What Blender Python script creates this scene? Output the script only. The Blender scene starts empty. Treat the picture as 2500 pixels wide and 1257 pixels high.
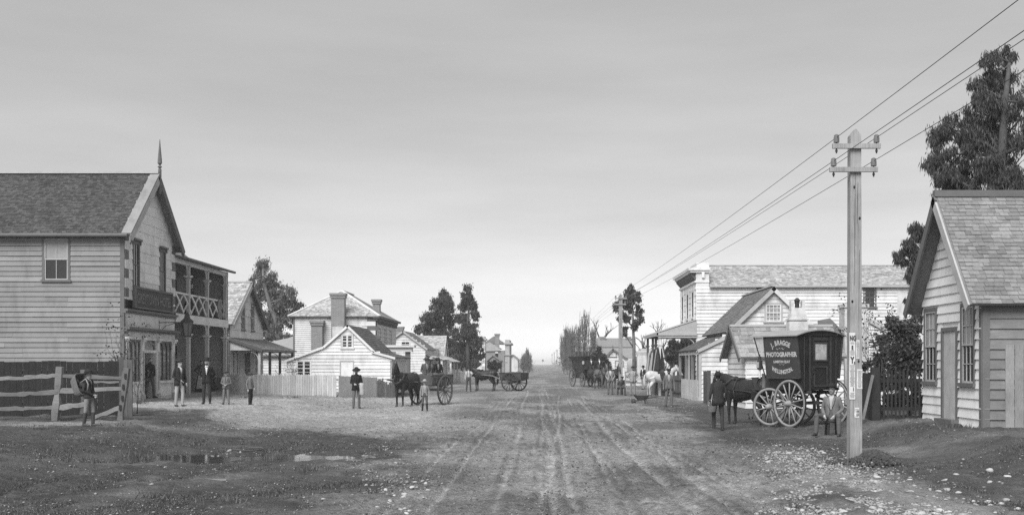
import bpy, math, random
import numpy as np
from mathutils import Vector, Matrix, Euler
HAZE = 0.0005
random.seed(7); RNG = np.random.default_rng(7)
SC = bpy.context.scene
COL = SC.collection
R = math.radians
# ------------------------------------------------------------------ camera
F, CX, HY, EYE = 2700.0, 1320.0, 888.0, 1.9      # focal length and principal point in photo pixels, eye height
cam = bpy.data.cameras.new("camera"); cam_o = bpy.data.objects.new("camera", cam); COL.objects.link(cam_o)
cam_o.location = (0, 0, EYE); cam_o.rotation_euler = (R(90), 0, 0)
cam.sensor_width = 36.0; cam.lens = 36.0*F/2500.0
cam.shift_x = -(CX-1250.0)/2500.0; cam.shift_y = (HY-628.5)/2500.0
cam.clip_start = 0.1; cam.clip_end = 9000
SC.camera = cam_o
# ------------------------------------------------------------------ sky, sun, exposure
SUN_EL, SUN_AZ = R(45), R(203)                   # azimuth clockwise from +Y: behind the camera, a little to the left
W = bpy.data.worlds.new("World"); SC.world = W; W.use_nodes = True
nt = W.node_tree; nt.nodes.clear()
def wn(t): return nt.nodes.new(t)
sky = wn("ShaderNodeTexSky"); sky.sky_type = 'NISHITA'; sky.sun_disc = False
sky.sun_elevation = SUN_EL; sky.sun_rotation = SUN_AZ; sky.dust_density = 0.3; sky.air_density = 1.0; sky.altitude = 0
bw = wn("ShaderNodeRGBToBW"); nt.links.new(sky.outputs[0], bw.inputs[0])
tc = wn("ShaderNodeTexCoord"); mp = wn("ShaderNodeMapping"); mp.inputs['Scale'].default_value = (1.3, 1.3, 8.0)
nt.links.new(tc.outputs['Generated'], mp.inputs[0])
nz = wn("ShaderNodeTexNoise"); nz.inputs['Scale'].default_value = 2.4; nz.inputs['Detail'].default_value = 8; nz.inputs['Roughness'].default_value = .55
nt.links.new(mp.outputs[0], nz.inputs['Vector'])
rg = wn("ShaderNodeMapRange"); rg.inputs['From Min'].default_value = .3; rg.inputs['From Max'].default_value = .7
rg.inputs['To Min'].default_value = 0.84; rg.inputs['To Max'].default_value = 1.16
nt.links.new(nz.outputs[0], rg.inputs['Value'])
mu = wn("ShaderNodeMath"); mu.operation = 'MULTIPLY'; nt.links.new(bw.outputs[0], mu.inputs[0]); nt.links.new(rg.outputs[0], mu.inputs[1])
# thin overcast: a veil over the clear-sky gradient, thickening evenly towards the horizon all round
spz = wn("ShaderNodeSeparateXYZ"); nt.links.new(tc.outputs['Generated'], spz.inputs[0])
def wm(op, a, b):
    m = wn("ShaderNodeMath"); m.operation = op
    for i, x in enumerate((a, b)):
        if isinstance(x, (int, float)): m.inputs[i].default_value = x
        else: nt.links.new(x, m.inputs[i])
    return m.outputs[0]
veil = wm('ADD', wm('MULTIPLY', wm('POWER', wm('SUBTRACT', 1.0, wm('ABSOLUTE', spz.outputs[2], 0)), 18.0), 3.4), 3.0)
ad = wn("ShaderNodeMath"); ad.operation = 'MULTIPLY_ADD'; ad.inputs[1].default_value = 0.6; nt.links.new(veil, ad.inputs[2])
nt.links.new(mu.outputs[0], ad.inputs[0])
bg = wn("ShaderNodeBackground"); bg.inputs["Strength"].default_value = 0.0525
nt.links.new(ad.outputs[0], bg.inputs['Color'])
ow = wn("ShaderNodeOutputWorld"); nt.links.new(bg.outputs[0], ow.inputs['Surface'])
sl = bpy.data.lights.new("sun", 'SUN'); sl.energy = 2.2; sl.angle = R(38); sl.color = (1, 1, 1)
so = bpy.data.objects.new("sun", sl); COL.objects.link(so)
sd = Vector((math.sin(SUN_AZ)*math.cos(SUN_EL), math.cos(SUN_AZ)*math.cos(SUN_EL), math.sin(SUN_EL)))
so.rotation_euler = sd.to_track_quat('Z', 'Y').to_euler()
so.location = sd*60
SC.view_settings.view_transform = 'Standard'; SC.view_settings.look = 'None'
SC.view_settings.exposure = 1.0; SC.view_settings.gamma = 1.0; SC.view_settings.use_curve_mapping = False
SC.cycles.max_bounces = 8; SC.cycles.volume_bounces = 4; SC.cycles.transparent_max_bounces = 8
SC.cycles.use_denoising = False
# ------------------------------------------------------------------ helpers
def PX(px, d): return (px-CX)*d/F
def PZ(py, d): return EYE+(HY-py)*d/F
def V(*a): return Vector(a)
def ss(a, b, x):
    t = np.clip((np.asarray(x, float)-a)/(b-a), 0, 1); return t*t*(3-2*t)
# ---- materials
MATS = {}
def _noise(nt, vec, scale, detail=4, rough=.6, stretch=None):
    if stretch:
        m = nt.nodes.new("ShaderNodeMapping"); m.inputs['Scale'].default_value = stretch
        nt.links.new(vec, m.inputs[0]); vec = m.outputs[0]
    n = nt.nodes.new("ShaderNodeTexNoise"); n.inputs['Scale'].default_value = scale
    n.inputs['Detail'].default_value = detail; n.inputs['Roughness'].default_value = rough
    nt.links.new(vec, n.inputs['Vector']); return n.outputs[0]
def _range(nt, src, a, b, c, d):
    m = nt.nodes.new("ShaderNodeMapRange")
    for k, v in zip(('From Min', 'From Max', 'To Min', 'To Max'), (a, b, c, d)): m.inputs[k].default_value = v
    nt.links.new(src, m.inputs['Value']); return m.outputs[0]
def _math(nt, op, a, b):
    m = nt.nodes.new("ShaderNodeMath"); m.operation = op
    for i, x in enumerate((a, b)):
        if isinstance(x, (int, float)): m.inputs[i].default_value = x
        else: nt.links.new(x, m.inputs[i])
    return m.outputs[0]
def M(name, v, rough=.8, var=.18, scale=3.0, stretch=None, fine=.12, fscale=30.0, fstretch=None, objvar=.08, island=0, bump=.15, spec=.3,
      stain=0, stain_scale=1.0, dirt=None, metal=0):
    """weathered grey surface: broad and fine variation, per-piece variation, optional stains"""
    if name in MATS: return MATS[name]
    m = bpy.data.materials.new(name); m.use_nodes = True; t = m.node_tree
    b = t.nodes['Principled BSDF']; g = t.nodes.new("ShaderNodeNewGeometry"); P = g.outputs['Position']
    f = _range(t, _noise(t, P, scale, 4, .6, stretch), .25, .75, 1-var, 1+var)
    h = _noise(t, P, fscale, 3, .6, fstretch or stretch)
    f = _math(t, 'MULTIPLY', f, _range(t, h, .25, .75, 1-fine, 1+fine))
    if objvar:
        oi = t.nodes.new("ShaderNodeObjectInfo")
        f = _math(t, 'MULTIPLY', f, _range(t, oi.outputs['Random'], 0, 1, 1-objvar, 1+objvar))
    if island: f = _math(t, 'MULTIPLY', f, _range(t, g.outputs['Random Per Island'], 0, 1, 1-island, 1+island))
    if stain:
        s = _noise(t, P, stain_scale, 6, .65, (1.5, 1.5, .5))
        f = _math(t, 'MULTIPLY', f, _range(t, s, .48, .70, 1, 1-stain))
    f = _math(t, 'MULTIPLY', f, v)
    cb = t.nodes.new("ShaderNodeCombineColor")
    for i in range(3): t.links.new(f, cb.inputs[i])
    t.links.new(cb.outputs[0], b.inputs['Base Color'])
    b.inputs['Roughness'].default_value = rough; b.inputs['Specular IOR Level'].default_value = spec; b.inputs['Metallic'].default_value = metal
    if bump:
        bp = t.nodes.new("ShaderNodeBump"); bp.inputs['Strength'].default_value = bump; bp.inputs['Distance'].default_value = .02
        t.links.new(h, bp.inputs['Height']); t.links.new(bp.outputs[0], b.inputs['Normal'])
    MATS[name] = m; return m
def cloth(v): return M("cloth_%03d" % round(v*1000), v, rough=.9, var=.15, scale=9, fine=.12, fscale=45, objvar=.03, bump=.4, spec=.15)
def glass(name="window_glass", v=.02, rough=.06):
    if name in MATS: return MATS[name]
    m = M(name, v, rough=rough, var=.3, scale=1.5, fine=.05, bump=.02, spec=.6, objvar=.25); return m
# ---- mesh collection
class MB:
    def __init__(s): s.v = []; s.f = []; s.m = []
    def add(s, vs, fs, mi=0):
        o = len(s.v); s.v += [tuple(p) for p in vs]; s.f += [tuple(i+o for i in f) for f in fs]; s.m += [mi]*len(fs); return s
    def box(s, x0, x1, y0, y1, z0, z1, mi=0):
        vs = [(x, y, z) for x in (x0, x1) for y in (y0, y1) for z in (z0, z1)]
        return s.add(vs, [(0, 1, 3, 2), (4, 6, 7, 5), (0, 4, 5, 1), (2, 3, 7, 6), (0, 2, 6, 4), (1, 5, 7, 3)], mi)
    def obox(s, c, a, b, k, mi=0):       # centre and three half-vectors
        c, a, b, k = map(Vector, (c, a, b, k))
        vs = [c+a*i+b*j+k*l for i in (-1, 1) for j in (-1, 1) for l in (-1, 1)]
        return s.add(vs, [(0, 1, 3, 2), (4, 6, 7, 5), (0, 4, 5, 1), (2, 3, 7, 6), (0, 2, 6, 4), (1, 5, 7, 3)], mi)
    def bar(s, p, q, w, h, up=(0, 0, 1), mi=0):
        p, q, up = map(Vector, (p, q, up)); d = q-p; a = d.normalized()
        x = a.cross(up)
        if x.length < 1e-4: x = a.cross(V(1, 0, 0))
        x.normalize(); y = x.cross(a)
        return s.obox((p+q)/2, d/2, x*w/2, y*h/2, mi)
    def rings(s, rs, cap=True, closed=False, mi=0):
        n = len(rs[0]); o = len(s.v); fs = []
        for r in rs: s.v += [tuple(p) for p in r]
        k = len(rs)
        for i in range(k if closed else k-1):
            a, b = i*n, ((i+1) % k)*n
            for j in range(n): fs.append((o+a+j, o+a+(j+1) % n, o+b+(j+1) % n, o+b+j))
        if cap and not closed: fs += [tuple(o+j for j in reversed(range(n))), tuple(o+(k-1)*n+j for j in range(n))]
        s.f += fs; s.m += [mi]*len(fs); return s
    def tube(s, pts, rad, n=8, cap=True, mi=0, flat=1.0):
        pts = [Vector(p) for p in pts]
        if isinstance(rad, (int, float)): rad = [rad]*len(pts)
        rs = []; prev = None
        for i, p in enumerate(pts):
            d = (pts[min(i+1, len(pts)-1)]-pts[max(i-1, 0)]).normalized()
            x = (prev if prev else (V(1, 0, 0) if abs(d.x) < .8 else V(0, 1, 0)))
            x = (x-d*x.dot(d)).normalized(); prev = x; y = d.cross(x)
            rs.append([p+(x*math.cos(t)+y*math.sin(t)*flat)*rad[i] for t in [2*math.pi*j/n for j in range(n)]])
        return s.rings(rs, cap, mi=mi)
    def lathe(s, prof, c=(0, 0, 0), n=16, sx=1, sy=1, mat=None, mi=0):
        c = Vector(c); rs = []
        for r, z in prof:
            ring = [V(r*sx*math.cos(2*math.pi*j/n), r*sy*math.sin(2*math.pi*j/n), z) for j in range(n)]
            rs.append([c+(mat @ p if mat else p) for p in ring])
        return s.rings(rs, mi=mi)
    def ball(s, c, rx, ry=None, rz=None, n=10, k=6, mat=None, mi=0):
        ry = ry or rx; rz = rz or rx; c = Vector(c); rs = []
        for i in range(k+1):
            a = -math.pi/2+math.pi*(i+.04)/(k+.08); cr = math.cos(a)
            ring = [V(rx*cr*math.cos(2*math.pi*j/n), ry*cr*math.sin(2*math.pi*j/n), rz*math.sin(a)) for j in range(n)]
            rs.append([c+(mat @ p if mat else p) for p in ring])
        return s.rings(rs, mi=mi)
    def prism(s, poly, vec, mi=0):
        vec = Vector(vec); n = len(poly); a = [Vector(p) for p in poly]
        vs = a+[p+vec for p in a]
        return s.add(vs, [tuple(reversed(range(n))), tuple(range(n, 2*n))]+[(i, (i+1) % n, n+(i+1) % n, n+i) for i in range(n)], mi)
    def mesh(s, name, mats, smooth=False):
        me = bpy.data.meshes.new(name); me.from_pydata(s.v, [], s.f)
        mats = mats if isinstance(mats, (list, tuple)) else [mats]
        for m in mats: me.materials.append(m)
        if len(mats) > 1: me.polygons.foreach_set('material_index', s.m)
        if smooth: me.polygons.foreach_set('use_smooth', [True]*len(me.polygons))
        me.update(); return me
    def build(s, name, mats, parent=None, smooth=False, kind=None, label=None):
        return link(name, s.mesh(name, mats, smooth), parent, kind=kind, label=label)
def link(name, me, parent=None, mat=None, kind=None, label=None):
    o = bpy.data.objects.new(name, me); COL.objects.link(o)
    if parent is not None:
        o.parent = parent
        if parent.type == 'EMPTY': o.matrix_parent_inverse = Matrix.Translation(-parent.location)
    if mat is not None: o.matrix_basis = mat
    if kind: o['kind'] = kind
    if label: o['label'] = label
    return o
def np_mesh(name, verts, faces, mats, smooth=False):
    """faces: (n,k) int array, all the same size"""
    me = bpy.data.meshes.new(name); nv, (nf, k) = len(verts), faces.shape
    me.vertices.add(nv); me.vertices.foreach_set('co', np.ascontiguousarray(verts, np.float32).ravel())
    me.loops.add(nf*k); me.loops.foreach_set('vertex_index', np.ascontiguousarray(faces, np.int32).ravel())
    me.polygons.add(nf); me.polygons.foreach_set('loop_start', np.arange(0, nf*k, k, dtype=np.int32))
    me.polygons.foreach_set('loop_total', np.full(nf, k, np.int32))
    if smooth: me.polygons.foreach_set('use_smooth', np.ones(nf, bool))
    for m in (mats if isinstance(mats, (list, tuple)) else [mats]): me.materials.append(m)
    me.update(calc_edges=True); me.validate(); return me
def thing(name, label, cat, loc=(0, 0, 0), rz=0, group=None):
    o = bpy.data.objects.new(name, None); COL.objects.link(o); o.empty_display_size = .2
    o.location = loc; o.rotation_euler = (0, 0, rz); return tag(o, label, cat, group)
def tag(o, label, cat, group=None):
    o['label'] = label; o['category'] = cat
    if group: o['group'] = group
    return o
def place(o, x, y, z=None, rz=0):
    o.location = (x, y, hz(x, y) if z is None else z); o.rotation_euler = (0, 0, rz); return o
def copy_tree(o, parent=None):
    c = o.copy(); COL.objects.link(c); c.parent = parent
    for ch in list(o.children): copy_tree(ch, c)
    return c
# ------------------------------------------------------------------ ground
def vnoise(x, y, s, seed):
    x = np.asarray(x, float)/s; y = np.asarray(y, float)/s
    xi = np.floor(x).astype(np.int64); yi = np.floor(y).astype(np.int64); fx = x-xi; fy = y-yi
    fx = fx*fx*(3-2*fx); fy = fy*fy*(3-2*fy)
    def hsh(a, b):
        h = (a*374761393+b*668265263+seed*1442695041) & 0xffffffff
        h = ((h ^ (h >> 13))*1274126177) & 0xffffffff
        return ((h ^ (h >> 16)) & 0xffff)/65535.0
    a = hsh(xi, yi); b = hsh(xi+1, yi); c = hsh(xi, yi+1); d = hsh(xi+1, yi+1)
    return (a*(1-fx)+b*fx)*(1-fy)+(c*(1-fx)+d*fx)*fy
def fbm(x, y, s, seed, o=4):
    v = 0; a = .5; t = 0
    for i in range(o): v = v+a*vnoise(x, y, s/2**i, seed+i*17); t += a; a *= .5
    return v/t
def base_h(x, y):
    """broad relief of the place: verges a little above the road"""
    x = np.asarray(x, float); y = np.asarray(y, float)
    h = .30*ss(-7.8, -11.2, x)
    h = h+.40*ss(7.3, 9.6, x)*(1-ss(31.2, 34.0, y))
    h = h-.10*np.exp(-((x-5.6)/1.1)**2)*ss(27, 31, y)*(1-ss(44, 56, y))
    h = h-.088*np.exp(-((y-22.6-.10*(x+6))/1.0)**2)*ss(-10.2, -8.2, x)*(1-ss(-4.2, -2.4, x))     # puddle hollow
    h = h+.17*np.exp(-(((x-6.38)/.36)**2+((y-21.15)/.32)**2))                                   # earth at the pole foot
    return h
def hz(x, y): return float(base_h(x, y))
def grass_m(x, y):
    x = np.asarray(x, float); y = np.asarray(y, float)
    n = fbm(x, y, 2.2, 3)-.5; n2 = fbm(x, y, .55, 9)-.5
    bl = np.where(y < 26, -2.5, -2.5-4.8*ss(25, 34, y))
    gl = ss(-1.4, 1.6, bl-x+n*4.0+n2*2.0)*(1.0+.6*n2)*(.72+.28*ss(.36, .56, fbm(x, y*.7, 1.5, 23)))*(1-ss(31.2, 34.2, y+n*4-ss(-9.5, -11.5, x)*6))
    gl = gl*(1-.85*np.exp(-((y-29.6-.12*(x+10))/1.1)**2)*ss(-7, -8.5, x))            # trodden gravel by the fence end
    br = 3.1+1.5*ss(14, 22, y)
    gr = ss(-1.0, 1.5, x-br+n*3.2+n2*1.8)*(.85+.4*n2)*(1-.55*ss(46, 60, y))
    gr = gr*(1-.8*np.exp(-((y-28.8-.15*(x-8))/1.0)**2)*ss(6.0, 7.2, x))              # bare path before van and cottage
    gr = gr*(1-.55*np.exp(-((y-23.5)/1.6)**2)*ss(6.6, 7.6, x))
    gr = gr*(1-.7*np.exp(-((x-5.15+.02*(y-20))/.75)**2)*(1-ss(23.5, 25.5, y)))
    far = .75*ss(64, 74, y)*(1-ss(110, 160, y))*ss(.1, .22, fbm(x, y*.35, 5, 41)-.40)*ss(-2.2, -3.2, x)
    side = .7*ss(34, 40, y)*ss(16, 20, np.abs(x))
    return np.clip(np.maximum(np.maximum(gl, gr), np.maximum(far, side)), 0, 1)
def road_in(x, y):
    n = (fbm(x, y, 3.0, 3)-.5)*1.6
    lo = -2.6-2.5*ss(26, 40, y); hi = 3.1+1.5*ss(14, 22, y)
    return (x > lo+n) & (x < hi+n)
def make_ground():
    ys = [7.0]
    while ys[-1] < 60: ys.append(ys[-1]+(.075 if ys[-1] < 30 else .14))
    while ys[-1] < 4200: ys.append(ys[-1]*1.035)
    ys = np.array([-60, -20, -5, 2]+ys)
    xr = [0.0]
    while xr[-1] < 15: xr.append(xr[-1]+(.05 if xr[-1] < 4.5 else .09))
    while xr[-1] < 2600: xr.append(xr[-1]+max(.1, (xr[-1]-14)*.16))
    xr = np.array(xr); xs = np.concatenate([-xr[:0:-1], xr])
    Xg, Yg = np.meshgrid(xs, ys); x = Xg.ravel(); y = Yg.ravel()
    g = grass_m(x, y); near = 1-ss(50, 120, y)
    h = base_h(x, y)
    # wheel ruts wander along the road
    rut = np.zeros_like(x); berm = np.zeros_like(x)
    RT = [(.15, .5, .11), (.42, .7, .07), (1.95, .6, .12), (2.35, .9, .07), (-.75, .6, .08), (2.75, 1.0, .07), (-1.5, .9, .07), (.4, 1.3, .06), (1.0, 1.6, .06), (.0, .6, .06), (1.3, 1.2, .06), (2.5, .9, .06), (-2.0, .8, .06)]
    for i, (c, a, w) in enumerate(RT):
        cx = c+a*.5*(fbm(x*0+i*7.3, y, 26.0, 60+i, 3)-.5)*2+(.015*(y-20) if i in (7, 8) else 0)*(1 if i == 7 else -1)
        rut = np.maximum(rut, np.exp(-((x-cx)/(w*.62))**2)*(.15+.85*ss(.3, .75, vnoise(x*0+i*3.1, y, 8.0, 80+i)))*(.55+.45*vnoise(x*0+i*2.1, y, .6, 280+i)))
        trod_ = np.exp(-((np.abs(x-cx)-w*1.5)/(w*.7))**2); berm = np.maximum(berm, trod_*ss(.35, .75, vnoise(x*0+i*5.1, y, 2.0, 180+i)))
    berm *= (1-ss(40, 80, y))
    rut *= (1-ss(60, 140, y))
    rough = (fbm(x, y, .5, 21, 3)-.5)*.075+(vnoise(x, y, .17, 31)-.5)*.035
    clod = np.clip(vnoise(x, y, .12, 51)-.62, 0, 1)*.09*(1-g)
    h = h+near*((rough*1.8+clod*2.0)*(.7+.4*g)+(fbm(x, y, 2.5, 11, 2)-.5)*.07-rut*.05*(1-g)+berm*.03*(1-g))
    V3 = np.stack([x, y, h], 1)
    nx, ny = len(xs), len(ys)
    i = np.arange(ny-1)[:, None]*nx+np.arange(nx-1)[None, :]; i = i.ravel()
    faces = np.stack([i, i+1, i+1+nx, i+nx], 1)
    fc = V3[faces].mean(1); inroad = road_in(fc[:, 0], fc[:, 1])
    light = np.clip(.10+ss(.38, .66, fbm(x*1.3, y*.6, 2.2, 71))*.45+.22*(fbm(x, y, .45, 75)-.5)+rut*.58-berm*.30+.6*ss(-2.5, -4.5, x)*ss(30, 36, y)*(1-ss(62, 70, y)), 0, 1)
    m = ground_mat()
    for nm, sel in (("road", inroad), ("ground", ~inroad)):
        fs = faces[sel]; used = np.unique(fs); remap = np.full(len(V3), -1); remap[used] = np.arange(len(used))
        me = np_mesh(nm, V3[used], remap[fs], m, smooth=True)
        for an, arr in (("grass", g), ("pale", light), ("rut", rut)):
            at = me.attributes.new(an, 'FLOAT', 'POINT'); at.data.foreach_set('value', arr[used].astype(np.float32))
        o = link(nm, me, kind="structure")
def ground_mat():
    m = bpy.data.materials.new("dirt_and_turf"); m.use_nodes = True; t = m.node_tree; b = t.nodes['Principled BSDF']
    g = t.nodes.new("ShaderNodeNewGeometry"); P = g.outputs['Position']
    def att(n):
        a = t.nodes.new("ShaderNodeAttribute"); a.attribute_name = n; return a.outputs['Fac']
    n1 = _noise(t, P, 1.1, 5, .65); n2 = _noise(t, P, 7.0, 5, .7); n3 = _noise(t, P, 34.0, 3, .65)
    vo = t.nodes.new("ShaderNodeTexVoronoi"); vo.inputs['Scale'].default_value = 11; t.links.new(P, vo.inputs['Vector'])
    dirt = _math(t, 'MULTIPLY', _range(t, n1, .3, .7, .86, 1.12), _range(t, n2, .3, .7, .60, 1.32))
    dirt = _math(t, 'MULTIPLY', dirt, _range(t, n3, .3, .7, .62, 1.32))
    dirt = _math(t, 'MULTIPLY', dirt, _range(t, att('pale'), 0, 1, .145, .42))
    # dark damp clods scattered over the gravel
    cl = _range(t, _noise(t, P, 5.5, 6, .8), .54, .66, 1, .42); dirt = _math(t, 'MULTIPLY', dirt, cl)
    turf = _math(t, 'MULTIPLY', _range(t, n2, .3, .7, .55, 1.5), _range(t, n3, .3, .7, .5, 1.6))
    turf = _math(t, 'MULTIPLY', turf, _range(t, n1, .3, .7, .05, .095))
    mix = t.nodes.new("ShaderNodeMix"); mix.data_type = 'FLOAT'
    gf = _range(t, _math(t, 'ADD', _math(t, 'ADD', att('grass'), _range(t, n2, .2, .8, -.55, .45)), _range(t, n3, .2, .8, -.35, .3)), .25, .75, 0, 1)
    t.links.new(gf, mix.inputs[0]); t.links.new(dirt, mix.inputs[2]); t.links.new(turf, mix.inputs[3])
    cb = t.nodes.new("ShaderNodeCombineColor")
    for i in range(3): t.links.new(mix.outputs[0], cb.inputs[i])
    t.links.new(cb.outputs[0], b.inputs['Base Color']); b.inputs['Roughness'].default_value = .95; b.inputs['Specular IOR Level'].default_value = .15
    bp = t.nodes.new("ShaderNodeBump"); bp.inputs['Strength'].default_value = 1.0; bp.inputs['Distance'].default_value = .07
    t.links.new(_math(t, 'ADD', n2, _math(t, 'MULTIPLY', n3, .5)), bp.inputs['Height']); t.links.new(bp.outputs[0], b.inputs['Normal'])
    return m
make_ground()
# ------------------------------------------------------------------ building kit
WHITE = M("white_paint", .70, var=.10, scale=1.2, fine=.07, fscale=22, fstretch=(.3, .3, 3), objvar=.10, bump=.15, stain=.24, stain_scale=1.6)
CREAM = M("pale_paint", .64, var=.10, scale=1.2, fine=.07, fscale=20, fstretch=(.3, .3, 3), objvar=.10, bump=.15, stain=.24, stain_scale=1.4)
GREYP = M("grey_paint", .25, var=.12, scale=.8, fine=.07, fscale=20, fstretch=(.3, .3, 3), objvar=.12, bump=.15, stain=.30, stain_scale=.9)
TRIM = M("trim_paint", .14, var=.15, scale=2, fine=.12, fscale=25, objvar=.08, bump=.1)
TRIML = M("pale_trim_paint", .42, var=.12, scale=2, fine=.1, fscale=25, objvar=.06, bump=.1)
DARKW = M("dark_stained_wood", .026, var=.3, scale=2, fine=.25, fscale=16, fstretch=(6, 6, .5), objvar=.25, bump=.25)
OLDW = M("weathered_wood", .26, var=.25, scale=2, fine=.28, fscale=16, fstretch=(6, 6, .4), objvar=.22, bump=.35)
OLDWH = M("weathered_rail_wood", .17, var=.25, scale=2, fine=.3, fscale=16, fstretch=(.5, 5, 6), objvar=.2, bump=.5)
PALING = M("whitewashed_paling", .55, var=.15, scale=2, fine=.14, fscale=16, fstretch=(6, 6, .4), objvar=.14, bump=.2, stain=.2, stain_scale=2.5)
SHING = M("wood_shingle", .20, var=.2, scale=1.2, fine=.2, fscale=18, objvar=.22, island=.30, bump=.25)
SHINGD = M("dark_wood_shingle", .13, var=.25, scale=1.2, fine=.25, fscale=18, objvar=.2, island=.35, bump=.3)
SHINGH = M('hotel_shingle', .07, var=.25, scale=.8, fine=.2, fscale=18, objvar=.0, island=.4, bump=.25)
SHINGL = M("pale_wood_shingle", .34, var=.2, scale=1.2, fine=.2, fscale=14, objvar=.25, island=.35, bump=.25)
POSTG = M('grey_post_paint', .50, var=.15, scale=2, fine=.1)
SOFFIT = M("soffit_board", .16, var=.15, scale=2, fine=.1)
BRICK = None
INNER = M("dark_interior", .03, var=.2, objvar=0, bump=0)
GLASS = glass()
CURTAIN = M("window_blind", .30, var=.15, scale=4, fine=.1, fscale=12, fstretch=(8, 8, .3), rough=.5, bump=.05)
PLASTER = M("limewash", .60, var=.15, scale=2.5, fine=.12, fscale=20, stain=.25, stain_scale=3)
IRON = M("dark_iron", .03, rough=.5, var=.2, fine=.1, objvar=.1, spec=.4)
def brick_mat():
    m = bpy.data.materials.new("brickwork"); m.use_nodes = True; t = m.node_tree; b = t.nodes['Principled BSDF']
    tcn = t.nodes.new("ShaderNodeNewGeometry"); sp = t.nodes.new("ShaderNodeSeparateXYZ"); t.links.new(tcn.outputs['Position'], sp.inputs[0])
    cb = t.nodes.new("ShaderNodeCombineXYZ"); t.links.new(_math(t, 'ADD', sp.outputs[0], sp.outputs[1]), cb.inputs[0]); t.links.new(sp.outputs[2], cb.inputs[1])
    br = t.nodes.new("ShaderNodeTexBrick"); t.links.new(cb.outputs[0], br.inputs['Vector']); br.inputs['Scale'].default_value = 1
    br.inputs['Brick Width'].default_value = .24; br.inputs['Row Height'].default_value = .08; br.inputs['Mortar Size'].default_value = .012
    br.inputs['Color1'].default_value = (.15,)*3+(1,); br.inputs['Color2'].default_value = (.22,)*3+(1,); br.inputs['Mortar'].default_value = (.33,)*3+(1,)
    t.links.new(br.outputs[0], b.inputs['Base Color']); b.inputs['Roughness'].default_value = .9
    return m
BRICK = brick_mat()
def unit_box(name, prof, mat):
    """unit board along x, profile in (y outward, z)"""
    mb = MB(); mb.prism([(0, y, z) for y, z in prof], (1, 0, 0)); return mb.mesh(name, mat)
_UB = {}
def board_mesh(mat):
    if mat.name not in _UB: _UB[mat.name] = unit_box("board", [(0, 0), (.046, 0), (.010, 1.0), (0, 1.0)], mat)
    return _UB[mat.name]
class Plane:
    """a vertical wall plane: origin, horizontal direction u, outward normal n"""
    def __init__(s, x, y, u, n): s.o = V(x, y, 0); s.u = V(u[0], u[1], 0); s.n = V(n[0], n[1], 0)
    def p(s, u, z, o=0): return s.o+s.u*u+s.n*o+V(0, 0, z)
    def slab(s, mb, u0, u1, z0, z1, o0, o1, mi=0):
        mb.obox(s.p((u0+u1)/2, (z0+z1)/2, (o0+o1)/2), s.u*(u1-u0)/2, s.n*(o1-o0)/2, V(0, 0, (z1-z0)/2), mi); return mb
def extents(poly, z):
    xs = []
    for i in range(len(poly)):
        (a, za), (b, zb) = poly[i], poly[(i+1) % len(poly)]
        if (za-z)*(zb-z) < 0: xs.append(a+(b-a)*(z-za)/(zb-za))
    return (min(xs), max(xs)) if len(xs) >= 2 else None
def wall(parent, P, poly, mat, step=.2, holes=(), joined=False, name='wall', z0=None, core=None, backing=None, thick=.12):
    """weatherboarded wall: a core slab with one board object per course (cut at openings)"""
    zs = [z for _, z in poly]; z0 = min(zs) if z0 is None else z0; z1 = max(zs)
    mb = MB(); mb.prism([P.p(u, z, -.002) for u, z in poly], -P.n*thick)
    w = mb.build(name, backing or mat, parent)
    jb = MB(); z = z0
    while z < z1-.03:
        e = extents(poly, min(z+step*.5, z1-.02))
        if e:
            segs = [e]
            for (a, b, c, d) in holes:
                if min(d, z+step)-max(c, z) > step*.35:
                    ns = []
                    for s in segs:
                        if b <= s[0] or a >= s[1]: ns.append(s); continue
                        if a > s[0]: ns.append((s[0], a))
                        if b < s[1]: ns.append((b, s[1]))
                    segs = ns
            cut = []
            for s in segs:          # boards come in limited lengths: butt joints
                q = s[0]
                while s[1]-q > 5.2: k = q+random.uniform(2.6, 4.6); cut.append((q, k-.004)); q = k
                cut.append((q, s[1]))
            for s in cut:
                L = s[1]-s[0]
                if L < .04: continue
                if joined: 
                    hh = min(step*1.05, z1-z)
                    a, b = P.p(s[0], z), P.p(s[1], z)
                    pr = [a, a+P.n*.045, a+P.n*.01+V(0, 0, hh), a+V(0, 0, hh)]
                    jb.prism(pr, b-a)
                else:
                    m = Matrix.Identity(4); j = random.uniform(-.006, .006)
                    m.col[0][:3] = P.u*L+V(0, 0, random.uniform(-.010, .010)); m.col[1][:3] = P.n*random.uniform(.85, 1.25); m.col[2][:3] = V(0, 0, min(step*1.05, z1-z))
                    m.col[3][:3] = P.p(s[0], z+j)
                    link('board', board_mesh(mat), w, m)
        z += step
    if joined: jb.build('weatherboards', mat, w, kind='stuff')
    return w
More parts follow.
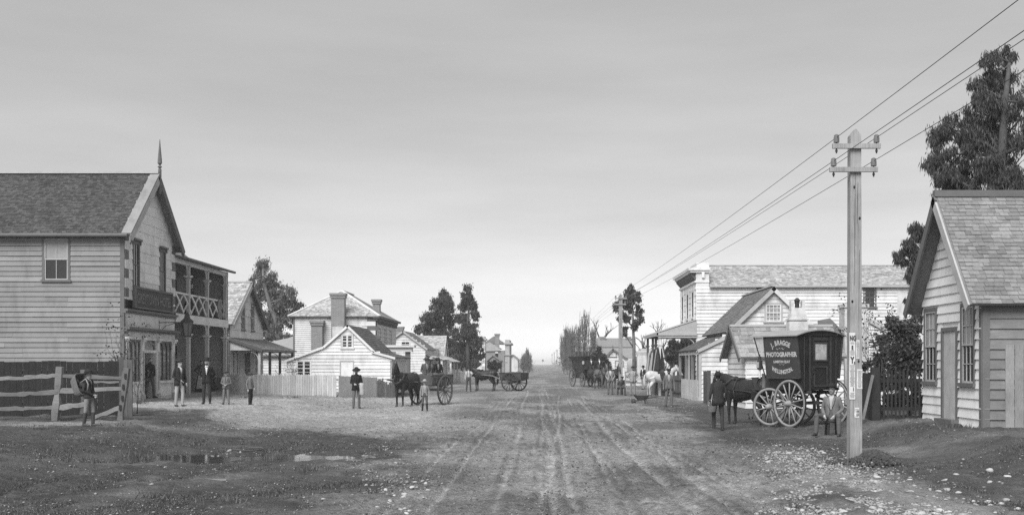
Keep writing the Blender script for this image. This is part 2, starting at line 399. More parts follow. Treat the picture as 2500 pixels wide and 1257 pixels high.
def window(parent, P, uc, z0, z1, w, cols=2, rows=2, frame=None, sash=None, pane=None, sill=True, cas=.09, hood=False, blind=0, proud=.05):
    frame = frame or TRIM; sash = sash or TRIML; pane = pane or GLASS
    a, b = uc-w/2, uc+w/2; mb = MB()
    for (u0, u1, c, d) in ((a-cas, a, z0-.0, z1+cas), (b, b+cas, z0-.0, z1+cas), (a, b, z1, z1+cas)): P.slab(mb, u0, u1, c, d, -.02, proud)
    o = mb.build('window', frame, parent)
    if sill: mb = MB(); P.slab(mb, a-cas-.05, b+cas+.05, z0-.09, z0, -.02, proud+.05); mb.build('sill', frame, o)
    if hood: mb = MB(); P.slab(mb, a-cas-.07, b+cas+.07, z1+cas+.02, z1+cas+.10, -.02, proud+.10); P.slab(mb, a-cas-.07, a-cas, z1-.05, z1+cas+.02, -.02, proud+.04); P.slab(mb, b+cas, b+cas+.07, z1-.05, z1+cas+.02, -.02, proud+.04); mb.build('hood', frame, o)
    mb = MB(); zm = (z0+z1)/2; sw = .045
    for (c, d, off) in ((z0, zm+.02, .008), (zm-.02, z1, .022)):
        P.slab(mb, a, a+sw, c, d, off, off+.02); P.slab(mb, b-sw, b, c, d, off, off+.02)
        P.slab(mb, a+sw, b-sw, c, c+sw, off, off+.02); P.slab(mb, a+sw, b-sw, d-sw, d, off, off+.02)
    for i in range(1, cols):
        u = a+(b-a)*i/cols; P.slab(mb, u-.012, u+.012, z0+sw, z1-sw, .006, .026)
    r2 = max(1, rows//2)
    for (c, d) in ((z0, zm), (zm, z1)):
        for i in range(1, r2):
            z = c+(d-c)*i/r2; P.slab(mb, a+sw, b-sw, z-.012, z+.012, .006, .026)
    mb.build('sash', sash, o)
    for i in range(cols):
        for (c, d) in ((z0, zm), (zm, z1)):
            mb = MB(); P.slab(mb, a+(b-a)*i/cols+.003, a+(b-a)*(i+1)/cols-.003, c+.006, d-.006, -.001, .004)
            mb.build('pane', CURTAIN if (blind and (d-c)*0+ (z1-(c+d)/2)/(z1-z0) < blind) else pane, o)
    return o
def shingles(parent, a, e, s, L, S, course, width, mat, clip=None, parts=0, lift=.012, seed=1, pick=None):
    """courses of shingles on a roof plane: a = eave corner, e along the eave, s up the slope (unit vectors)"""
    rnd = random.Random(seed); a, e, s = Vector(a), Vector(e).normalized(), Vector(s).normalized(); n = e.cross(s)
    if n.z < 0: n = -n
    mb = MB(); k = int(S/course); lst = []
    for i in range(k+1):
        v = i*course
        if v > S-.02: break
        lo, hi = (0, L) if clip is None else clip(v+course*.5)
        u = lo-rnd.random()*width
        while u < hi:
            w = width*rnd.uniform(.65, 1.4); u0, u1 = max(u, lo), min(u+w-.006, hi); u += w
            if u1-u0 < .02: continue
            lst.append((u0, u1, v+rnd.uniform(-.008, .008), lift*rnd.uniform(.6, 1.6), min(v+course*1.25, S)))
    un = None
    if parts:
        un = MB(); un.add([(0, 0, 0), (1, 0, 0), (1, 1, 0), (0, 1, 0), (0, 0, 1), (1, 0, 1), (1, 1, .25), (0, 1, .25)],
                          [(0, 1, 5, 4), (1, 2, 6, 5), (3, 0, 4, 7), (4, 5, 6, 7), (2, 3, 7, 6)]); un = un.mesh('shingle', mat)
    cnt = 0
    for (u0, u1, v, t, ve) in lst:
        c0 = a+e*u0+s*v; 
        if parts and cnt < parts and (pick is None or pick(c0)):
            m = Matrix.Identity(4); m.col[0][:3] = e*(u1-u0); m.col[1][:3] = s*(ve-v); m.col[2][:3] = n*(t+.006); m.col[3][:3] = c0+n*.002
            link('shingle', un, parent, m); cnt += 1
        else:
            q = [c0, a+e*u1+s*v, a+e*u1+s*ve, a+e*u0+s*ve]
            mb.add([p+n*.002 for p in q[:2]]+[q[1]+n*(t+.006), q[0]+n*(t+.006), q[2]+n*.004, q[3]+n*.004],
                   [(0, 1, 2, 3), (3, 2, 4, 5), (1, 4, 2), (0, 3, 5)])
    if mb.v: mb.build('shingles', mat, parent, kind='stuff')
def roof_slab(parent, pts, thick, mat, name='roof'):
    """flat roof plane from its corner points (top face), extruded down"""
    mb = MB(); p = [Vector(q) for q in pts]; n = (p[1]-p[0]).cross(p[2]-p[0]).normalized()
    if n.z < 0: n = -n
    mb.prism([q-n*.004 for q in p], -n*thick); return mb.build(name, mat, parent)
def bargeboard(parent, pts, w, t, mat, normal, name='barge_board'):
    """board along consecutive points, hanging below them"""
    for a, b in zip(pts[:-1], pts[1:]):
        a, b = Vector(a), Vector(b); d = (b-a).normalized(); n = Vector(normal); dn = d.cross(n)
        if dn.z > 0: dn = -dn
        mb = MB(); mb.obox((a+b)/2+dn*w/2, (b-a)/2+d*.0, dn*w/2, n*t/2); mb.build(name, mat, parent)
def chimney(parent, x, y, z0, z1, w, d, mat, cap=True, name='chimney'):
    mb = MB(); mb.box(x-w/2, x+w/2, y-d/2, y+d/2, z0, z1)
    if cap:
        mb.box(x-w/2-.06, x+w/2+.06, y-d/2-.06, y+d/2+.06, z1-.32, z1-.14); mb.box(x-w/2-.11, x+w/2+.11, y-d/2-.11, y+d/2+.11, z1-.138, z1+.03)
    return mb.build(name, mat, parent)
def text_mesh(body, size, bold=0.0, spacing=1.0):
    """centred lettering as a flat mesh in the xy plane"""
    c = bpy.data.curves.new("lettering", 'FONT'); c.body = body; c.size = size; c.align_x = 'CENTER'; c.align_y = 'TOP_BASELINE'
    c.offset = bold; c.space_character = spacing; c.resolution_u = 2
    o = bpy.data.objects.new("lettering", c); COL.objects.link(o)
    dg = bpy.context.evaluated_depsgraph_get(); me = bpy.data.meshes.new_from_object(o.evaluated_get(dg))
    bpy.data.objects.remove(o); bpy.data.curves.remove(c); return me
def lettering(parent, items, P0, u, v, n, mat, name='lettering'):
    """items: (text, size, cx, cy, arc_radius or 0, bold, xscale); one mesh in the plane P0,u,v"""
    P0, u, v, n = map(Vector, (P0, u, v, n)); mb = MB()
    def put(me, cx, cy, rot, xs, base, th=.004):
        cr, sr = math.cos(rot), math.sin(rot); vs = []
        for q in me.vertices:
            x, y = q.co.x*xs, q.co.y-base; vs.append((cx+x*cr-y*sr, cy+x*sr+y*cr))
        mb.add([P0+u*x+v*y+n*th for x, y in vs], [tuple(p.vertices) for p in me.polygons])
        bpy.data.meshes.remove(me)
    for (txt, size, cx, cy, arc, bold, xs) in items:
        if not arc: put(text_mesh(txt, size, bold), cx, cy, 0, xs, size*.36); continue
        cw = [{'I': .34, '.': .30, ' ': .25, 'J': .52, 'L': .56, 'W': .92, 'E': .60, 'T': .60}.get(ch, .70)*size*xs for ch in txt]; tot = sum(cw); run = 0
        for ch, w_ in zip(txt, cw):
            s_ = run+w_/2-tot/2; run += w_
            if ch == ' ': continue
            th = s_/arc; put(text_mesh(ch, size, bold), cx+arc*math.sin(th), cy+arc*(math.cos(th)-1), -th, xs, size*.36)
    return mb.build(name, mat, parent)
def arch_bracket(mb, a, b, drop, w=.05, n=6, solid=False):
    """quarter-arch bracket from a post face (a, below) out to a beam (b)"""
    a, b = Vector(a), Vector(b); pts = []
    for i in range(n+1):
        t = math.pi/2*i/n; pts.append(V(a.x+(b.x-a.x)*(1-math.cos(t)), a.y+(b.y-a.y)*(1-math.cos(t)), a.z+(b.z-a.z)*math.sin(t)))
    for p, q in zip(pts[:-1], pts[1:]): mb.bar(p, q, w, .035)
def verandah_post(parent, x, y, z0, z1, w, mat, trim, cap=.55, u=(0, 1)):
    mb = MB(); mb.box(x-w/2, x+w/2, y-w/2, y+w/2, z0, z1); o = mb.build('post', mat, parent)
    mb = MB(); zc = z1-cap
    for (g, a, b) in ((.10, zc, zc+.05), (.06, zc-.05, zc), (.035, zc-.16, zc-.13)): mb.box(x-w/2-g, x+w/2+g, y-w/2-g, y+w/2+g, a, b)
    mb.build('capital', trim, o)
    mb = MB()
    for s in (-1, 1):
        dx, dy = u[0]*s, u[1]*s
        arch_bracket(mb, (x+dx*w/2, y+dy*w/2, zc+.06), (x+dx*(w/2+.40), y+dy*(w/2+.40), z1-.02), 0, w=.05)
    mb.build('bracket', trim, o)
    return o
# ------------------------------------------------------------------ hotel at the street's near end, left
def hotel():
    G = .30; XF = -17.0; Y0, Y1, Y2 = 45.1, 51.3, 59.8; YM = (Y0+Y1)/2; ZE, ZR = 7.30, 10.05
    T = thing('hotel', 'two-storey weatherboard hotel with steep shingled gable, finial and balcony', 'hotel', (XF-4, YM, G))
    # side wall towards the camera
    S = Plane(-30.0, Y0, (1, 0), (0, -1)); L = XF+30.0
    wx = PX(138, Y0)+30
    wz0, wz1 = PZ(683, Y0), PZ(583, Y0)
    wall(T, S, [(0, G), (L-.14, G), (L-.14, ZE+.05), (0, ZE+.05)], GREYP, .207, [(wx-.58, wx+.58, wz0-.08, wz1+.1)])
    window(T, S, wx, wz0, wz1, .95, 2, 2, frame=TRIM, sash=TRIML, blind=.55)
    mb = MB(); S.slab(mb, L-.14, L+.03, G, ZE, -.1, .045); mb.build('corner_board', TRIM, T)
    mb = MB(); S.slab(mb, 0, L+.1, ZE-.10, ZE+.06, 0, .10); mb.build('frieze', GREYP, T)
    for i in range(14):
        u = L-.25-i*.52; mb = MB(); S.slab(mb, u-.08, u+.08, ZE-.30, ZE-.02, .0, .17); S.slab(mb, u-.08, u+.08, ZE-.14, ZE-.02, .17, .26); mb.build('eave_bracket', TRIM, T)
    # front gable: broad rusticated boards
    Fp = Plane(XF, Y0, (0, 1), (1, 0)); Wd = Y1-Y0; ZS = 4.55
    rise = ZR-ZE
    hol = [(1.30-.40, 1.30+.40, 5.12, 7.02), (4.55-.40, 4.55+.40, 5.12, 7.02)]
    wall(T, Fp, [(0, ZS), (Wd, ZS), (Wd, ZE), (Wd/2, ZR), (0, ZE)], WHITE, .42, hol, name='gable_wall')
    for u in (1.30, 4.55): window(T, Fp, u, 5.15, 6.95, .62, 2, 2, frame=TRIM, sash=TRIM, hood=True)
    for side in (0, 1):
        z = ZS+.10; k = 0
        while z < ZE-.2:
            w = .62 if k % 2 else .40; mb = MB()
            if side == 0: Fp.slab(mb, 0, w, z, z+.36, .0, .06)
            else: Fp.slab(mb, Wd-w, Wd, z, z+.36, .0, .06)
            mb.build('quoin', TRIM if k % 2 == 0 else CREAM, T); z += .385; k += 1
    # sign over the shopfront
    mb = MB(); Fp.slab(mb, .95, 5.45, 4.30, 5.05, .05, .14); sg = mb.build('signboard', M("faded_sign", .055, var=.25, scale=3, fine=.2), T)
    mb = MB()
    for (a, b, c, d) in ((.85, .95, 4.22, 5.13), (5.45, 5.55, 4.22, 5.13), (.95, 5.45, 4.22, 4.30), (.95, 5.45, 5.05, 5.13)): Fp.slab(mb, a, b, c, d, .04, .18)
    mb.build('sign_frame', TRIM, sg)
    lettering(sg, [("GREYTOWN HOTEL", .60, 0, 0, 0, .008, .78)], Fp.p(3.2, 4.67, .143), (0, 1, 0), (0, 0, 1), (1, 0, 0), M("faded_letters", .17, var=.35, scale=6, fine=.3))
    # fascia and shop front
    def fs(name, items, mat, par=T):
        mb = MB()
        for it in items: Fp.slab(mb, *it)
        return mb.build(name, mat, par)
    fs('cornice', [(-.05, Wd+.05, 4.06, 4.16, 0, .18), (-.05, Wd+.05, 3.98, 4.06, 0, .10)], TRIM)
    fs('fascia', [(0, Wd, 3.42, 3.98, -.1, .02)], CREAM)
    fs('shop_cornice', [(-.05, Wd+.05, 3.32, 3.42, -.1, .26), (-.05, Wd+.05, 3.24, 3.32, -.1, .14)], TRIM)
    fs('architrave', [(0, Wd, 3.02, 3.24, -.1, .03)], CREAM)
    xs = [(.10, .32), (1.92, 2.14), (3.80, 4.02), (5.86, 6.08)]
    for a, b in xs:
        p = fs('pilaster', [(a, b, G, 3.02, -.1, .08)], WHITE)
        fs('capital', [(a-.05, b+.05, 2.84, 2.92, -.1, .14), (a-.09, b+.09, 2.92, 3.02, -.1, .18)], WHITE, p)
        fs('base', [(a-.04, b+.04, G-.02, G+.30, -.1, .12)], TRIML, p)
        fs('panel', [(a+.05, b-.05, G+.45, 2.45, .075, .088)], OLDW, p)
    for (a, b) in ((.32, 1.92), (4.02, 5.86)):
        fs('stall_riser', [(a, b, G, G+.75, -.08, .02)], CREAM); fs('riser_panel', [(a+.2, b-.2, G+.18, G+.6, .02, .04)], WHITE)
        w = fs('window', [(a, b, G+.75, G+.86, -.05, .08), (a, b, 2.92, 3.02, -.05, .05), (a, a+.09, G+.86, 2.92, -.05, .05), (b-.09, b, G+.86, 2.92, -.05, .05)], CREAM)
        n = 3; ww = (b-a-.18)/n
        for i in range(n):
            u0 = a+.09+ww*i
            mb = MB(); Fp.slab(mb, u0+.004, u0+ww-.004, G+.865, 2.915, -.035, -.02); mb.build('pane', GLASS, w)
            mb = MB(); pts = []
            # arched head cut from the spandrel
            arc = [Fp.p(u0+ww/2-(ww/2-.03)*math.cos(t), 2.55+(.30)*math.sin(t), -.018) for t in [math.pi*k/8 for k in range(9)]]
            poly = [Fp.p(u0, 2.55, -.018)]+arc+[Fp.p(u0+ww, 2.55, -.018), Fp.p(u0+ww, 2.92, -.018), Fp.p(u0, 2.92, -.018)]
            mb.prism(poly, Fp.n*.03); mb.build('arched_head', TRIM, w)
        mb = MB()
        for i in range(1, n): u = a+.09+ww*i; Fp.slab(mb, u-.016, u+.016, G+.86, 2.9, -.018, .02)
        for z in (1.55, 1.95): Fp.slab(mb, a+.09, b-.09, z-.012, z+.012, -.018, .012)
        mb.build('glazing_bars', TRIM, w)
    # doorway: a real recess
    d = fs('doorway', [(2.14, 2.24, G, 3.02, -.9, .05), (3.70, 3.80, G, 3.02, -.9, .05), (2.24, 3.70, 2.38, 2.50, -.1, .05), (2.24, 3.70, 2.92, 3.02, -.9, .05)], CREAM)
    fs('transom_pane', [(2.24, 3.70, 2.50, 2.92, -.05, -.03)], GLASS, d)
    fs('step', [(2.0, 3.95, G-.05, G+.10, -.9, .38)], OLDW, d)
    fs('open_door', [(2.26, 2.31, G+.1, 2.38, -.88, -.1)], TRIM, d)
    mb = MB(); mb.box(XF-1.6, XF-.95, Y0+2.0, Y0+4.0, G, 3.1); mb.build('dark_hall', INNER, d)
    fs('backing', [(0.0, 2.14, G, ZS, -.30, -.10), (3.80, Wd, G, ZS, -.30, -.10), (2.14, 3.80, 3.02, ZS, -.30, -.10)], INNER)
    # roof: two slopes with shingles, ridge along X, overhang to the street
    OV = .38; xr = XF+OV; xl = -30.0; EO = .32; zeo = ZE-EO*rise/(Wd/2)+.14; zr = ZR+.14
    r = roof_slab(T, [(xl, Y0-EO, zeo), (xr, Y0-EO, zeo), (xr, YM, zr), (xl, YM, zr)], .10, SOFFIT)
    sv = V(0, YM-(Y0-EO), zr-zeo); shingles(r, (-26.0, Y0-EO, zeo), (1, 0, 0), sv, xr+26.0-.30, sv.length, .112, .13, SHINGH, seed=3)
    r2 = roof_slab(T, [(xl, Y1+EO, zeo), (xr, Y1+EO, zeo), (xr, YM, zr), (xl, YM, zr)], .10, SHING)
    mb = MB(); mb.bar((xl, YM, zr+.03), (xr, YM, zr+.03), .30, .10); mb.build('ridge_cap', TRIML, r)
    mb = MB(); mb.bar((xr-.16, Y0-EO, zeo+.02), (xr-.16, YM, zr+.02), .40, .05, sv.cross(V(1, 0, 0))); mb.build('verge_board', GREYP, r)
    mb = MB(); mb.tube([(xl, Y0-EO-.05, zeo-.05), (xr-.1, Y0-EO-.05, zeo-.05)], .07, 8); mb.build('gutter', TRIM, T)
    for s, y in ((0, Y0-EO), (1, Y1+EO)):
        bargeboard(T, [(xr+.01, y, zeo-.03), (xr+.01, YM, zr-.03)], .30, .06, TRIML if s == 0 else TRIM, (1, 0, 0))
        # scalloped inner edge
        mb = MB(); n = 16
        for i in range(n):
            t0, t1 = i/n, (i+1)/n; ya, yb = y+(YM-y)*t0, y+(YM-y)*t1; za, zb = zeo+(zr-zeo)*t0-.40, zeo+(zr-zeo)*t1-.40
            mb.prism([(xr-.03, ya, za+.05), (xr-.03, (ya+yb)/2, (za+zb)/2-.12), (xr-.03, yb, zb+.05)], (.03, 0, 0))
        mb.build('scalloped_edge', TRIM, T)
    mb = MB(); mb.lathe([(.07, ZR-.75), (.09, ZR-.6), (.06, ZR-.5), (.075, ZR), (.075, ZR+.32), (.035, ZR+.36), (.10, ZR+.42), (.035, ZR+.5), (.10, ZR+.58), (.095, ZR+.7), (.012, ZR+1.62)], (xr+.02, YM, 0), 8); mb.build('finial', TRIM, T)
    # ---- recessed wing with two-storey verandah
    XR = XF-1.8; GB = G+.16; FL = 4.27; ZV = 6.85
    B = Plane(XR, Y1, (0, 1), (1, 0)); Lb = Y2-Y1
    doors = [(1.15, 2.25, GB, 2.95), (1.15, 2.25, FL, 6.35), (5.0, 5.9, FL+.6, 6.35), (5.0, 5.9, 1.3, 2.95)]
    wall(T, B, [(0, G), (Lb, G), (Lb, ZV+.5), (0, ZV+.5)], GREYP, .207, doors, name='verandah_wall')
    E = Plane(XR, Y2, (1, 0), (0, -1))
    wall(T, E, [(0, G), (1.8, G), (1.8, ZV), (0, ZV+.4)], M('verandah_grey', .36, var=.1, scale=1, fine=.07, objvar=.06), .26, name='end_wall')
    mb = MB(); mb.box(XF-.06, XF+.05, Y2-.12, Y2+.14, G, ZV); mb.build('corner_board', TRIM, T)
    E2 = Plane(XF-6, Y2+.12, (1, 0), (0, 1))
    wall(T, E2, [(0, G), (6, G), (6, ZV), (0, ZV+.8)], GREYP, .26, joined=True, name='far_wall')
    N = Plane(XR, Y1, (1, 0), (0, 1)); wall(T, N, [(0, G), (1.8, G), (1.8, ZV+.3), (0, ZV+.3)], GREYP, .207, joined=True, name='return_wall')
    for (u0, u1, z0, z1) in doors[:2]:
        d = MB(); B.slab(d, u0, u0+.1, z0, z1, -.02, .06); B.slab(d, u1-.1, u1, z0, z1, -.02, .06); B.slab(d, u0+.1, u1-.1, z1-.1, z1, -.02, .06); dd = d.build('door', TRIM, T)
        d = MB(); B.slab(d, u0+.1, u1-.1, z0+.0, z1-.1, -.0, .025); d.build('door_leaf', M("door_paint", .07, var=.2), dd)
        d = MB(); B.slab(d, u0+.2, u1-.2, z0+1.1, z1-.2, .025, .032); d.build('pane', GLASS, dd)
    for (u0, u1, z0, z1) in doors[2:]: window(T, B, (u0+u1)/2, z0, z1-.05, u1-u0-.2, 2, 2)
    mb = MB(); mb.box(XR, XF+.25, Y1+.01, Y2-.02, G-.05, GB); mb.build('lower_deck', OLDW, T)
    fl = MB(); fl.box(XR, XF+.06, Y1+.01, Y2-.02, FL-.1, FL); fl.build('balcony_floor', OLDW, T)
    fl = MB(); fl.box(XF-.04, XF+.09, Y1+.01, Y2+.1, FL-.42, FL-.02); fl.build('balcony_beam', WHITE, T)
    ys = [53.35, 56.35, 59.55]
    for y in ys:
        verandah_post(T, XF, y, GB, FL-.42, .17, POSTG, WHITE); verandah_post(T, XF, y, FL, ZV-.2, .16, POSTG, WHITE)
    # criss-cross balustrade
    rl = MB(); rl.box(XF-.04, XF+.05, Y1+.05, Y2-.1, FL+.92, FL+1.0); rl.build('handrail', WHITE, T)
    n = 7; y = Y1+.1; w = (Y2-.2-y)/n
    for i in range(n):
        a, b = y+i*w, y+(i+1)*w
        mb = MB(); mb.bar((XF, a, FL+.05), (XF, b, FL+.92), .04, .055, (1, 0, 0)); mb.build('baluster', WHITE, T)
        mb = MB(); k = 5
        pts = [(XF+.02, b-(b-a)*t, FL+.05+.87*t+.07*math.sin(math.pi*t)) for t in [j/k for j in range(k+1)]]
        for p, q in zip(pts[:-1], pts[1:]): mb.bar(p, q, .09, .05, (1, 0, 0))
        mb.build('baluster', WHITE, T)
    # roof over the verandah, sweeping up to the main slope
    eb = MB(); eb.box(XF-.05, XF+.08, Y1-.02, Y2+.1, ZV-.24, ZV-.02); eb.build('verandah_beam', CREAM, T)
    xe = XF+.35; ze = ZV+.02; xm, zm = XR, ZV+.55; xt, zt = XR-3.1, zm+3.0
    r3 = roof_slab(T, [(xe, Y1-.1, ze), (xe, Y2+.25, ze), (xm, Y2+.25, zm), (xm, Y1-.1, zm)], .07, SOFFIT, 'verandah_roof')
    sv = V(xm-xe, 0, zm-ze); shingles(r3, (xe, Y1-.1, ze), (0, 1, 0), sv, Y2+.35-Y1, sv.length, .13, .14, SHING, seed=5)
    r4 = roof_slab(T, [(xm, Y1-.1, zm), (xm, Y2+.25, zm), (xt, Y2-2.6, zt), (xt, Y1-.1, zt)], .07, SOFFIT, 'main_roof')
    sv = V(xt-xm, 0, zt-zm); Lm = Y2+.35-Y1; SL = sv.length
    shingles(r4, (xm, Y1-.1, zm), (0, 1, 0), sv, Lm, SL, .13, .14, SHING, clip=lambda v: (0, Lm-2.85*v/SL), seed=6)
    roof_slab(T, [(xm, Y2+.25, zm), (xm-6.2, Y2+.25, zm), (xt, Y2-2.6, zt)], .07, SHING, 'hip')
    mb = MB(); mb.tube([(xe+.05, Y1, ze-.02), (xe+.05, Y2+.25, ze-.02)], .065, 8); mb.build('gutter', TRIM, T)
    mb = MB(); mb.box(XF-9, XR-.14, Y1+.2, Y2+.0, G, ZV); mb.build('inner_block', INNER, T)
    mb = MB(); mb.box(-29.9, XF-1.65, Y0+.14, Y1-.14, G, ZE-.1); mb.build('inner_wing', INNER, T)
    return T
hotel()
def hotel_lamp():
    XF = -17.0; y = 50.1; z = 3.72
    T = thing('wall_lantern', 'hexagonal glass street lantern on an iron bracket over the hotel shopfront', 'lantern', (XF, y, z))
    mb = MB(); mb.tube([(XF+.02, y-.9, z+.02), (XF+.9, y-.15, z+.06)], .022, 6); mb.tube([(XF+.02, y-.9, z-.45), (XF+.25, y-.7, z-.12), (XF+.6, y-.4, z+.02)], .016, 6); mb.tube([(XF+.02, y-.9, z-.5), (XF+.02, y-.9, z+.12)], .02, 6)
    mb.build('bracket', IRON, T)
    c = (XF+1.0, y-.05, 0)
    mb = MB(); mb.lathe([(.05, z+.52), (.06, z+.44), (.10, z+.42), (.14, z+.25), (.30, z+.10), (.30, z+.06)], c, 6); mb.build('cap', IRON, T)
    mb = MB()
    for i in range(6):
        a = math.pi/3*i; mb.bar((c[0]+.26*math.cos(a), c[1]+.26*math.sin(a), z+.06), (c[0]+.16*math.cos(a), c[1]+.16*math.sin(a), z-.55), .025, .025)
    mb.lathe([(.17, z-.60), (.17, z-.54)], c, 6); mb.build('frame', IRON, T)
    mb = MB(); mb.lathe([(.15, z-.54), (.245, z+.06)], c, 6); mb.build('pane', M("lantern_glass", .14, rough=.1, var=.1, spec=.5), T)
hotel_lamp()
# ------------------------------------------------------------------ gabled house beyond the hotel
def gabled_house():
    G = .25; XF = -18.3; Y0, Y1 = 65.0, 72.8; YM = (Y0+Y1)/2; ZE, ZR = 4.35, 6.85; XL = -27
    T = thing('gabled_house', 'white two-storey gabled house with shingled verandah beyond the hotel', 'house', (XF-4, YM, G))
    S = Plane(XL, Y0, (1, 0), (0, -1)); wall(T, S, [(0, G), (XF-XL, G), (XF-XL, ZE), (0, ZE)], WHITE, .24)
    Fp = Plane(XF, Y0, (0, 1), (1, 0)); W_ = Y1-Y0
    hol = [(2.9-.42, 2.9+.42, 3.95, 5.65), (5.1-.42, 5.1+.42, 3.95, 5.65)]
    wall(T, Fp, [(0, G), (W_, G), (W_, ZE), (W_/2, ZR), (0, ZE)], WHITE, .46, hol, name='gable_wall')
    for u in (2.9, 5.1): window(T, Fp, u, 4.0, 5.6, .66, 2, 2, frame=TRIM, sash=WHITE)
    for u in (1.2, 6.4): window(T, Fp, u, 1.0, 2.6, .7, 2, 2, frame=TRIM, sash=WHITE, blind=.9)
    mb = MB(); Fp.slab(mb, 3.3, 4.5, G, 2.6, -.0, .05); mb.build('door', TRIM, T)
    mb = MB(); S.slab(mb, XF-XL-.12, XF-XL+.03, G, ZE, 0, .05); mb.build('corner_board', TRIM, T)
    OV = .35; xr = XF+OV; rise = (ZR-ZE)/(W_/2); EO = .4; zeo = ZE-EO*rise+.12; zr = ZR+.12
    r = roof_slab(T, [(XL, Y0-EO, zeo), (xr, Y0-EO, zeo), (xr, YM, zr), (XL, YM, zr)], .09, SOFFIT)
    sv = V(0, YM-Y0+EO, zr-zeo); shingles(r, (XL+1.5, Y0-EO, zeo), (1, 0, 0), sv, xr-XL-1.6, sv.length, .16, .2, SHINGL, seed=8)
    roof_slab(T, [(XL, Y1+EO, zeo), (xr, Y1+EO, zeo), (xr, YM, zr), (XL, YM, zr)], .09, SHING)
    mb = MB(); mb.bar((XL, YM, zr+.03), (xr, YM, zr+.03), .22, .08); mb.build('ridge_cap', TRIML, r)
    for s, y in ((0, Y0-EO), (1, Y1+EO)): bargeboard(T, [(xr, y, zeo-.02), (xr, YM, zr-.02)], .28, .06, TRIML if s == 0 else TRIM, (1, 0, 0))
    # verandah along the front
    xv = XF+1.75; zt, zb = 3.45, 2.75
    v = roof_slab(T, [(XF, Y0-.1, zt), (XF, Y1+1.2, zt), (xv+.25, Y1+1.2, zb), (xv+.25, Y0-.1, zb)], .06, SOFFIT, 'verandah_roof')
    sv = V(XF-xv-.25, 0, zt-zb); shingles(v, (xv+.25, Y0-.1, zb), (0, 1, 0), sv, Y1+1.3-Y0, sv.length, .15, .18, SHING, seed=9)
    mb = MB(); mb.prism([(XF, Y0, zb-.05), (xv+.1, Y0, zb-.05), (xv+.1, Y0, zb), (XF, Y0, zt-.08)], (0, .08, 0)); mb.build('verandah_end', WHITE, T)
    bargeboard(T, [(xv+.25, Y0-.12, zb), (XF, Y0-.12, zt)], .16, .05, TRIM, (0, -1, 0))
    mb = MB(); mb.box(xv-.04, xv+.06, Y0, Y1+1.1, zb-.16, zb-.06); mb.build('verandah_beam', TRIM, T)
    for i, y in enumerate((Y0+.1, Y0+2.6, Y0+5.2, Y1+.9)):
        mb = MB(); mb.box(xv-.07, xv+.07, y-.07, y+.07, G, zb-.16); mb.build('post', WHITE if i == 0 else TRIM, T)
        mb = MB(); arch_bracket(mb, (xv, y+.08, zb-.6), (xv, y+.5, zb-.16), 0, .04); arch_bracket(mb, (xv-.08, y, zb-.6), (xv-.5, y, zb-.16), 0, .04); mb.build('bracket', WHITE, T)
    mb = MB(); mb.box(XL+.2, XF-.14, Y0+.14, Y1-.1, G, ZE); mb.build('inner_block', INNER, T)
gabled_house()
def low_house():
    T = thing('low_shed', 'low grey-roofed shed between the gabled house and the hipped-roof block', 'shed', (-20.5, 84, .2))
    P = Plane(-24.5, 82, (1, 0), (0, -1)); wall(T, P, [(0, .2), (6.0, .2), (6.0, PZ(868, 82)), (0, PZ(868, 82))], WHITE, .2, joined=True)
    za, zb = PZ(866, 82), PZ(812, 86)
    r = roof_slab(T, [(-24.8, 81.6, za), (-18.2, 81.6, za), (-18.2, 86, zb), (-22.0, 86, za+.35)], .1, M("grey_iron_roof", .30, var=.12, scale=6, fine=.2, fscale=30))
    mb = MB(); mb.bar((-22.2, 86, za+.4), (-18.2, 86, zb+.04), .12, .08); mb.build('ridge_cap', TRIML, r)
low_house()
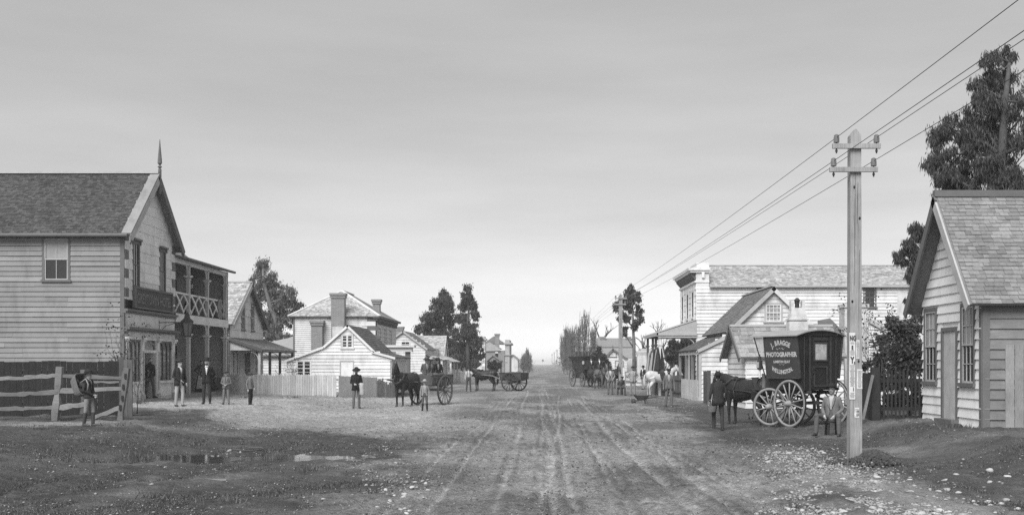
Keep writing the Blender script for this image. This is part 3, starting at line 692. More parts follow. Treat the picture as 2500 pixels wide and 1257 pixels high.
# ------------------------------------------------------------------ two-storey hipped block with brick chimneys
def hipped_block():
    G = .1; Y0, Y1 = 80.0, 91.5; X0, X1 = -17.9, -12.0; ZE = PZ(772, 80); XM = (X0+X1)/2; ZR = PZ(711, 83.5)
    T = thing('hipped_building', 'pale two-storey weatherboard building with hipped roof and brick chimneys', 'building', (XM, (Y0+Y1)/2, G))
    S = Plane(X0, Y0, (1, 0), (0, -1)); wall(T, S, [(0, G), (X1-X0, G), (X1-X0, ZE), (0, ZE)], CREAM, .145, joined=True)
    mb = MB(); S.slab(mb, 0, .12, G, ZE, 0, .05); mb.build('corner_board', TRIM, T)
    Fp = Plane(X1, Y0, (0, 1), (1, 0)); Lf = Y1-Y0
    wall(T, Fp, [(0, G), (Lf, G), (Lf, ZE), (0, ZE)], WHITE, .32, name='front_wall', joined=True)
    for u in (2.2, 5.2, 8.2): window(T, Fp, u, 3.0, 4.5, .9, 2, 2, frame=TRIML, sash=TRIM)
    z = G; k = 0
    while z < ZE-.3:
        mb = MB(); w = .95 if k % 2 else .6; Fp.slab(mb, 0, w, z, z+.32, 0, .06); mb.build('quoin', TRIML if k % 2 else TRIM, T)
        mb = MB(); S.slab(mb, X1-X0-(.55 if k % 2 else .95), X1-X0+.06, z, z+.32, 0, .06); mb.build('quoin', TRIM if k % 2 else WHITE, T); z += .325; k += 1
    mb = MB(); Fp.slab(mb, -.25, Lf+.2, ZE-.12, ZE+.03, -.1, .42); Fp.slab(mb, -.1, Lf, ZE-.30, ZE-.12, -.1, .2); mb.build('cornice', TRIM, T)
    for i in range(18):
        mb = MB(); Fp.slab(mb, .1+i*.62, .24+i*.62, ZE-.52, ZE-.30, 0, .22); mb.build('eave_bracket', TRIM, T)
    mb = MB(); S.slab(mb, -.2, X1-X0+.3, ZE-.08, ZE+.02, -.1, .2); mb.build('eave_board', TRIM, T)
    e = .3; a, b, c, d = (X0-e, Y0-e, ZE), (X1+e+.1, Y0-e, ZE), (X1+e+.1, Y1+e, ZE), (X0-e, Y1+e, ZE); r1, r2 = (XM, Y0+3.3, ZR), (XM, Y1-3.3, ZR)
    rf = roof_slab(T, [a, b, r1], .06, SHINGL, 'hip_roof'); W_ = X1-X0+2*e+.1; sv = Vector(r1)-V(XM, Y0-e, ZE); SL = sv.length
    shingles(rf, a, (1, 0, 0), sv, W_, SL, .15, .16, SHINGL, clip=lambda v: (W_/2*v/SL, W_-W_/2*v/SL), seed=11)
    rr = roof_slab(T, [b, c, r2, r1], .06, SHING, 'roof'); roof_slab(T, [d, a, r1, r2], .06, SHING, 'roof')
    for p, q in ((a, r1), (b, r1), (r1, r2)): mb = MB(); mb.bar(V(*p)+V(0, 0, .03), V(*q)+V(0, 0, .03), .2, .07); mb.build('hip_cap', WHITE, rf)
    chimney(T, PX(825, 80)+.1, Y0-.32, G, PZ(717, 79.7), .95, .62, BRICK)
    chimney(T, PX(777, 80), Y0-.30, G, PZ(784, 79.7), .80, .55, BRICK)
    mb = MB(); mb.box(PX(812, 79), PX(838, 79), 78.9, 79.65, G, PZ(797, 79)); mb.build('chimney_base', PLASTER, T)
    chimney(T, PX(922, 87), 86.5, ZE, PZ(733, 87), .55, .6, BRICK)
    mb = MB(); mb.box(X0+.15, X1-.15, Y0+.15, Y1-.1, G, ZE-.05); mb.build('inner_block', INNER, T)
    # porch hood at the street front
    mb = MB(); mb.box(X1+.07, X1+2.6, Y0+.6, Y0+1.5, PZ(858, 80), PZ(842, 80)); mb.box(X1+.07, X1+2.8, Y0+.4, Y0+1.7, PZ(847, 80), PZ(842, 80)); mb.build('porch_hood', WHITE, T)
    mb = MB(); mb.box(X1+2.1, X1+2.45, Y0+.8, Y0+1.15, G, PZ(858, 80)); mb.build('porch_post', TRIM, T)
hipped_block()
# ------------------------------------------------------------------ white cottage with lean-tos
def lean_to_cottage():
    G = .12; Y0, Y1 = 62.0, 69.2; d = Y0
    T = thing('lean_to_cottage', 'small white cottage, gable end on, with lean-tos and casement windows', 'cottage', (-11.3, 65.5, G))
    xa, za = PX(849, d), PZ(797, d); xb, zb = PX(789, d), PZ(849, d); xc, zc = PX(700, d), PZ(881, d); xe, ze = PX(910, d), PZ(855, d); xf, zf = PX(953, d), PZ(872, d)
    S = Plane(xc, Y0, (1, 0), (0, -1)); q = lambda x: x-xc
    u1, u2, u3 = q(PX(742, d)), q(PX(848, d)), q(PX(847, d))
    hol = [(u1-.42, u1+.42, PZ(919, d), PZ(879, d)), (u2-.36, u2+.36, PZ(850, d), PZ(816, d)), (u3-.36, u3+.36, G, PZ(881, d))]
    wall(T, S, [(0, G), (q(xf), G), (q(xf), zf), (q(xe), ze), (q(xa), za), (q(xb), zb), (0, zc)], WHITE, .19, hol)
    def casement(u, z0, z1, w):
        o = window(T, S, u, z0, z1, w, 2, 4, frame=WHITE, sash=WHITE, cas=.05); mb = MB(); S.slab(mb, u-.05, u+.05, z0, z1, .02, .05); mb.build('mullion', WHITE, o)
    casement(u1, PZ(917, d), PZ(881, d), .76); casement(u2, PZ(848, d), PZ(818, d), .58)
    mb = MB(); S.slab(mb, u3-.34, u3+.34, G, PZ(882, d), -.0, .02); dd = mb.build('door', WHITE, T); mb = MB(); S.slab(mb, u3-.40, u3+.4, PZ(882, d), PZ(879, d), 0, .05); S.slab(mb, u3-.40, u3-.34, G, PZ(882, d), 0, .05); S.slab(mb, u3+.34, u3+.4, G, PZ(882, d), 0, .05); mb.build('door_frame', TRIML, dd)
    e = .12
    def slope(p, r, mat, nm, sh=None, seed=1, y1=Y1):
        (xp, zp), (xq, zq) = p, r
        s = roof_slab(T, [(xp, Y0-e, zp), (xp, y1, zp), (xq, y1, zq), (xq, Y0-e, zq)], .06, mat, nm)
        if sh:
            sv = V(xq-xp, 0, zq-zp); shingles(s, (xp, Y0-e, zp), (0, 1, 0), sv, y1-Y0+e, sv.length, .19, .2, sh, seed=seed)
        bargeboard(T, [(xp, Y0-e-.01, zp+.0), (xq, Y0-e-.01, zq+.0)], .12, .05, WHITE, (0, -1, 0)); return s
    slope((xe+.15, ze-.05), (xa, za+.1), SHINGD, 'roof', SHINGD, 12)
    slope((xb-.0, zb+.08), (xa, za+.1), SHING, 'roof')
    slope((xf+.3, zf-.0), (xe-.05, ze-.02), SHINGD, 'lean_to_roof', SHINGD, 13)
    slope((xc-.15, zc+.02), (xb, zb+.08), SHING, 'lean_to_roof')
    # vertical boards on the street side
    Fp = Plane(xf, Y0, (0, 1), (1, 0)); mb = MB(); Fp.slab(mb, 0, Y1-Y0, G+.25, zf-.15, -.1, 0); w = mb.build('side_wall', WHITE, T)
    for i in range(18):
        mb = MB(); u = .05+i*.40; Fp.slab(mb, u, u+.26, G+.3, zf-.22, 0, .05); mb.build('plank', WHITE, w)
    mb = MB(); Fp.slab(mb, -.02, Y1-Y0, zf-.2, zf-.06, 0, .09); Fp.slab(mb, 0, Y1-Y0, G+.1, G+.28, 0, .09); mb.build('rail', WHITE, w)
    mb = MB(); mb.box(xc+.1, xf-.12, Y0+.13, Y1-.1, G, zc-.05); mb.box(xb, xe, Y0+.13, Y1-.1, zc-.1, zb-.1); mb.build('inner_block', INNER, T)
lean_to_cottage()
def verandah_cottage():
    G = .0; d = 100.0
    T = thing('verandah_cottage', 'small grey-roofed cottage with verandah beside the dark gum trees', 'cottage', (-10.5, 104, G))
    xl, xa, xr = PX(940, d), PX(984, d), PX(1038, d); za, zr = PZ(809, d), PZ(846, d)
    S = Plane(xl, d, (1, 0), (0, -1)); q = lambda x: x-xl; zl = PZ(842, d)
    uw = q(PX(990, d))
    wall(T, S, [(0, G), (q(xr), G), (q(xr), zr), (q(xa), za), (0, zl)], WHITE, .24, [(uw-.45, uw+.45, PZ(847, d), PZ(832, d))], joined=True)
    window(T, S, uw, PZ(846, d), PZ(834, d), .75, 2, 2, frame=WHITE, sash=WHITE)
    Y1 = 108
    r = roof_slab(T, [(xr+.25, d-.2, zr-.2), (xr+.25, Y1, zr-.2), (xa, Y1, za+.08), (xa, d-.2, za+.08)], .07, SHING); sv = V(xa-xr-.25, 0, za-zr+.28)
    shingles(r, (xr+.25, d-.2, zr-.2), (0, 1, 0), sv, Y1-d+.2, sv.length, .2, .25, SHING, seed=15)
    roof_slab(T, [(xl-.2, d-.2, zl), (xl-.2, Y1, zl), (xa, Y1, za+.08), (xa, d-.2, za+.08)], .07, SHING)
    bargeboard(T, [(xr+.25, d-.22, zr-.2), (xa, d-.22, za+.08)], .14, .05, TRIML, (0, -1, 0)); bargeboard(T, [(xl-.2, d-.22, zl), (xa, d-.22, za+.08)], .14, .05, TRIML, (0, -1, 0))
    chimney(T, PX(975, 106), 106, 3, PZ(798, 106), .7, .7, BRICK)
    Fp = Plane(xr, d, (0, 1), (1, 0)); wall(T, Fp, [(0, G), (16, G), (16, zr), (0, zr)], CREAM, .3, joined=True, name='front_wall')
    # rear wing, ridge across
    d2 = 112; x0, x1 = PX(1012, d2), PX(1083, d2); z0, z1 = PZ(872, d2), PZ(819, d2+3)
    r = roof_slab(T, [(x0, d2, z0), (x1, d2, z0), (x1, d2+3.2, z1), (x0, d2+3.2, z1)], .08, SHINGL, 'wing_roof'); sv = V(0, 3.2, z1-z0); shingles(r, (x0, d2, z0), (1, 0, 0), sv, x1-x0, sv.length, .2, .25, SHINGL, seed=16)
    roof_slab(T, [(x0, d2+6.4, z0), (x1, d2+6.4, z0), (x1, d2+3.2, z1), (x0, d2+3.2, z1)], .08, SHINGL, 'wing_roof')
    mb = MB(); mb.prism([(x1-.1, d2+.2, G), (x1-.1, d2+6.2, G), (x1-.1, d2+6.2, z0), (x1-.1, d2+3.2, z1-.1), (x1-.1, d2+.2, z0)], (-.1, 0, 0)); mb.build('gable_wall', WHITE, T)
    bargeboard(T, [(x1, d2, z0), (x1, d2+3.2, z1)], .3, .06, WHITE, (1, 0, 0)); bargeboard(T, [(x1, d2+6.4, z0), (x1, d2+3.2, z1)], .3, .06, WHITE, (1, 0, 0))
    # verandahs
    for (ya, yb, px0, px1, pyt, pyb, pxp) in ((100.5, 106, 1038, 1085, 864, 877, 1078), (107, 116, 1075, 1108, 868, 882, 1100)):
        xa_, xb_ = PX(px0, ya), PX(px1, ya); zt, zb = PZ(pyt, ya), PZ(pyb, ya)
        roof_slab(T, [(xa_, ya, zt), (xa_, yb, zt), (xb_, yb, zb), (xb_, ya, zb)], .06, M("white_iron_roof", .45, var=.1, scale=5), 'verandah_roof')
        xp = PX(pxp, ya)
        for y in (ya+.1, (ya+yb)/2, yb-.2): mb = MB(); mb.box(xp-.08, xp+.08, y-.08, y+.08, G, zb+.1); mb.build('post', WHITE, T)
        mb = MB(); mb.box(xp-.06, xp+.06, ya, yb, zb-.15, zb+.05); mb.build('verandah_beam', TRIM, T)
    mb = MB(); mb.box(xl+.1, xr-.12, d+.14, Y1, G, zr-.1); mb.build('inner_block', INNER, T)
verandah_cottage()
def brick_bank():
    G = 0; d = 150.0
    T = thing('brick_building', 'two-storey brick building with parapet, gable and tall chimney far down the street', 'building', (-6.5, 158, G))
    x0, x1, x2 = PX(1172, d), PX(1232, d), PX(1244, d)
    mb = MB(); mb.box(PX(1184, d), x1, d, d+12, G, PZ(855, d)); mb.prism([(PX(1184, d), d, PZ(855, d)), (x1-.6, d, PZ(850, d)), (PX(1196, d), d, PZ(836, d)), (PX(1184, d), d, PZ(840, d))], (0, 9, 0)); mb.build('wall', BRICK, T)
    mb = MB(); mb.prism([(PX(1182, d), d-.2, PZ(857, d)), (PX(1222, d), d-.2, PZ(856, d)), (PX(1222, d), d-.2, PZ(852, d)), (PX(1196, d), d-.2, PZ(835, d)), (PX(1182, d), d-.2, PZ(841, d))], (0, .15, 0)); mb.build('gable', M("rendered_gable", .38), T)
    r = d+9; mb = MB(); mb.prism([(PX(1180, r), r, PZ(838, r)), (PX(1236, r), r, PZ(840, r)), (PX(1206, r), r, PZ(820, r))], (0, 6, 0)); mb.build('hip_roof', SHING, T)
    chimney(T, PX(1214, d+5), d+5, 4, PZ(815, d+5), .42*1.4, .6, BRICK)
    mb = MB(); mb.box(PX(1233, d), x2, d-.1, d+10, G, PZ(838, d)); mb.box(PX(1230, d), x2+.25, d-.35, d+10.2, PZ(840, d), PZ(836, d)); mb.box(PX(1233, d), x2, d-.1, d+8, PZ(836, d), PZ(829, d)); mb.box(PX(1231, d), x2+.12, d-.25, d+10.1, PZ(867, d), PZ(865, d)); mb.build('parapet', M("rendered_stone", .40, var=.15), T)
    for i, (a, b, c, e) in enumerate(((1209, 1216, 862, 858), (1209, 1216, 877, 863))):
        mb = MB(); mb.box(PX(a, d), PX(b, d), d-.06, d, PZ(c, d), PZ(e, d)); mb.build('window', WHITE if i == 0 else GLASS, T)
    T2 = thing('pillar_building', 'pale quoined corner of a tall building showing behind the gum trees', 'building', (x0, d-10, G))
    y = 140.0; mb = MB(); mb.box(PX(1160, y), PX(1184, y), y, y+3, G, PZ(828, y)); mb.build('wall', WHITE, T2)
    mb = MB(); mb.box(PX(1160, y), PX(1187, y), y-.2, y+3.1, PZ(830, y), PZ(826, y)); mb.box(PX(1160, y), PX(1183, y), y, y+3, PZ(826, y), PZ(821, y)); mb.build('cornice', TRIML, T2)
    z = G; k = 0
    while z < PZ(833, y):
        mb = MB(); mb.box(PX(1176 if k % 2 else 1179, y), PX(1184.4, y), y-.06, y+.5, z, z+.38); mb.build('quoin', TRIML if k % 2 else WHITE, T2); z += .4; k += 1
    T3 = thing('brick_cottage', 'small gabled brick cottage in front of the far brick building', 'cottage', (PX(1205, 140), 142, G))
    y = 138.0; xa = PX(1203, y); mb = MB(); mb.prism([(PX(1189, y), y, G), (PX(1221, y), y, G), (PX(1221, y), y, PZ(880, y)), (xa, y, PZ(868, y)), (PX(1189, y), y, PZ(880, y))], (0, 6, 0)); mb.build('wall', BRICK, T3)
    for p in (1187, 1224): mb = MB(); mb.bar((PX(p, y), y+2.9, PZ(881, y)), (xa, y+2.9, PZ(867, y)), 6.2, .1, (0, 0, 1)); mb.build('roof', SHING, T3)
    mb = MB(); mb.box(PX(1222, y), PX(1238, y), y+1, y+1.2, PZ(886, y), PZ(883, y)); mb.build('porch_roof', SHING, T3)
    T4 = thing('far_gabled_house', 'hazy pale house with a dark gable edge near the vanishing road, left side', 'house', (PX(1254, 215), 218, G))
    y = 215.0; xa = PX(1252, y); mb = MB(); mb.prism([(PX(1243, y), y, G), (PX(1264, y), y, G), (PX(1264, y), y, PZ(876, y)), (xa, y, PZ(866, y)), (PX(1243, y), y, PZ(874, y))], (0, 9, 0)); mb.build('wall', CREAM, T4)
    for p, z in ((1242, 874.5), (1266, 877.5)): mb = MB(); mb.bar((PX(p, y), y+4.4, PZ(z, y)), (xa, y+4.4, PZ(865.4, y)), 9.4, .15); mb.build('roof', SHING, T4)
    for (a, b) in ((881, 879), (892, 887)): mb = MB(); mb.box(PX(1244, y), PX(1247.5, y), y-.06, y, PZ(a, y), PZ(b, y)); mb.build('window', GLASS, T4)
brick_bank()
SHINGM = M('split_shingle', .26, var=.25, scale=1.4, fine=.25, fscale=12, objvar=.3, island=.3, bump=.3)
# ------------------------------------------------------------------ right side: long two-storey shop
def long_shop():
    G = 0; Y0, Y1 = 66.0, 73.4; XF = 9.3; XB = 24.5; ZE = PZ(697, Y0); ZR = PZ(649, (Y0+Y1)/2); YM = (Y0+Y1)/2
    T = thing('long_shop', 'long white two-storey shop with shingled roof, parapet front and corrugated verandah', 'shop', (XF+7, YM, G))
    S = Plane(XF, Y0, (1, 0), (0, -1)); L = XB-XF
    q = lambda px: PX(px, Y0)-XF
    w2 = (q(2112), q(2134)); w1 = (q(1848), q(1890))
    hol = [(w2[0], w2[1], PZ(752, Y0), PZ(701, Y0)), (w1[0], w1[1], PZ(735, Y0), PZ(701, Y0))]
    wall(T, S, [(0, G), (L, G), (L, ZE), (0, ZE)], WHITE, .205, hol)
    window(T, S, sum(w2)/2, PZ(750, Y0), PZ(703, Y0), .62, 2, 4, frame=TRIM, sash=TRIM); window(T, S, sum(w1)/2, PZ(735, Y0), PZ(703, Y0), .9, 2, 2, frame=TRIM, sash=TRIM)
    mb = MB(); S.slab(mb, q(2190), q(2214), PZ(900, Y0), PZ(712, Y0), .0, .05); mb.build('tall_door', WHITE, T)
    Fp = Plane(XF, Y0, (0, 1), (-1, 0)); Wd = Y1-Y0
    zt = PZ(641, Y0)
    hol = [(u-.5, u+.5, PZ(778, 68), PZ(712, 68)) for u in (1.3, 3.7, 6.1)]
    wall(T, Fp, [(0, 4.2), (Wd, 4.2), (Wd, zt-.5), (0, zt-.5)], WHITE, .36, hol, name='front_wall')
    wall(T, Fp, [(0, G), (Wd, G), (Wd, 4.2), (0, 4.2)], WHITE, .3, name='shop_wall')
    for u in (1.3, 3.7, 6.1):
        o = window(T, Fp, u, PZ(776, 68), PZ(715, 68), .8, 2, 2, frame=WHITE, sash=TRIM, pane=M("shutter", .10, var=.2))
        mb = MB(); Fp.slab(mb, u-.62, u-.56, PZ(785, 68), PZ(700, 68), 0, .08); Fp.slab(mb, u+.56, u+.62, PZ(785, 68), PZ(700, 68), 0, .08); mb.build('pilaster', WHITE, o)
    # side return of the parapet and cornice
    mb = MB(); mb.box(XF, XF+.75, Y0-.02, Y1+.02, ZE-.3, zt); mb.build('parapet', CREAM, T)
    zc = PZ(660, Y0)
    mb = MB(); mb.box(XF-.50, XF+.80, Y0-.20, Y1+.3, zc, zc+.16); mb.box(XF-.38, XF+.78, Y0-.12, Y1+.2, zc-.13, zc); mb.box(XF-.12, XF+.76, Y0-.06, Y1+.1, zc-.72, zc-.62); mb.build('cornice', WHITE, T)
    for i in range(16):
        y = Y0+.12+i*.47; mb = MB(); mb.prism([(XF, y, zc-.62), (XF, y, zc-.13), (XF-.33, y, zc-.13), (XF-.30, y, zc-.28)], (0, .16, 0)); mb.build('eave_bracket', TRIM, T)
    mb = MB(); mb.box(XF+.30, XF+.46, Y0-.14, Y0-.06, zc-.45, zc-.13); mb.build('eave_bracket', WHITE, T)
    # roof
    e = .22; ze = ZE-.02
    r = roof_slab(T, [(XF+.75, Y0-e, ze), (XB, Y0-e, ze), (XB, YM, ZR), (XF+.75, YM, ZR)], .08, SOFFIT); sv = V(0, YM-Y0+e, ZR-ze)
    shingles(r, (XF+.76, Y0-e, ze), (1, 0, 0), sv, XB-XF-.8, sv.length, .16, .17, SHINGL, seed=21)
    roof_slab(T, [(XF+.75, Y1+e, ze), (XB, Y1+e, ze), (XB, YM, ZR), (XF+.75, YM, ZR)], .08, SHING)
    mb = MB(); mb.bar((XF+.75, YM, ZR+.03), (XB, YM, ZR+.03), .2, .06); mb.build('ridge_cap', TRIML, r)
    mb = MB(); mb.bar((XF+.75, Y0-e-.02, ze-.04), (XB, Y0-e-.02, ze-.04), .05, .10); mb.build('eave_board', TRIML, T)
    # corrugated verandah over the footpath
    xv = XF-2.2; zb = PZ(812, Y0); zw = PZ(781, Y0)
    mb = MB(); n = 104; y0, y1 = Y0-.1, Y1+.1; top = []; bot = []
    for i in range(n+1):
        y = y0+(y1-y0)*i/n; dz = .035*math.sin(i*math.pi/2*1.0)
        k = min(1, min(i/n*(y1-y0), (1-i/n)*(y1-y0))/1.6)
        top.append((XF-.02-(1-k)*0, y, zb+(zw-zb)*1.0+dz)); bot.append((xv-.15, y, zb+dz))
    vs = top+bot; mb.add(vs, [(i, i+1, n+2+i, n+1+i) for i in range(n)]); vr = mb.build('verandah_roof', M("corrugated_iron", .42, rough=.5, var=.12, scale=3, objvar=0), T, smooth=True)
    mb = MB(); mb.prism([(xv-.12, Y0-.06, zb-.02), (XF, Y0-.06, zb-.02), (XF, Y0-.06, zw-.02)], (0, .06, 0)); mb.build('verandah_end', M("verandah_end_iron", .40, var=.1, fine=.25, fscale=14, fstretch=(6, 1, .4)), T)
    mb = MB(); mb.box(xv-.20, XF, Y0-.16, Y0-.06, zb-.16, zb-.01); mb.box(xv-.22, xv-.10, Y0-.16, Y1+.1, zb-.20, zb-.01); mb.box(xv-.10, XF, Y0-.10, Y0-.0, zb-.30, zb-.16); mb.build('fascia', TRIML, T)
    mb = MB(); mb.box(xv-.08, XF, Y0+.02, Y1, zb-.20, zb-.15); mb.build('ceiling', SOFFIT, T)
    for i, y in enumerate((Y0+.05, Y0+2.2, Y0+4.0, Y1-.1)):
        mb = MB(); mb.box(xv-.07, xv+.07, y-.07, y+.07, G, zb-.2); mb.box(xv-.11, xv+.11, y-.11, y+.11, zb-.75, zb-.66); po = mb.build('post', WHITE if i == 0 else TRIM, T)
        mb = MB(); arch_bracket(mb, (xv, y+.08, zb-.65), (xv, y+.6, zb-.2), 0, .05); 
        if i == 0: arch_bracket(mb, (xv+.08, y, zb-.95), (xv+.85, y, zb-.3), 0, .06); arch_bracket(mb, (XF-.05, y, zb-.95), (XF-.7, y, zb-.3), 0, .06)
        mb.build('bracket', WHITE, po)
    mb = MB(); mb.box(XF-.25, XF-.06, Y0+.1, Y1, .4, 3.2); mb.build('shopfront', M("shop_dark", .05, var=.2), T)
    for y in (Y0+1.0, Y0+2.6, Y0+4.6): mb = MB(); mb.box(XF-.36, XF-.26, y, y+.16, .2, 3.4); mb.build('shop_pilaster', TRIML, T)
    mb = MB(); mb.box(XF+.14, XB-.1, Y0+.14, Y1-.14, G, ZE-.1); mb.build('inner_block', INNER, T)
    # goods hung out for sale
    garm = [(xv-.10, Y0+.0, 2.9, 1.5, .55, .04), (xv-.12, Y0+.6, 2.75, 1.35, .45, .30), (xv-.10, Y0+2.0, 2.8, 1.6, .4, .035), (xv-.16, Y0+2.7, 2.6, 1.3, .5, .35), (xv+.12, Y0+.45, 2.95, 1.7, .6, .06), (xv-.1, Y0+4.0, 2.7, 1.5, .45, .05), (xv-.2, Y0+4.6, 2.6, 1.3, .4, .32)]
    lab = ['long dark coat hung from the white front verandah post', 'pale folded cloth hung beside the white front verandah post', 'narrow dark coat hung on the second verandah post', 'pale cloth hung beyond the second verandah post', 'broad charcoal coat hung nearest the shop doorway', 'dark garment hung from the third verandah post', 'pale garment hung farthest along the verandah']
    for (x, y, zt_, hgt, w, v), lb in zip(garm, lab):
        mb = MB(); rs = []; k = 20
        for j in range(9):
            t = j/8; rr = .05+w*.5*t**.8; ring = []
            for i in range(k):
                a = 2*math.pi*i/k; f = 1+.28*t*math.sin(5*a+x*9+y)+.12*t*math.sin(9*a)
                ring.append((x+rr*f*.75*math.cos(a), y+rr*f*math.sin(a), zt_-hgt*t+.03*math.sin(3*a)))
            rs.append(ring)
        mb.rings(rs); o = mb.build('hanging_garment', cloth(v), smooth=True); tag(o, lb, 'garment', 'garments hung out on the shop verandah')
long_shop()
# ------------------------------------------------------------------ gabled cottage in front of the shop
def street_cottage():
    G = 0; Y0, Y1 = 55.8, 64.0; XA = 11.72; ZA = PZ(705, Y0); XL, XR_ = 9.6, 13.85; ZL = PZ(803, Y0); XV = 8.05; ZV = PZ(856, Y0)
    T = thing('street_cottage', 'white gabled cottage with dark mossy shingles and a lean-to street verandah', 'cottage', (XA, 60, G))
    S = Plane(XV, Y0, (1, 0), (0, -1)); q = lambda x: x-XV
    ux = q(PX(1888, Y0)); wz0, wz1 = PZ(784, Y0), PZ(743, Y0)
    wall(T, S, [(0, G), (q(XR_), G), (q(XR_), ZL), (q(XA), ZA), (q(XL), ZL), (q(XL), ZL-.12), (0, ZV)], WHITE, .225, [(ux-.46, ux+.46, wz0-.05, wz1+.05)])
    window(T, S, ux, wz0, wz1, .75, 4, 4, frame=TRIML, sash=WHITE, blind=.95)
    mb = MB(); S.slab(mb, -.08, .06, G, ZV, -.02, .05); mb.build('corner_board', TRIML, T)
    e = .22; rise = (ZA-ZL)/(XA-XL); xe = XL-.28; ze = ZL-.28*rise+.12; zr = ZA+.12
    r = roof_slab(T, [(xe, Y0-e, ze), (xe, Y1, ze), (XA, Y1, zr), (XA, Y0-e, zr)], .07, SHINGD); sv = V(XA-xe, 0, zr-ze)
    shingles(r, (xe, Y0-e, ze), (0, 1, 0), sv, Y1-Y0+e, sv.length, .15, .16, SHINGD, seed=23)
    xe2 = 2*XA-xe; roof_slab(T, [(xe2, Y0-e, ze), (xe2, Y1, ze), (XA, Y1, zr), (XA, Y0-e, zr)], .07, SHINGD)
    for x in (xe, xe2): bargeboard(T, [(x, Y0-e-.02, ze-.01), (XA, Y0-e-.02, zr-.01)], .20, .05, WHITE if x == xe2 else TRIML, (0, -1, 0))
    mb = MB(); mb.bar((XA, Y0-e, zr+.03), (XA, Y1, zr+.03), .22, .07); mb.build('ridge_cap', TRIML, r)
    # lean-to verandah roof
    za, zb = ZL-.22, ZV+.05; xb = XV-.18
    v = roof_slab(T, [(xb, Y0-.1, zb), (xb, Y1, zb), (XL, Y1, za), (XL, Y0-.1, za)], .06, SHINGD, 'lean_to_roof'); sv = V(XL-xb, 0, za-zb); shingles(v, (xb, Y0-.1, zb), (0, 1, 0), sv, Y1-Y0+.1, sv.length, .15, .16, SHINGD, seed=24)
    bargeboard(T, [(xb, Y0-.13, zb), (XL, Y0-.13, za)], .16, .05, TRIML, (0, -1, 0))
    mb = MB(); mb.box(XV-.06, XV+.06, Y0, Y1, ZV-.18, ZV-.04); mb.build('verandah_beam', WHITE, T)
    for y in (Y0+.75, Y0+2.9, Y0+5.2, Y1-.1): mb = MB(); mb.box(XV-.07, XV+.07, y-.07, y+.07, G, ZV-.18); mb.build('post', OLDW, T)
    i = 0; y = Y0+.12
    fm = MB(); fm.box(-.012, .012, -.06, .06, 0, 1.05); fm = fm.mesh('picket', PALING)
    while y < Y0+6.6:
        link('picket', fm, T, Matrix.Translation((XV-.09, y+.07, G+.02+random.uniform(-.01, .01)))); y += .135
    mb = MB(); mb.box(XV-.11, XV-.08, Y0+.05, Y0+6.7, .0, .22); mb.build('base_board', PALING, T)
    Bk = Plane(XL, Y0+.15, (0, 1), (-1, 0)); wall(T, Bk, [(0, G), (Y1-Y0-.2, G), (Y1-Y0-.2, ZL), (0, ZL)], WHITE, .22, name='verandah_wall', joined=True)
    for u in (1.6, 5.2): window(T, Bk, u, .9, 2.2, .9, 2, 4, frame=TRIM, sash=WHITE)
    mb = MB(); mb.box(XL+.15, XR_-.1, Y0+.14, Y1-.1, G, ZL-.1); mb.build('inner_block', INNER, T)
street_cottage()
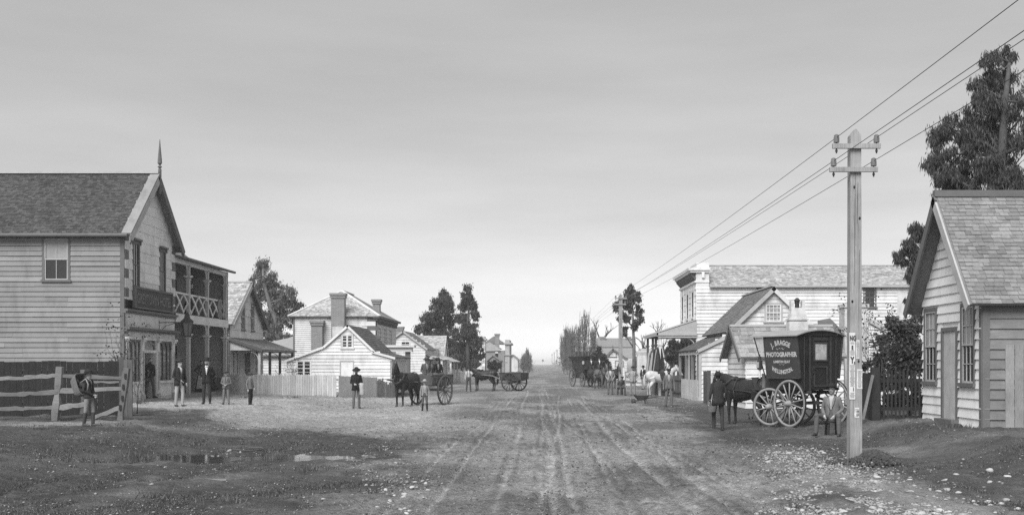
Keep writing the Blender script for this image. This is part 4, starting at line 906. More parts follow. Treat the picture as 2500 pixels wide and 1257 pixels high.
def shingled_shed():
    G = .05; Y0 = 46.0; YR = 48.2; d = Y0
    T = thing('shingled_shed', 'small white kitchen shed with pale split shingles and limewashed chimney', 'shed', (10.6, 48, G))
    x0, x1 = PX(1822, d), 12.6; ze, zr = PZ(866, d), PZ(796, YR)
    S = Plane(x0, Y0, (1, 0), (0, -1)); wall(T, S, [(0, G), (x1-x0, G), (x1-x0, ze), (0, ze)], WHITE, .235)
    Fp = Plane(x0, Y0, (0, 1), (-1, 0)); wall(T, Fp, [(0, G), (4.4, G), (4.4, ze), (2.2, zr-.05), (0, ze)], WHITE, .235, name='gable_wall')
    xo = x0-.32
    r = roof_slab(T, [(xo, Y0-.25, ze-.1), (x1+.1, Y0-.25, ze-.1), (x1+.1, YR, zr), (xo, YR, zr)], .05, SHING); sv = V(0, YR-Y0+.25, zr-ze+.1)
    shingles(r, (xo+.05, Y0-.25, ze-.1), (1, 0, 0), sv, x1-xo, sv.length, .38, .28, SHINGM, parts=200, lift=.025, seed=25)
    roof_slab(T, [(xo, Y0+4.65, ze-.1), (x1+.1, Y0+4.65, ze-.1), (x1+.1, YR, zr), (xo, YR, zr)], .05, SHING)
    bargeboard(T, [(xo-.02, Y0-.3, ze-.13), (xo-.02, YR, zr+.03)], .20, .05, TRIM, (1, 0, 0)); bargeboard(T, [(xo-.02, Y0+4.7, ze-.13), (xo-.02, YR, zr+.03)], .20, .05, TRIM, (1, 0, 0))
    mb = MB(); mb.bar((xo, YR, zr+.03), (x1+.1, YR, zr+.03), .24, .09); mb.build('ridge_cap', TRIML, r)
    cx = PX(1946, 47.4); y = 47.4
    z = lambda py: PZ(py, 47.4)
    mb = MB(); rs = []
    for (w, h) in ((.40, z(835)), (.40, z(788)), (.36, z(782)), (.34, z(768)), (.27, z(752))): rs.append([(cx-w, y-w*.8, h), (cx+w, y-w*.8, h), (cx+w, y+w*.8, h), (cx-w, y+w*.8, h)])
    mb.rings(rs); mb.box(cx-.42, cx+.42, y-.36, y+.36, z(782), z(778)); ch = mb.build('chimney', PLASTER, T)
    for s in (-1, 1): mb = MB(); mb.box(cx+s*.24-.06, cx+s*.24+.06, y-.16, y+.16, z(756), z(734)); mb.build('horn', PLASTER, ch)
    mb = MB(); mb.lathe([(.09, z(752)), (.10, z(740)), (.13, z(733)), (.05, z(727))], (cx, y, 0), 8); mb.build('chimney_pot', IRON, ch)
    mb = MB(); mb.box(x0+.14, x1-.05, Y0+.14, Y0+4.2, G, ze-.1); mb.build('inner_block', INNER, T)
    T2 = thing('outhouse', 'narrow white outbuilding with capped chimney between the pole and the cottage shrubs', 'shed', (14, 50, .2))
    d = 49.0; xa, xb = PX(2062, d), PX(2118, d); mb = MB(); mb.box(xa, xb, d, d+.9, .1, PZ(745, d)); mb.box(xa-.06, xb+.06, d-.06, d+.96, PZ(750, d), PZ(742, d)); mb.build('chimney', PLASTER, T2)
    d = 48.5; P = Plane(PX(2121, d), d, (1, 0), (0, -1)); wall(T2, P, [(0, .1), (3.4, .1), (3.4, PZ(826, d)), (.0, PZ(782, d))], WHITE, .22)
    bargeboard(T2, [(PX(2118, d), d-.1, PZ(775, d)), (PX(2255, d), d-.1, PZ(850, d))], .18, .05, TRIML, (0, -1, 0))
    d = 50; r = roof_slab(T2, [(PX(2000, d), d, PZ(812, d)), (PX(2062, d), d, PZ(812, d)), (PX(2062, d), d+2.5, PZ(776, d+2.5)), (PX(2030, d), d+2.5, PZ(782, d+2.5))], .08, SHINGD)
shingled_shed()
# ------------------------------------------------------------------ cottage at the right edge
def corner_cottage():
    Y0, Y1 = 25.8, 29.8; XF = 10.32; G = .42; ZE = PZ(715, Y0); YM = (Y0+Y1)/2; ZR = PZ(476, YM)-.12; XB = 17.5
    T = thing('corner_cottage', 'pale weatherboard cottage with steep shingled gable and narrow front door', 'cottage', (XF+3, YM, G))
    Fp = Plane(XF, Y1, (0, -1), (-1, 0)); Wd = Y1-Y0           # u runs from the far corner to the near one
    def uu(px): d = XF*F/(px-CX); return Y1-d
    wl, wr = (uu(2262), uu(2288)), (uu(2352), uu(2380)); dr = (uu(2306), uu(2338))
    zf = lambda py, px: PZ(py, XF*F/(px-CX))
    z0, z1 = 1.42, 3.28
    hol = [(wl[0]-.1, wl[1]+.1, z0, z1+.1), (wr[0]-.1, wr[1]+.1, z0, z1+.1), (dr[0]-.1, dr[1]+.1, G, 2.86)]
    wall(T, Fp, [(0, G-.05), (Wd, G-.05), (Wd, ZE), (Wd/2, ZR), (0, ZE)], M('bright_white_paint', .80, var=.10, scale=1.2, fine=.07, fscale=22, fstretch=(.3, .3, 3), objvar=.08, bump=.15, stain=.2, stain_scale=1.6), .235, hol, name='gable_wall')
    for a, b in (wl, wr):
        o = window(T, Fp, (a+b)/2, z0+.02, z1, b-a, 3, 4, frame=TRIM, sash=TRIML, blind=.6)
    mb = MB()
    a, b = dr; Fp.slab(mb, a-.11, a, G, 2.82, -.02, .06); Fp.slab(mb, b, b+.11, G, 2.82, -.02, .06); Fp.slab(mb, a, b, 2.72, 2.82, -.02, .06); dd = mb.build('door', TRIM, T)
    for i in range(4):
        w = (b-a)/4; mb = MB(); Fp.slab(mb, a+i*w+.004, a+(i+1)*w-.004, G+.1, 2.72, -.0, .022); mb.build('plank', M("door_plank", .44, var=.15, fine=.15, fscale=12, fstretch=(6, 6, .3)), dd)
    mb = MB(); Fp.slab(mb, a-.15, b+.15, G-.06, G+.10, -.02, .22); mb.build('door_sill', TRIM, dd)
    mb = MB(); Fp.slab(mb, Wd-.12, Wd+.03, G-.1, ZE, -.02, .05); mb.build('corner_board', TRIM, T)
    # near side wall
    S = Plane(XF, Y0, (1, 0), (0, -1)); wall(T, S, [(.02, G-.05), (XB-XF, G-.05), (XB-XF, ZE), (.02, ZE)], M("grey_boards", .20, var=.2, scale=2, fine=.15, fscale=16, fstretch=(.3, 3, 3), stain=.2), .235, name='side_wall')
    mb = MB(); S.slab(mb, -.03, .14, G-.1, ZE, 0, .05); mb.build('corner_board', TRIM, T)
    wd = S; mb = MB(); S.slab(mb, .55, 1.6, G, 2.3, .0, .06)
    for i in range(5): mb = MB(); S.slab(mb, .5+i*.22, .5+i*.22+.205, G, 2.35, .03, .06); mb.build('plank', OLDW, T)
    # steep roof
    e = .30; rise = (ZR-ZE)/(Wd/2); zeo = ZE-e*rise+.10; zr = ZR+.10; xo = XF-.42
    r = roof_slab(T, [(xo, Y0-e, zeo), (XB, Y0-e, zeo), (XB, YM, zr), (xo, YM, zr)], .06, SHING); sv = V(0, YM-Y0+e, zr-zeo)
    shingles(r, (xo+.05, Y0-e, zeo), (1, 0, 0), sv, XB-xo-.1, sv.length, .132, .20, SHING, parts=290, lift=.016, seed=27, pick=lambda c: c.x < 12.0)
    roof_slab(T, [(xo, Y1+e, zeo), (XB, Y1+e, zeo), (XB, YM, zr), (xo, YM, zr)], .06, SHING)
    for s, y in ((0, Y0-e), (1, Y1+e)): bargeboard(T, [(xo-.02, y, zeo-.02), (xo-.02, YM, zr-.0)], .22, .05, TRIML if s == 0 else TRIM, (1, 0, 0))
    mb = MB(); mb.bar((xo-.02, YM, zr+.05), (XB, YM, zr+.05), .16, .16); mb.build('ridge_cap', TRIM, r)
    mb = MB(); mb.box(XF+.14, XB-.05, Y0+.14, Y1-.1, G, ZE-.05); mb.build('inner_block', INNER, T)
    far = Plane(XF, Y1, (1, 0), (0, 1)); wall(T, far, [(0, G), (XB-XF, G), (XB-XF, ZE), (0, ZE)], CREAM, .235, joined=True, name='far_wall')
corner_cottage()
def far_house():
    G = 0; d = 135.0
    T = thing('far_villa', 'hazy grey-roofed villa with finialled gable behind the coach', 'house', (PX(1500, d), d+4, G))
    xa, xb = PX(1478, d), PX(1530, d); xm = PX(1496, d); S = Plane(xa, d, (1, 0), (0, -1))
    wall(T, S, [(0, G), (xb-xa, G), (xb-xa, PZ(878, d)), (xm-xa, PZ(853, d)), (0, PZ(872, d))], WHITE, .2, joined=True)
    bargeboard(T, [(PX(1474, d), d-.2, PZ(873, d)), (xm, d-.2, PZ(850, d))], .22, .06, TRIM, (0, -1, 0)); bargeboard(T, [(PX(1534, d), d-.2, PZ(876, d)), (xm, d-.2, PZ(850, d))], .22, .06, TRIM, (0, -1, 0))
    mb = MB(); mb.lathe([(.06, PZ(853, d)), (.06, PZ(846, d)), (.01, PZ(841, d))], (xm, d-.2, 0), 6); mb.build('finial', TRIM, T)
    window(T, S, xm-xa, PZ(870, d), PZ(860, d), .75, 2, 2); window(T, S, PX(1540, d)-xa-1.4, PZ(893, d), PZ(882, d), .9, 2, 2)
    roofm = M("slate_grey_roof", .26, var=.12, fine=.12)
    r = roof_slab(T, [(PX(1458, d), d+2, PZ(872, d)), (PX(1546, d), d+2, PZ(872, d)), (PX(1546, d+6), d+6, PZ(849, d+6)), (PX(1458, d+6), d+6, PZ(849, d+6))], .1, roofm)
    roof_slab(T, [(PX(1445, d+8), d+8, PZ(846, d+8)), (PX(1552, d+8), d+8, PZ(846, d+8)), (PX(1552, d+13), d+13, PZ(825, d+13)), (PX(1452, d+13), d+13, PZ(825, d+13))], .1, roofm, 'upper_roof')
    mb = MB(); mb.box(PX(1447, d+8.3), PX(1550, d+8.3), d+8.3, d+13, G, PZ(847, d+8)); mb.build('upper_wall', CREAM, T)
    for px in (1472, 1534): chimney(T, PX(px, d+12), d+12, 3, PZ(822, d+12), .55, .55, BRICK)
    T2 = thing('garden_chimney_house', 'pale house with broad chimney glimpsed beyond the shop verandah posts', 'house', (PX(1590, 118), 120, G))
    d = 118; mb = MB(); mb.box(PX(1568, d), PX(1660, d), d, d+5, G, PZ(872, d)); mb.build('wall', WHITE, T2); mb = MB(); mb.prism([(PX(1562, d), d-.2, PZ(872, d)), (PX(1665, d), d-.2, PZ(872, d)), (PX(1655, d), d+2.5, PZ(850, d)), (PX(1570, d), d+2.5, PZ(850, d))], (0, 3, 0)); mb.build('roof', SHINGL, T2)
    chimney(T2, PX(1567, d-2), d-2, 0, PZ(857, d-2), 1.0, .7, PLASTER); mb = MB(); mb.box(PX(1637, d), PX(1644, d), d-.05, d, PZ(900, d), PZ(893, d)); mb.build('window', GLASS, T2)
far_house()
# ------------------------------------------------------------------ fences
def post_rail_fence():
    d = 31.3; G = .28
    T = thing('post_and_rail_fence', 'rough split post-and-rail fence with leaning mortised end post', 'fence', (-13.5, d, G))
    def rough(pts, w, h, seed):
        rnd = random.Random(seed); mb = MB(); rs = []
        n = 7
        for i in range(n):
            t = i/(n-1); p = Vector(pts[0]).lerp(Vector(pts[1]), t); k = 1+rnd.uniform(-.24, .2); dz = rnd.uniform(-.015, .015)
            dr = (Vector(pts[1])-Vector(pts[0])).normalized(); up = V(0, 0, 1) if abs(dr.z) < .7 else V(1, 0, 0)
            sd_ = dr.cross(up).normalized(); u2 = sd_.cross(dr)
            rs.append([p+sd_*w*.5*a*k+u2*(h*.5*b*k+dz) for a, b in ((-1, -.8), (0, -1), (1, -.7), (.9, .8), (0, 1.05), (-.9, .7))])
        return mb.rings(rs)
    def pt(px, py, dd): return (PX(px, dd), dd, PZ(py, dd))
    for i, (p, q) in enumerate(((pt(146, 895, d), pt(136, 1028, d)), (pt(207, 902, d+.5), pt(206, 1010, d+.5)), (pt(311, 898, d-.1), pt(294, 1026, d-.1)))):
        o = rough((p, q), .20 if i != 1 else .12, .21 if i != 1 else .25, 5+i).build('post', OLDWH, T)
    mb = MB()
    for (px, py) in ((306, 918), (301, 944), (298, 971), (293, 994)): mb.obox(pt(px, py, d-.205), (.028, 0, 0), (0, .012, 0), (0, 0, .075))
    mb.build('mortise', INNER, T)
    R_ = [((60, 923), (144, 917), .12), ((148, 918), (306, 923), .11), ((60, 962), (142, 957), .13), ((146, 955), (302, 948), .14), ((60, 998), (140, 995), .11), ((144, 996), (214, 987), .16), ((228, 1020), (294, 996), .13), ((225, 932), (292, 933), .06), ((-60, 926), (60, 923), .12), ((-60, 966), (60, 962), .13), ((-60, 1000), (60, 998), .11)]
    for i, (a, b, h) in enumerate(R_):
        dd = d-.02-.01*(i % 3); rough((pt(*a, dd), pt(*b, dd-(.1 if i == 6 else 0))), .09, h*1.05, 20+i).build('rail', OLDWH, T)
post_rail_fence()
def board_fence(label, A, B, n, h, mat, gap=.012, ragged=.03, tw=.022, rails=True, name='board_fence', lean=0, cat='fence', top=None, group=None):
    A, B = V(A[0], A[1], 0), V(B[0], B[1], 0); d = (B-A); L = d.length; u = d/L; nn = V(u.y, -u.x, 0)
    T = thing(name, label, cat, (((A+B)/2).x, ((A+B)/2).y, hz(*((A+B)/2)[:2])), group=group)
    w = L/n; mb = MB(); k = .25 if top == 'round' else 0
    if top == 'round': mb.prism([(0, 0, 0), (1, 0, 0), (1, 0, .93), (.5, 0, 1), (0, 0, .93)], (0, 1, 0))
    elif top == 'slant': mb.prism([(0, 0, 0), (1, 0, 0), (1, 0, .985), (0, 0, 1)], (0, 1, 0))
    else: mb.box(0, 1, 0, 1, 0, 1)
    me = mb.mesh('paling', mat)
    for i in range(n):
        p = A+u*(i*w); z = hz(p.x, p.y)-.04; hh = (h(i/n) if callable(h) else h)+random.uniform(-ragged, ragged)
        m = Matrix.Identity(4); le = random.uniform(-lean, lean); ww = (w-gap)*random.uniform(.93, 1.0)
        m.col[0][:3] = u*ww; m.col[1][:3] = nn*tw; m.col[2][:3] = (V(0, 0, 1)+u*le).normalized()*hh; m.col[3][:3] = V(p.x, p.y, z)+nn*random.uniform(0, .008)
        link('paling', me, T, m)
    if rails:
        for f in (.22, .78):
            z = hz(*((A+B)/2)[:2]); hh = h(.5) if callable(h) else h
            mb = MB(); mb.bar(V(A.x, A.y, hz(A.x, A.y)+hh*f)-nn*.035, V(B.x, B.y, hz(B.x, B.y)+hh*f)-nn*.035, .05, .09); mb.build('rail', mat, T)
    return T
board_fence('tall dark stained board fence behind the split rails at the hotel side', (-19.5, 33.6), (PX(300, 33.6), 33.6), 36, 1.72, M('tarred_boards', .020, var=.3, fine=.3, fscale=14, fstretch=(6, 6, .4), objvar=.12), .003, .02)
board_fence('short return of dark upright boards ending the tall fence by the hotel', (PX(292, 33.3), 33.3), (PX(325, 33.0), 33.0), 3, 1.80, M("grey_brown_boards", .10, var=.25, fine=.25, fscale=16, fstretch=(6, 6, .4), objvar=.2), .008, .06, rails=False)
board_fence('whitewashed picket fence running from the hotel end to the cottage', (-16.9, 59.6), (PX(822, 55.0), 55.0), 48, 1.12, PALING, .016, .035, top='round', lean=.02)
board_fence('smooth white boarded fence panel before the lean-to cottage door', (PX(826, 55.2), 55.2), (PX(920, 60.5), 60.5), 17, 1.12, M("white_fence_paint", .60, var=.08, fine=.08, objvar=.05), .004, .012)
board_fence('ragged grey palings leaning at the cottage corner near the cart horse', (PX(919, 60.4), 60.4), (PX(968, 62.5), 62.5), 15, lambda t: .95+.1*math.sin(t*9), OLDW, .025, .08, lean=.06)
board_fence('pale gate boards beside the van horse and the cottage wall', (PX(1738, 52.0), 52.0), (PX(1790, 50.0), 50.0), 7, 1.55, PALING, .02, .06)
o = board_fence('two dark upright fence boards at the street cottage corner', (PX(1718, 53.0), 53.0), (PX(1737, 52.2), 52.2), 2, 1.62, M("dark_grey_board", .08, var=.2, fine=.2, fscale=14, fstretch=(6, 6, .4), objvar=.3), .03, .03, rails=False)
board_fence('dark vertical board fence behind the white horse by the cottage verandah', (8.02, 62.6), (7.2, 69.0), 22, 1.30, M("old_grey_fence", .11, var=.25, fine=.3, fscale=14, fstretch=(6, 6, .4), objvar=.3), .01, .04)
board_fence('white picket fence in front of the verandah cottage and gum trees', (PX(1100, 112), 112), (PX(1172, 118), 118), 40, 1.15, PALING, .06, .03, top='round')
board_fence('dark picket fence between telegraph pole and corner cottage', (PX(2146, 30.2), 30.2), (PX(2252, 29.9), 29.9), 11, 1.36, DARKW, .05, .015)
board_fence('close-boarded dark fence behind the telegraph pole', (PX(2096, 31.0), 31.0), (PX(2127, 30.4), 30.4), 5, 1.36, DARKW, .006, .02)
mb = MB(); dp = 30.15; mb.box(PX(2127, dp), PX(2146, dp), dp-.08, dp+.1, .3, PZ(897, dp)); o = mb.build('gate_post', DARKW); tag(o, 'thick dark gate post at the end of the picket fence', 'post')
mb = MB(); mb.bar((PX(2104, 30.0), 29.9, .40), (PX(2128, 30.0), 29.9, PZ(915, 29.9)), .07, .05, (0, 1, 0)); o = mb.build('leaning_batten', OLDW); tag(o, 'long weathered batten leaning on the dark fence', 'batten')
# white rail gate beside the shop
T = thing('rail_gate', 'low white rail gate where a man leans, beyond the second pole', 'gate', (PX(1562, 83), 83, 0))
for z in (.35, .75, 1.15): mb = MB(); mb.box(PX(1528, 83), PX(1592, 83), 83, 83.05, z-.09, z+.09); mb.build('rail', PALING, T)
for px in (1528, 1553, 1578, 1592): mb = MB(); mb.box(PX(px, 83)-.07, PX(px, 83)+.07, 83.05, 83.18, 0, 1.35); mb.build('post', OLDW, T)
# ------------------------------------------------------------------ telegraph poles and wires
POLE = M("sawn_pole_timber", .30, var=.2, scale=2, fine=.26, fscale=9, fstretch=(7, 7, .25), objvar=.05, bump=.35, stain=.4, stain_scale=1.5)
XPOLE = 6.07
def pole(y, label, H, w=.235, x=XPOLE, detail=True):
    T = thing('telegraph_pole', label, 'pole', (x, y, hz(x, y)), group='telegraph poles along the road')
    z0 = -.1; mb = MB(); h = w/2; t = h*.88
    mb.rings([[(x-h, y-h, z0), (x+h, y-h, z0), (x+h, y+h, z0), (x-h, y+h, z0)], [(x-t, y-t, H-.12), (x+t, y-t, H-.12), (x+t, y+t, H-.12), (x-t, y+t, H-.12)], [(x-.01, y-t, H), (x+.01, y-t, H), (x+.01, y+t, H), (x-.01, y+t, H)]])
    mb.build('shaft', POLE, T)
    if detail:
        for (dx, za, zb, wd) in ((-.05, .4, 1.9, .006), (.06, 2.2, 4.1, .005), (-.02, 3.4, 5.6, .007), (.08, .2, 1.0, .005), (.03, 4.6, 5.4, .004)):
            c_ = MB(); c_.prism([(x+dx-wd, y-h-.002, (za+zb)/2), (x+dx-.01, y-h-.002, za), (x+dx+wd-.01, y-h-.002, (za+zb)/2), (x+dx+.008, y-h-.002, zb)], (0, .02, 0)); c_.build('crack', INNER, T)
        for (dx, zk) in ((.05, 1.95), (-.07, 3.1), (.07, 4.7), (-.03, 5.3)):
            c_ = MB(); c_.ball((x+dx, y-h+.006, zk), .022, .012, .03, 8, 5); c_.build('knot', DARKW, T)
    att = []
    for j, (zc, off) in enumerate(((H-.34, .0), (H-.79, -.055))):
        a = MB(); a.box(x+off-.46, x+off+.46, y-t-.075, y-t-.004, zc-.045, zc+.045); arm = a.build('crossarm', POLE, T)
        for s in (-1, 1):
            xi = x+off+s*.385; yi = y-t-.04
            if detail:
                a = MB(); a.tube([(xi, yi, zc-.14), (xi, yi, zc+.09)], .014, 6); a.lathe([(.024, zc-.11), (.024, zc-.07)], (xi, yi, 0), 6); a.build('pin', IRON, arm)
            a = MB(); a.lathe([(.05, zc+.065), (.056, zc+.07), (.056, zc+.16), (.048, zc+.17), (.048, zc+.205), (.02, zc+.225)], (xi, yi, 0), 12); a.build('insulator', M("insulator_stoneware", .16, rough=.3, var=.1, spec=.5), arm)
            att.append((xi, yi, zc+.165))
    if detail:
        a = MB(); a.lathe([(.03, 0), (.03, .03)], (x-.0, y-h-.0, H-.79), 8, mat=Matrix.Rotation(R(90), 3, 'X')); a.build('bolt', IRON, T)
    return T, att
PT, a0 = pole(21.4, 'tall square telegraph pole with pasted bills beside the photographic van', 6.42)
ys = [84, 172, 250, 330, 410, 495, 590]; labs = ['second telegraph pole, behind the four-horse coach', 'third telegraph pole, beside the bare poplars', 'slim telegraph pole far beyond the bare poplars', 'fifth telegraph pole towards the vanishing point', 'sixth telegraph pole towards the vanishing point', 'seventh telegraph pole, thin in the haze', 'last telegraph pole at the vanishing end of the road']
atts = [a0]
for y, lb in zip(ys, labs): atts.append(pole(y, lb, 7.2 if y < 100 else 7.3, .30, XPOLE, y < 100)[1])
back = [(p[0], -42.0, p[2]+.35) for p in a0]
WIRE = M("wire", .05, rough=.6, var=.05, objvar=0, bump=0)
wl = ['upper street-side telegraph wire along the road poles', 'upper verge-side telegraph wire along the road poles', 'lower street-side telegraph wire along the road poles', 'lower verge-side telegraph wire along the road poles']
for k in range(4):
    mb = MB(); pts = [back[k]]+[a[k] for a in atts[:4]]; path = []
    for a, b in zip(pts[:-1], pts[1:]):
        a, b = V(*a), V(*b); L = (b-a).length; n = 14
        for i in range(n): t = i/n; path.append(a.lerp(b, t)-V(0, 0, .0011*L*4*t*(1-t)*2))
    path.append(V(*pts[-1])); mb.tube(path, .006, 5, mi=0)
    o = mb.build('telegraph_wire', WIRE, smooth=True); tag(o, wl[k], 'wire', 'telegraph wires on the poles')
# pasted bills on the near pole
PAPER = M("bill_paper", .62, var=.08, scale=6, fine=.06, objvar=.06); INK = M("printers_ink", .06, var=.2, bump=0)
def bill(label, cx, z0, z1, w, words, face='front'):
    y = 21.4-.1175-.004; cx *= .87; w *= .87
    u, n = (V(1, 0, 0), V(0, -1, 0)); c = V(XPOLE+cx, y, (z0+z1)/2)
    mb = MB(); k = 8; top = []; rs = []
    for i in range(k+1):
        t = i/k; z = z1+(z0-z1)*t; o = .003+.004*math.sin(t*9+cx*30)
        rs.append((c.x-w/2+.004*math.sin(t*7), c.x+w/2+.003*math.cos(t*5), z, o))
    vs = []
    for (xa, xb, z, o) in rs: vs += [(xa, y-o, z), (xb, y-o*.7, z)]
    nf = [(2*i, 2*i+1, 2*i+3, 2*i+2) for i in range(k)]
    mb.add(vs, nf); back_ = [(x, yy+.0025, z) for x, yy, z in vs]; mb.add(back_, [tuple(reversed(f)) for f in nf])
    o = mb.build('pasted_bill', PAPER); tag(o, label, 'bill', 'bills pasted on the telegraph pole')
    for (t, size, dx, z, b, xs) in words: lettering(o, [(t, size, dx, z-c.z, 0, b, xs)], c+n*.011, u, V(0, 0, 1), n, INK, 'print')
    ln = MB(); rnd = random.Random(int(z0*100))
    zz = z1-.03; free = [z for (_, s, _, z, _, _) in words for z in (z-s*.6, z+s*.6)]
    while zz > z0+.03:
        if all(abs(zz-wz) > ws*.55 for (_, ws, _, wz, _, _) in words): 
            l = w*rnd.uniform(.5, .85); ln.obox(c+V(0, -.009, zz-c.z), (l/2, 0, 0), (0, .001, 0), (0, 0, .003))
        zz -= .022
    if ln.v: ln.build('text_lines', M("small_print", .25, var=.3, bump=0), o, kind="stuff")
bill('tall printed bill with bold capitals on the edge of the telegraph pole', -.088, 1.22, 2.50, .13, [("NG", .13, .01, 2.40, .006, .62), ("E", .10, .0, 2.22, .005, .7), ("Y,", .17, .01, 1.98, .008, .6), ("1", .10, .02, 1.42, .004, .7)])
bill('small grey printed slip beside the tall bill on the pole', .035, 2.0, 2.36, .075, [])
bill('blank-looking white notice at shoulder height on the telegraph pole', .075, 1.42, 1.80, .12, [])
bill('torn scrap of a bill low on the telegraph pole', .015, .86, 1.06, .10, [("19", .06, .01, .99, .003, .8), ("133", .05, .01, .93, .002, .8)])
# ------------------------------------------------------------------ figures: bodies are grown as one surface, coloured by region afterwards
BODIES = []
def _seg_d(P, a, b):
    a = np.array(a); b = np.array(b); ab = b-a; t = np.clip(((P-a) @ ab)/max(1e-9, ab @ ab), 0, 1); return np.linalg.norm(P-(a+t[:, None]*ab), axis=1)
def grow(name, mb, parent, vox, regions, mats, rule=None, smooth=3):
    """one continuous surface from overlapping solids; regions: (a, b, radius, material index)"""
    o = mb.build(name, mats[0], parent, smooth=True)
    m = o.modifiers.new("skin", 'REMESH'); m.mode = 'VOXEL'; m.voxel_size = vox; m.use_smooth_shade = True
    s = o.modifiers.new("soften", 'SMOOTH'); s.factor = .5; s.iterations = smooth
    BODIES.append((o, regions, mats, rule)); return o
def finish_bodies():
    dg = bpy.context.evaluated_depsgraph_get()
    for o, regions, mats, rule in BODIES:
        me = bpy.data.meshes.new_from_object(o.evaluated_get(dg)); o.modifiers.clear(); old = o.data; o.data = me; bpy.data.meshes.remove(old)
        me.materials.clear()
        for m in mats: me.materials.append(m)
        n = len(me.polygons); c = np.empty(n*3, np.float32); me.polygons.foreach_get('center', c); c = c.reshape(n, 3).astype(float)
        best = np.full(n, 1e9); idx = np.zeros(n, int)
        for a, b, r, mi in regions:
            d = _seg_d(c, a, b)-r; k = d < best; best[k] = d[k]; idx[k] = mi
        if rule: idx = rule(c, idx)
        me.polygons.foreach_set('material_index', idx.astype(np.int32)); me.polygons.foreach_set('use_smooth', np.ones(n, bool)); me.update()
HATS = {
 'bowler': [(.0, .0), (.150, .012), (.158, .022), (.150, .026), (.104, .012), (.102, .05), (.096, .085), (.070, .115), (.03, .126), (.004, .128)],
 'tall': [(.0, .0), (.155, .008), (.165, .020), (.158, .025), (.106, .012), (.102, .06), (.106, .125), (.098, .14), (.004, .143)],
 'felt': [(.0, .0), (.185, -.012), (.195, -.004), (.188, .002), (.106, .008), (.102, .05), (.086, .105), (.05, .112), (.02, .095), (.004, .095)],
 'straw': [(.0, .0), (.200, -.015), (.208, -.006), (.20, .0), (.108, .010), (.102, .06), (.080, .10), (.03, .115), (.004, .116)],
 'kepi': [(.0, .0), (.108, .0), (.110, .03), (.114, .085), (.108, .092), (.004, .092)],
 'cap': [(.0, .0), (.106, .0), (.122, .04), (.116, .062), (.06, .078), (.004, .08)]}
ARMS = {'down': ((.240, .03, 1.14), (.250, -.05, .90)), 'pocket': ((.275, .07, 1.15), (.175, -.08, .96)), 'clasp': ((.250, .02, 1.13), (.055, -.17, .99)),
        'behind': ((.280, .09, 1.16), (.09, .15, .98)), 'hold': ((.235, .0, 1.13), (.13, -.26, 1.07)), 'hip': ((.34, .05, 1.18), (.17, -.03, 1.03)),
        'lap': ((.245, .02, 1.14), (.13, -.24, 1.00)), 'belly': ((.255, .02, 1.14), (.07, -.16, 1.05)), 'reach': ((.25, -.16, 1.22), (.20, -.42, 1.22)), 'rest': ((.27, -.08, 1.18), (.22, -.32, 1.15))}
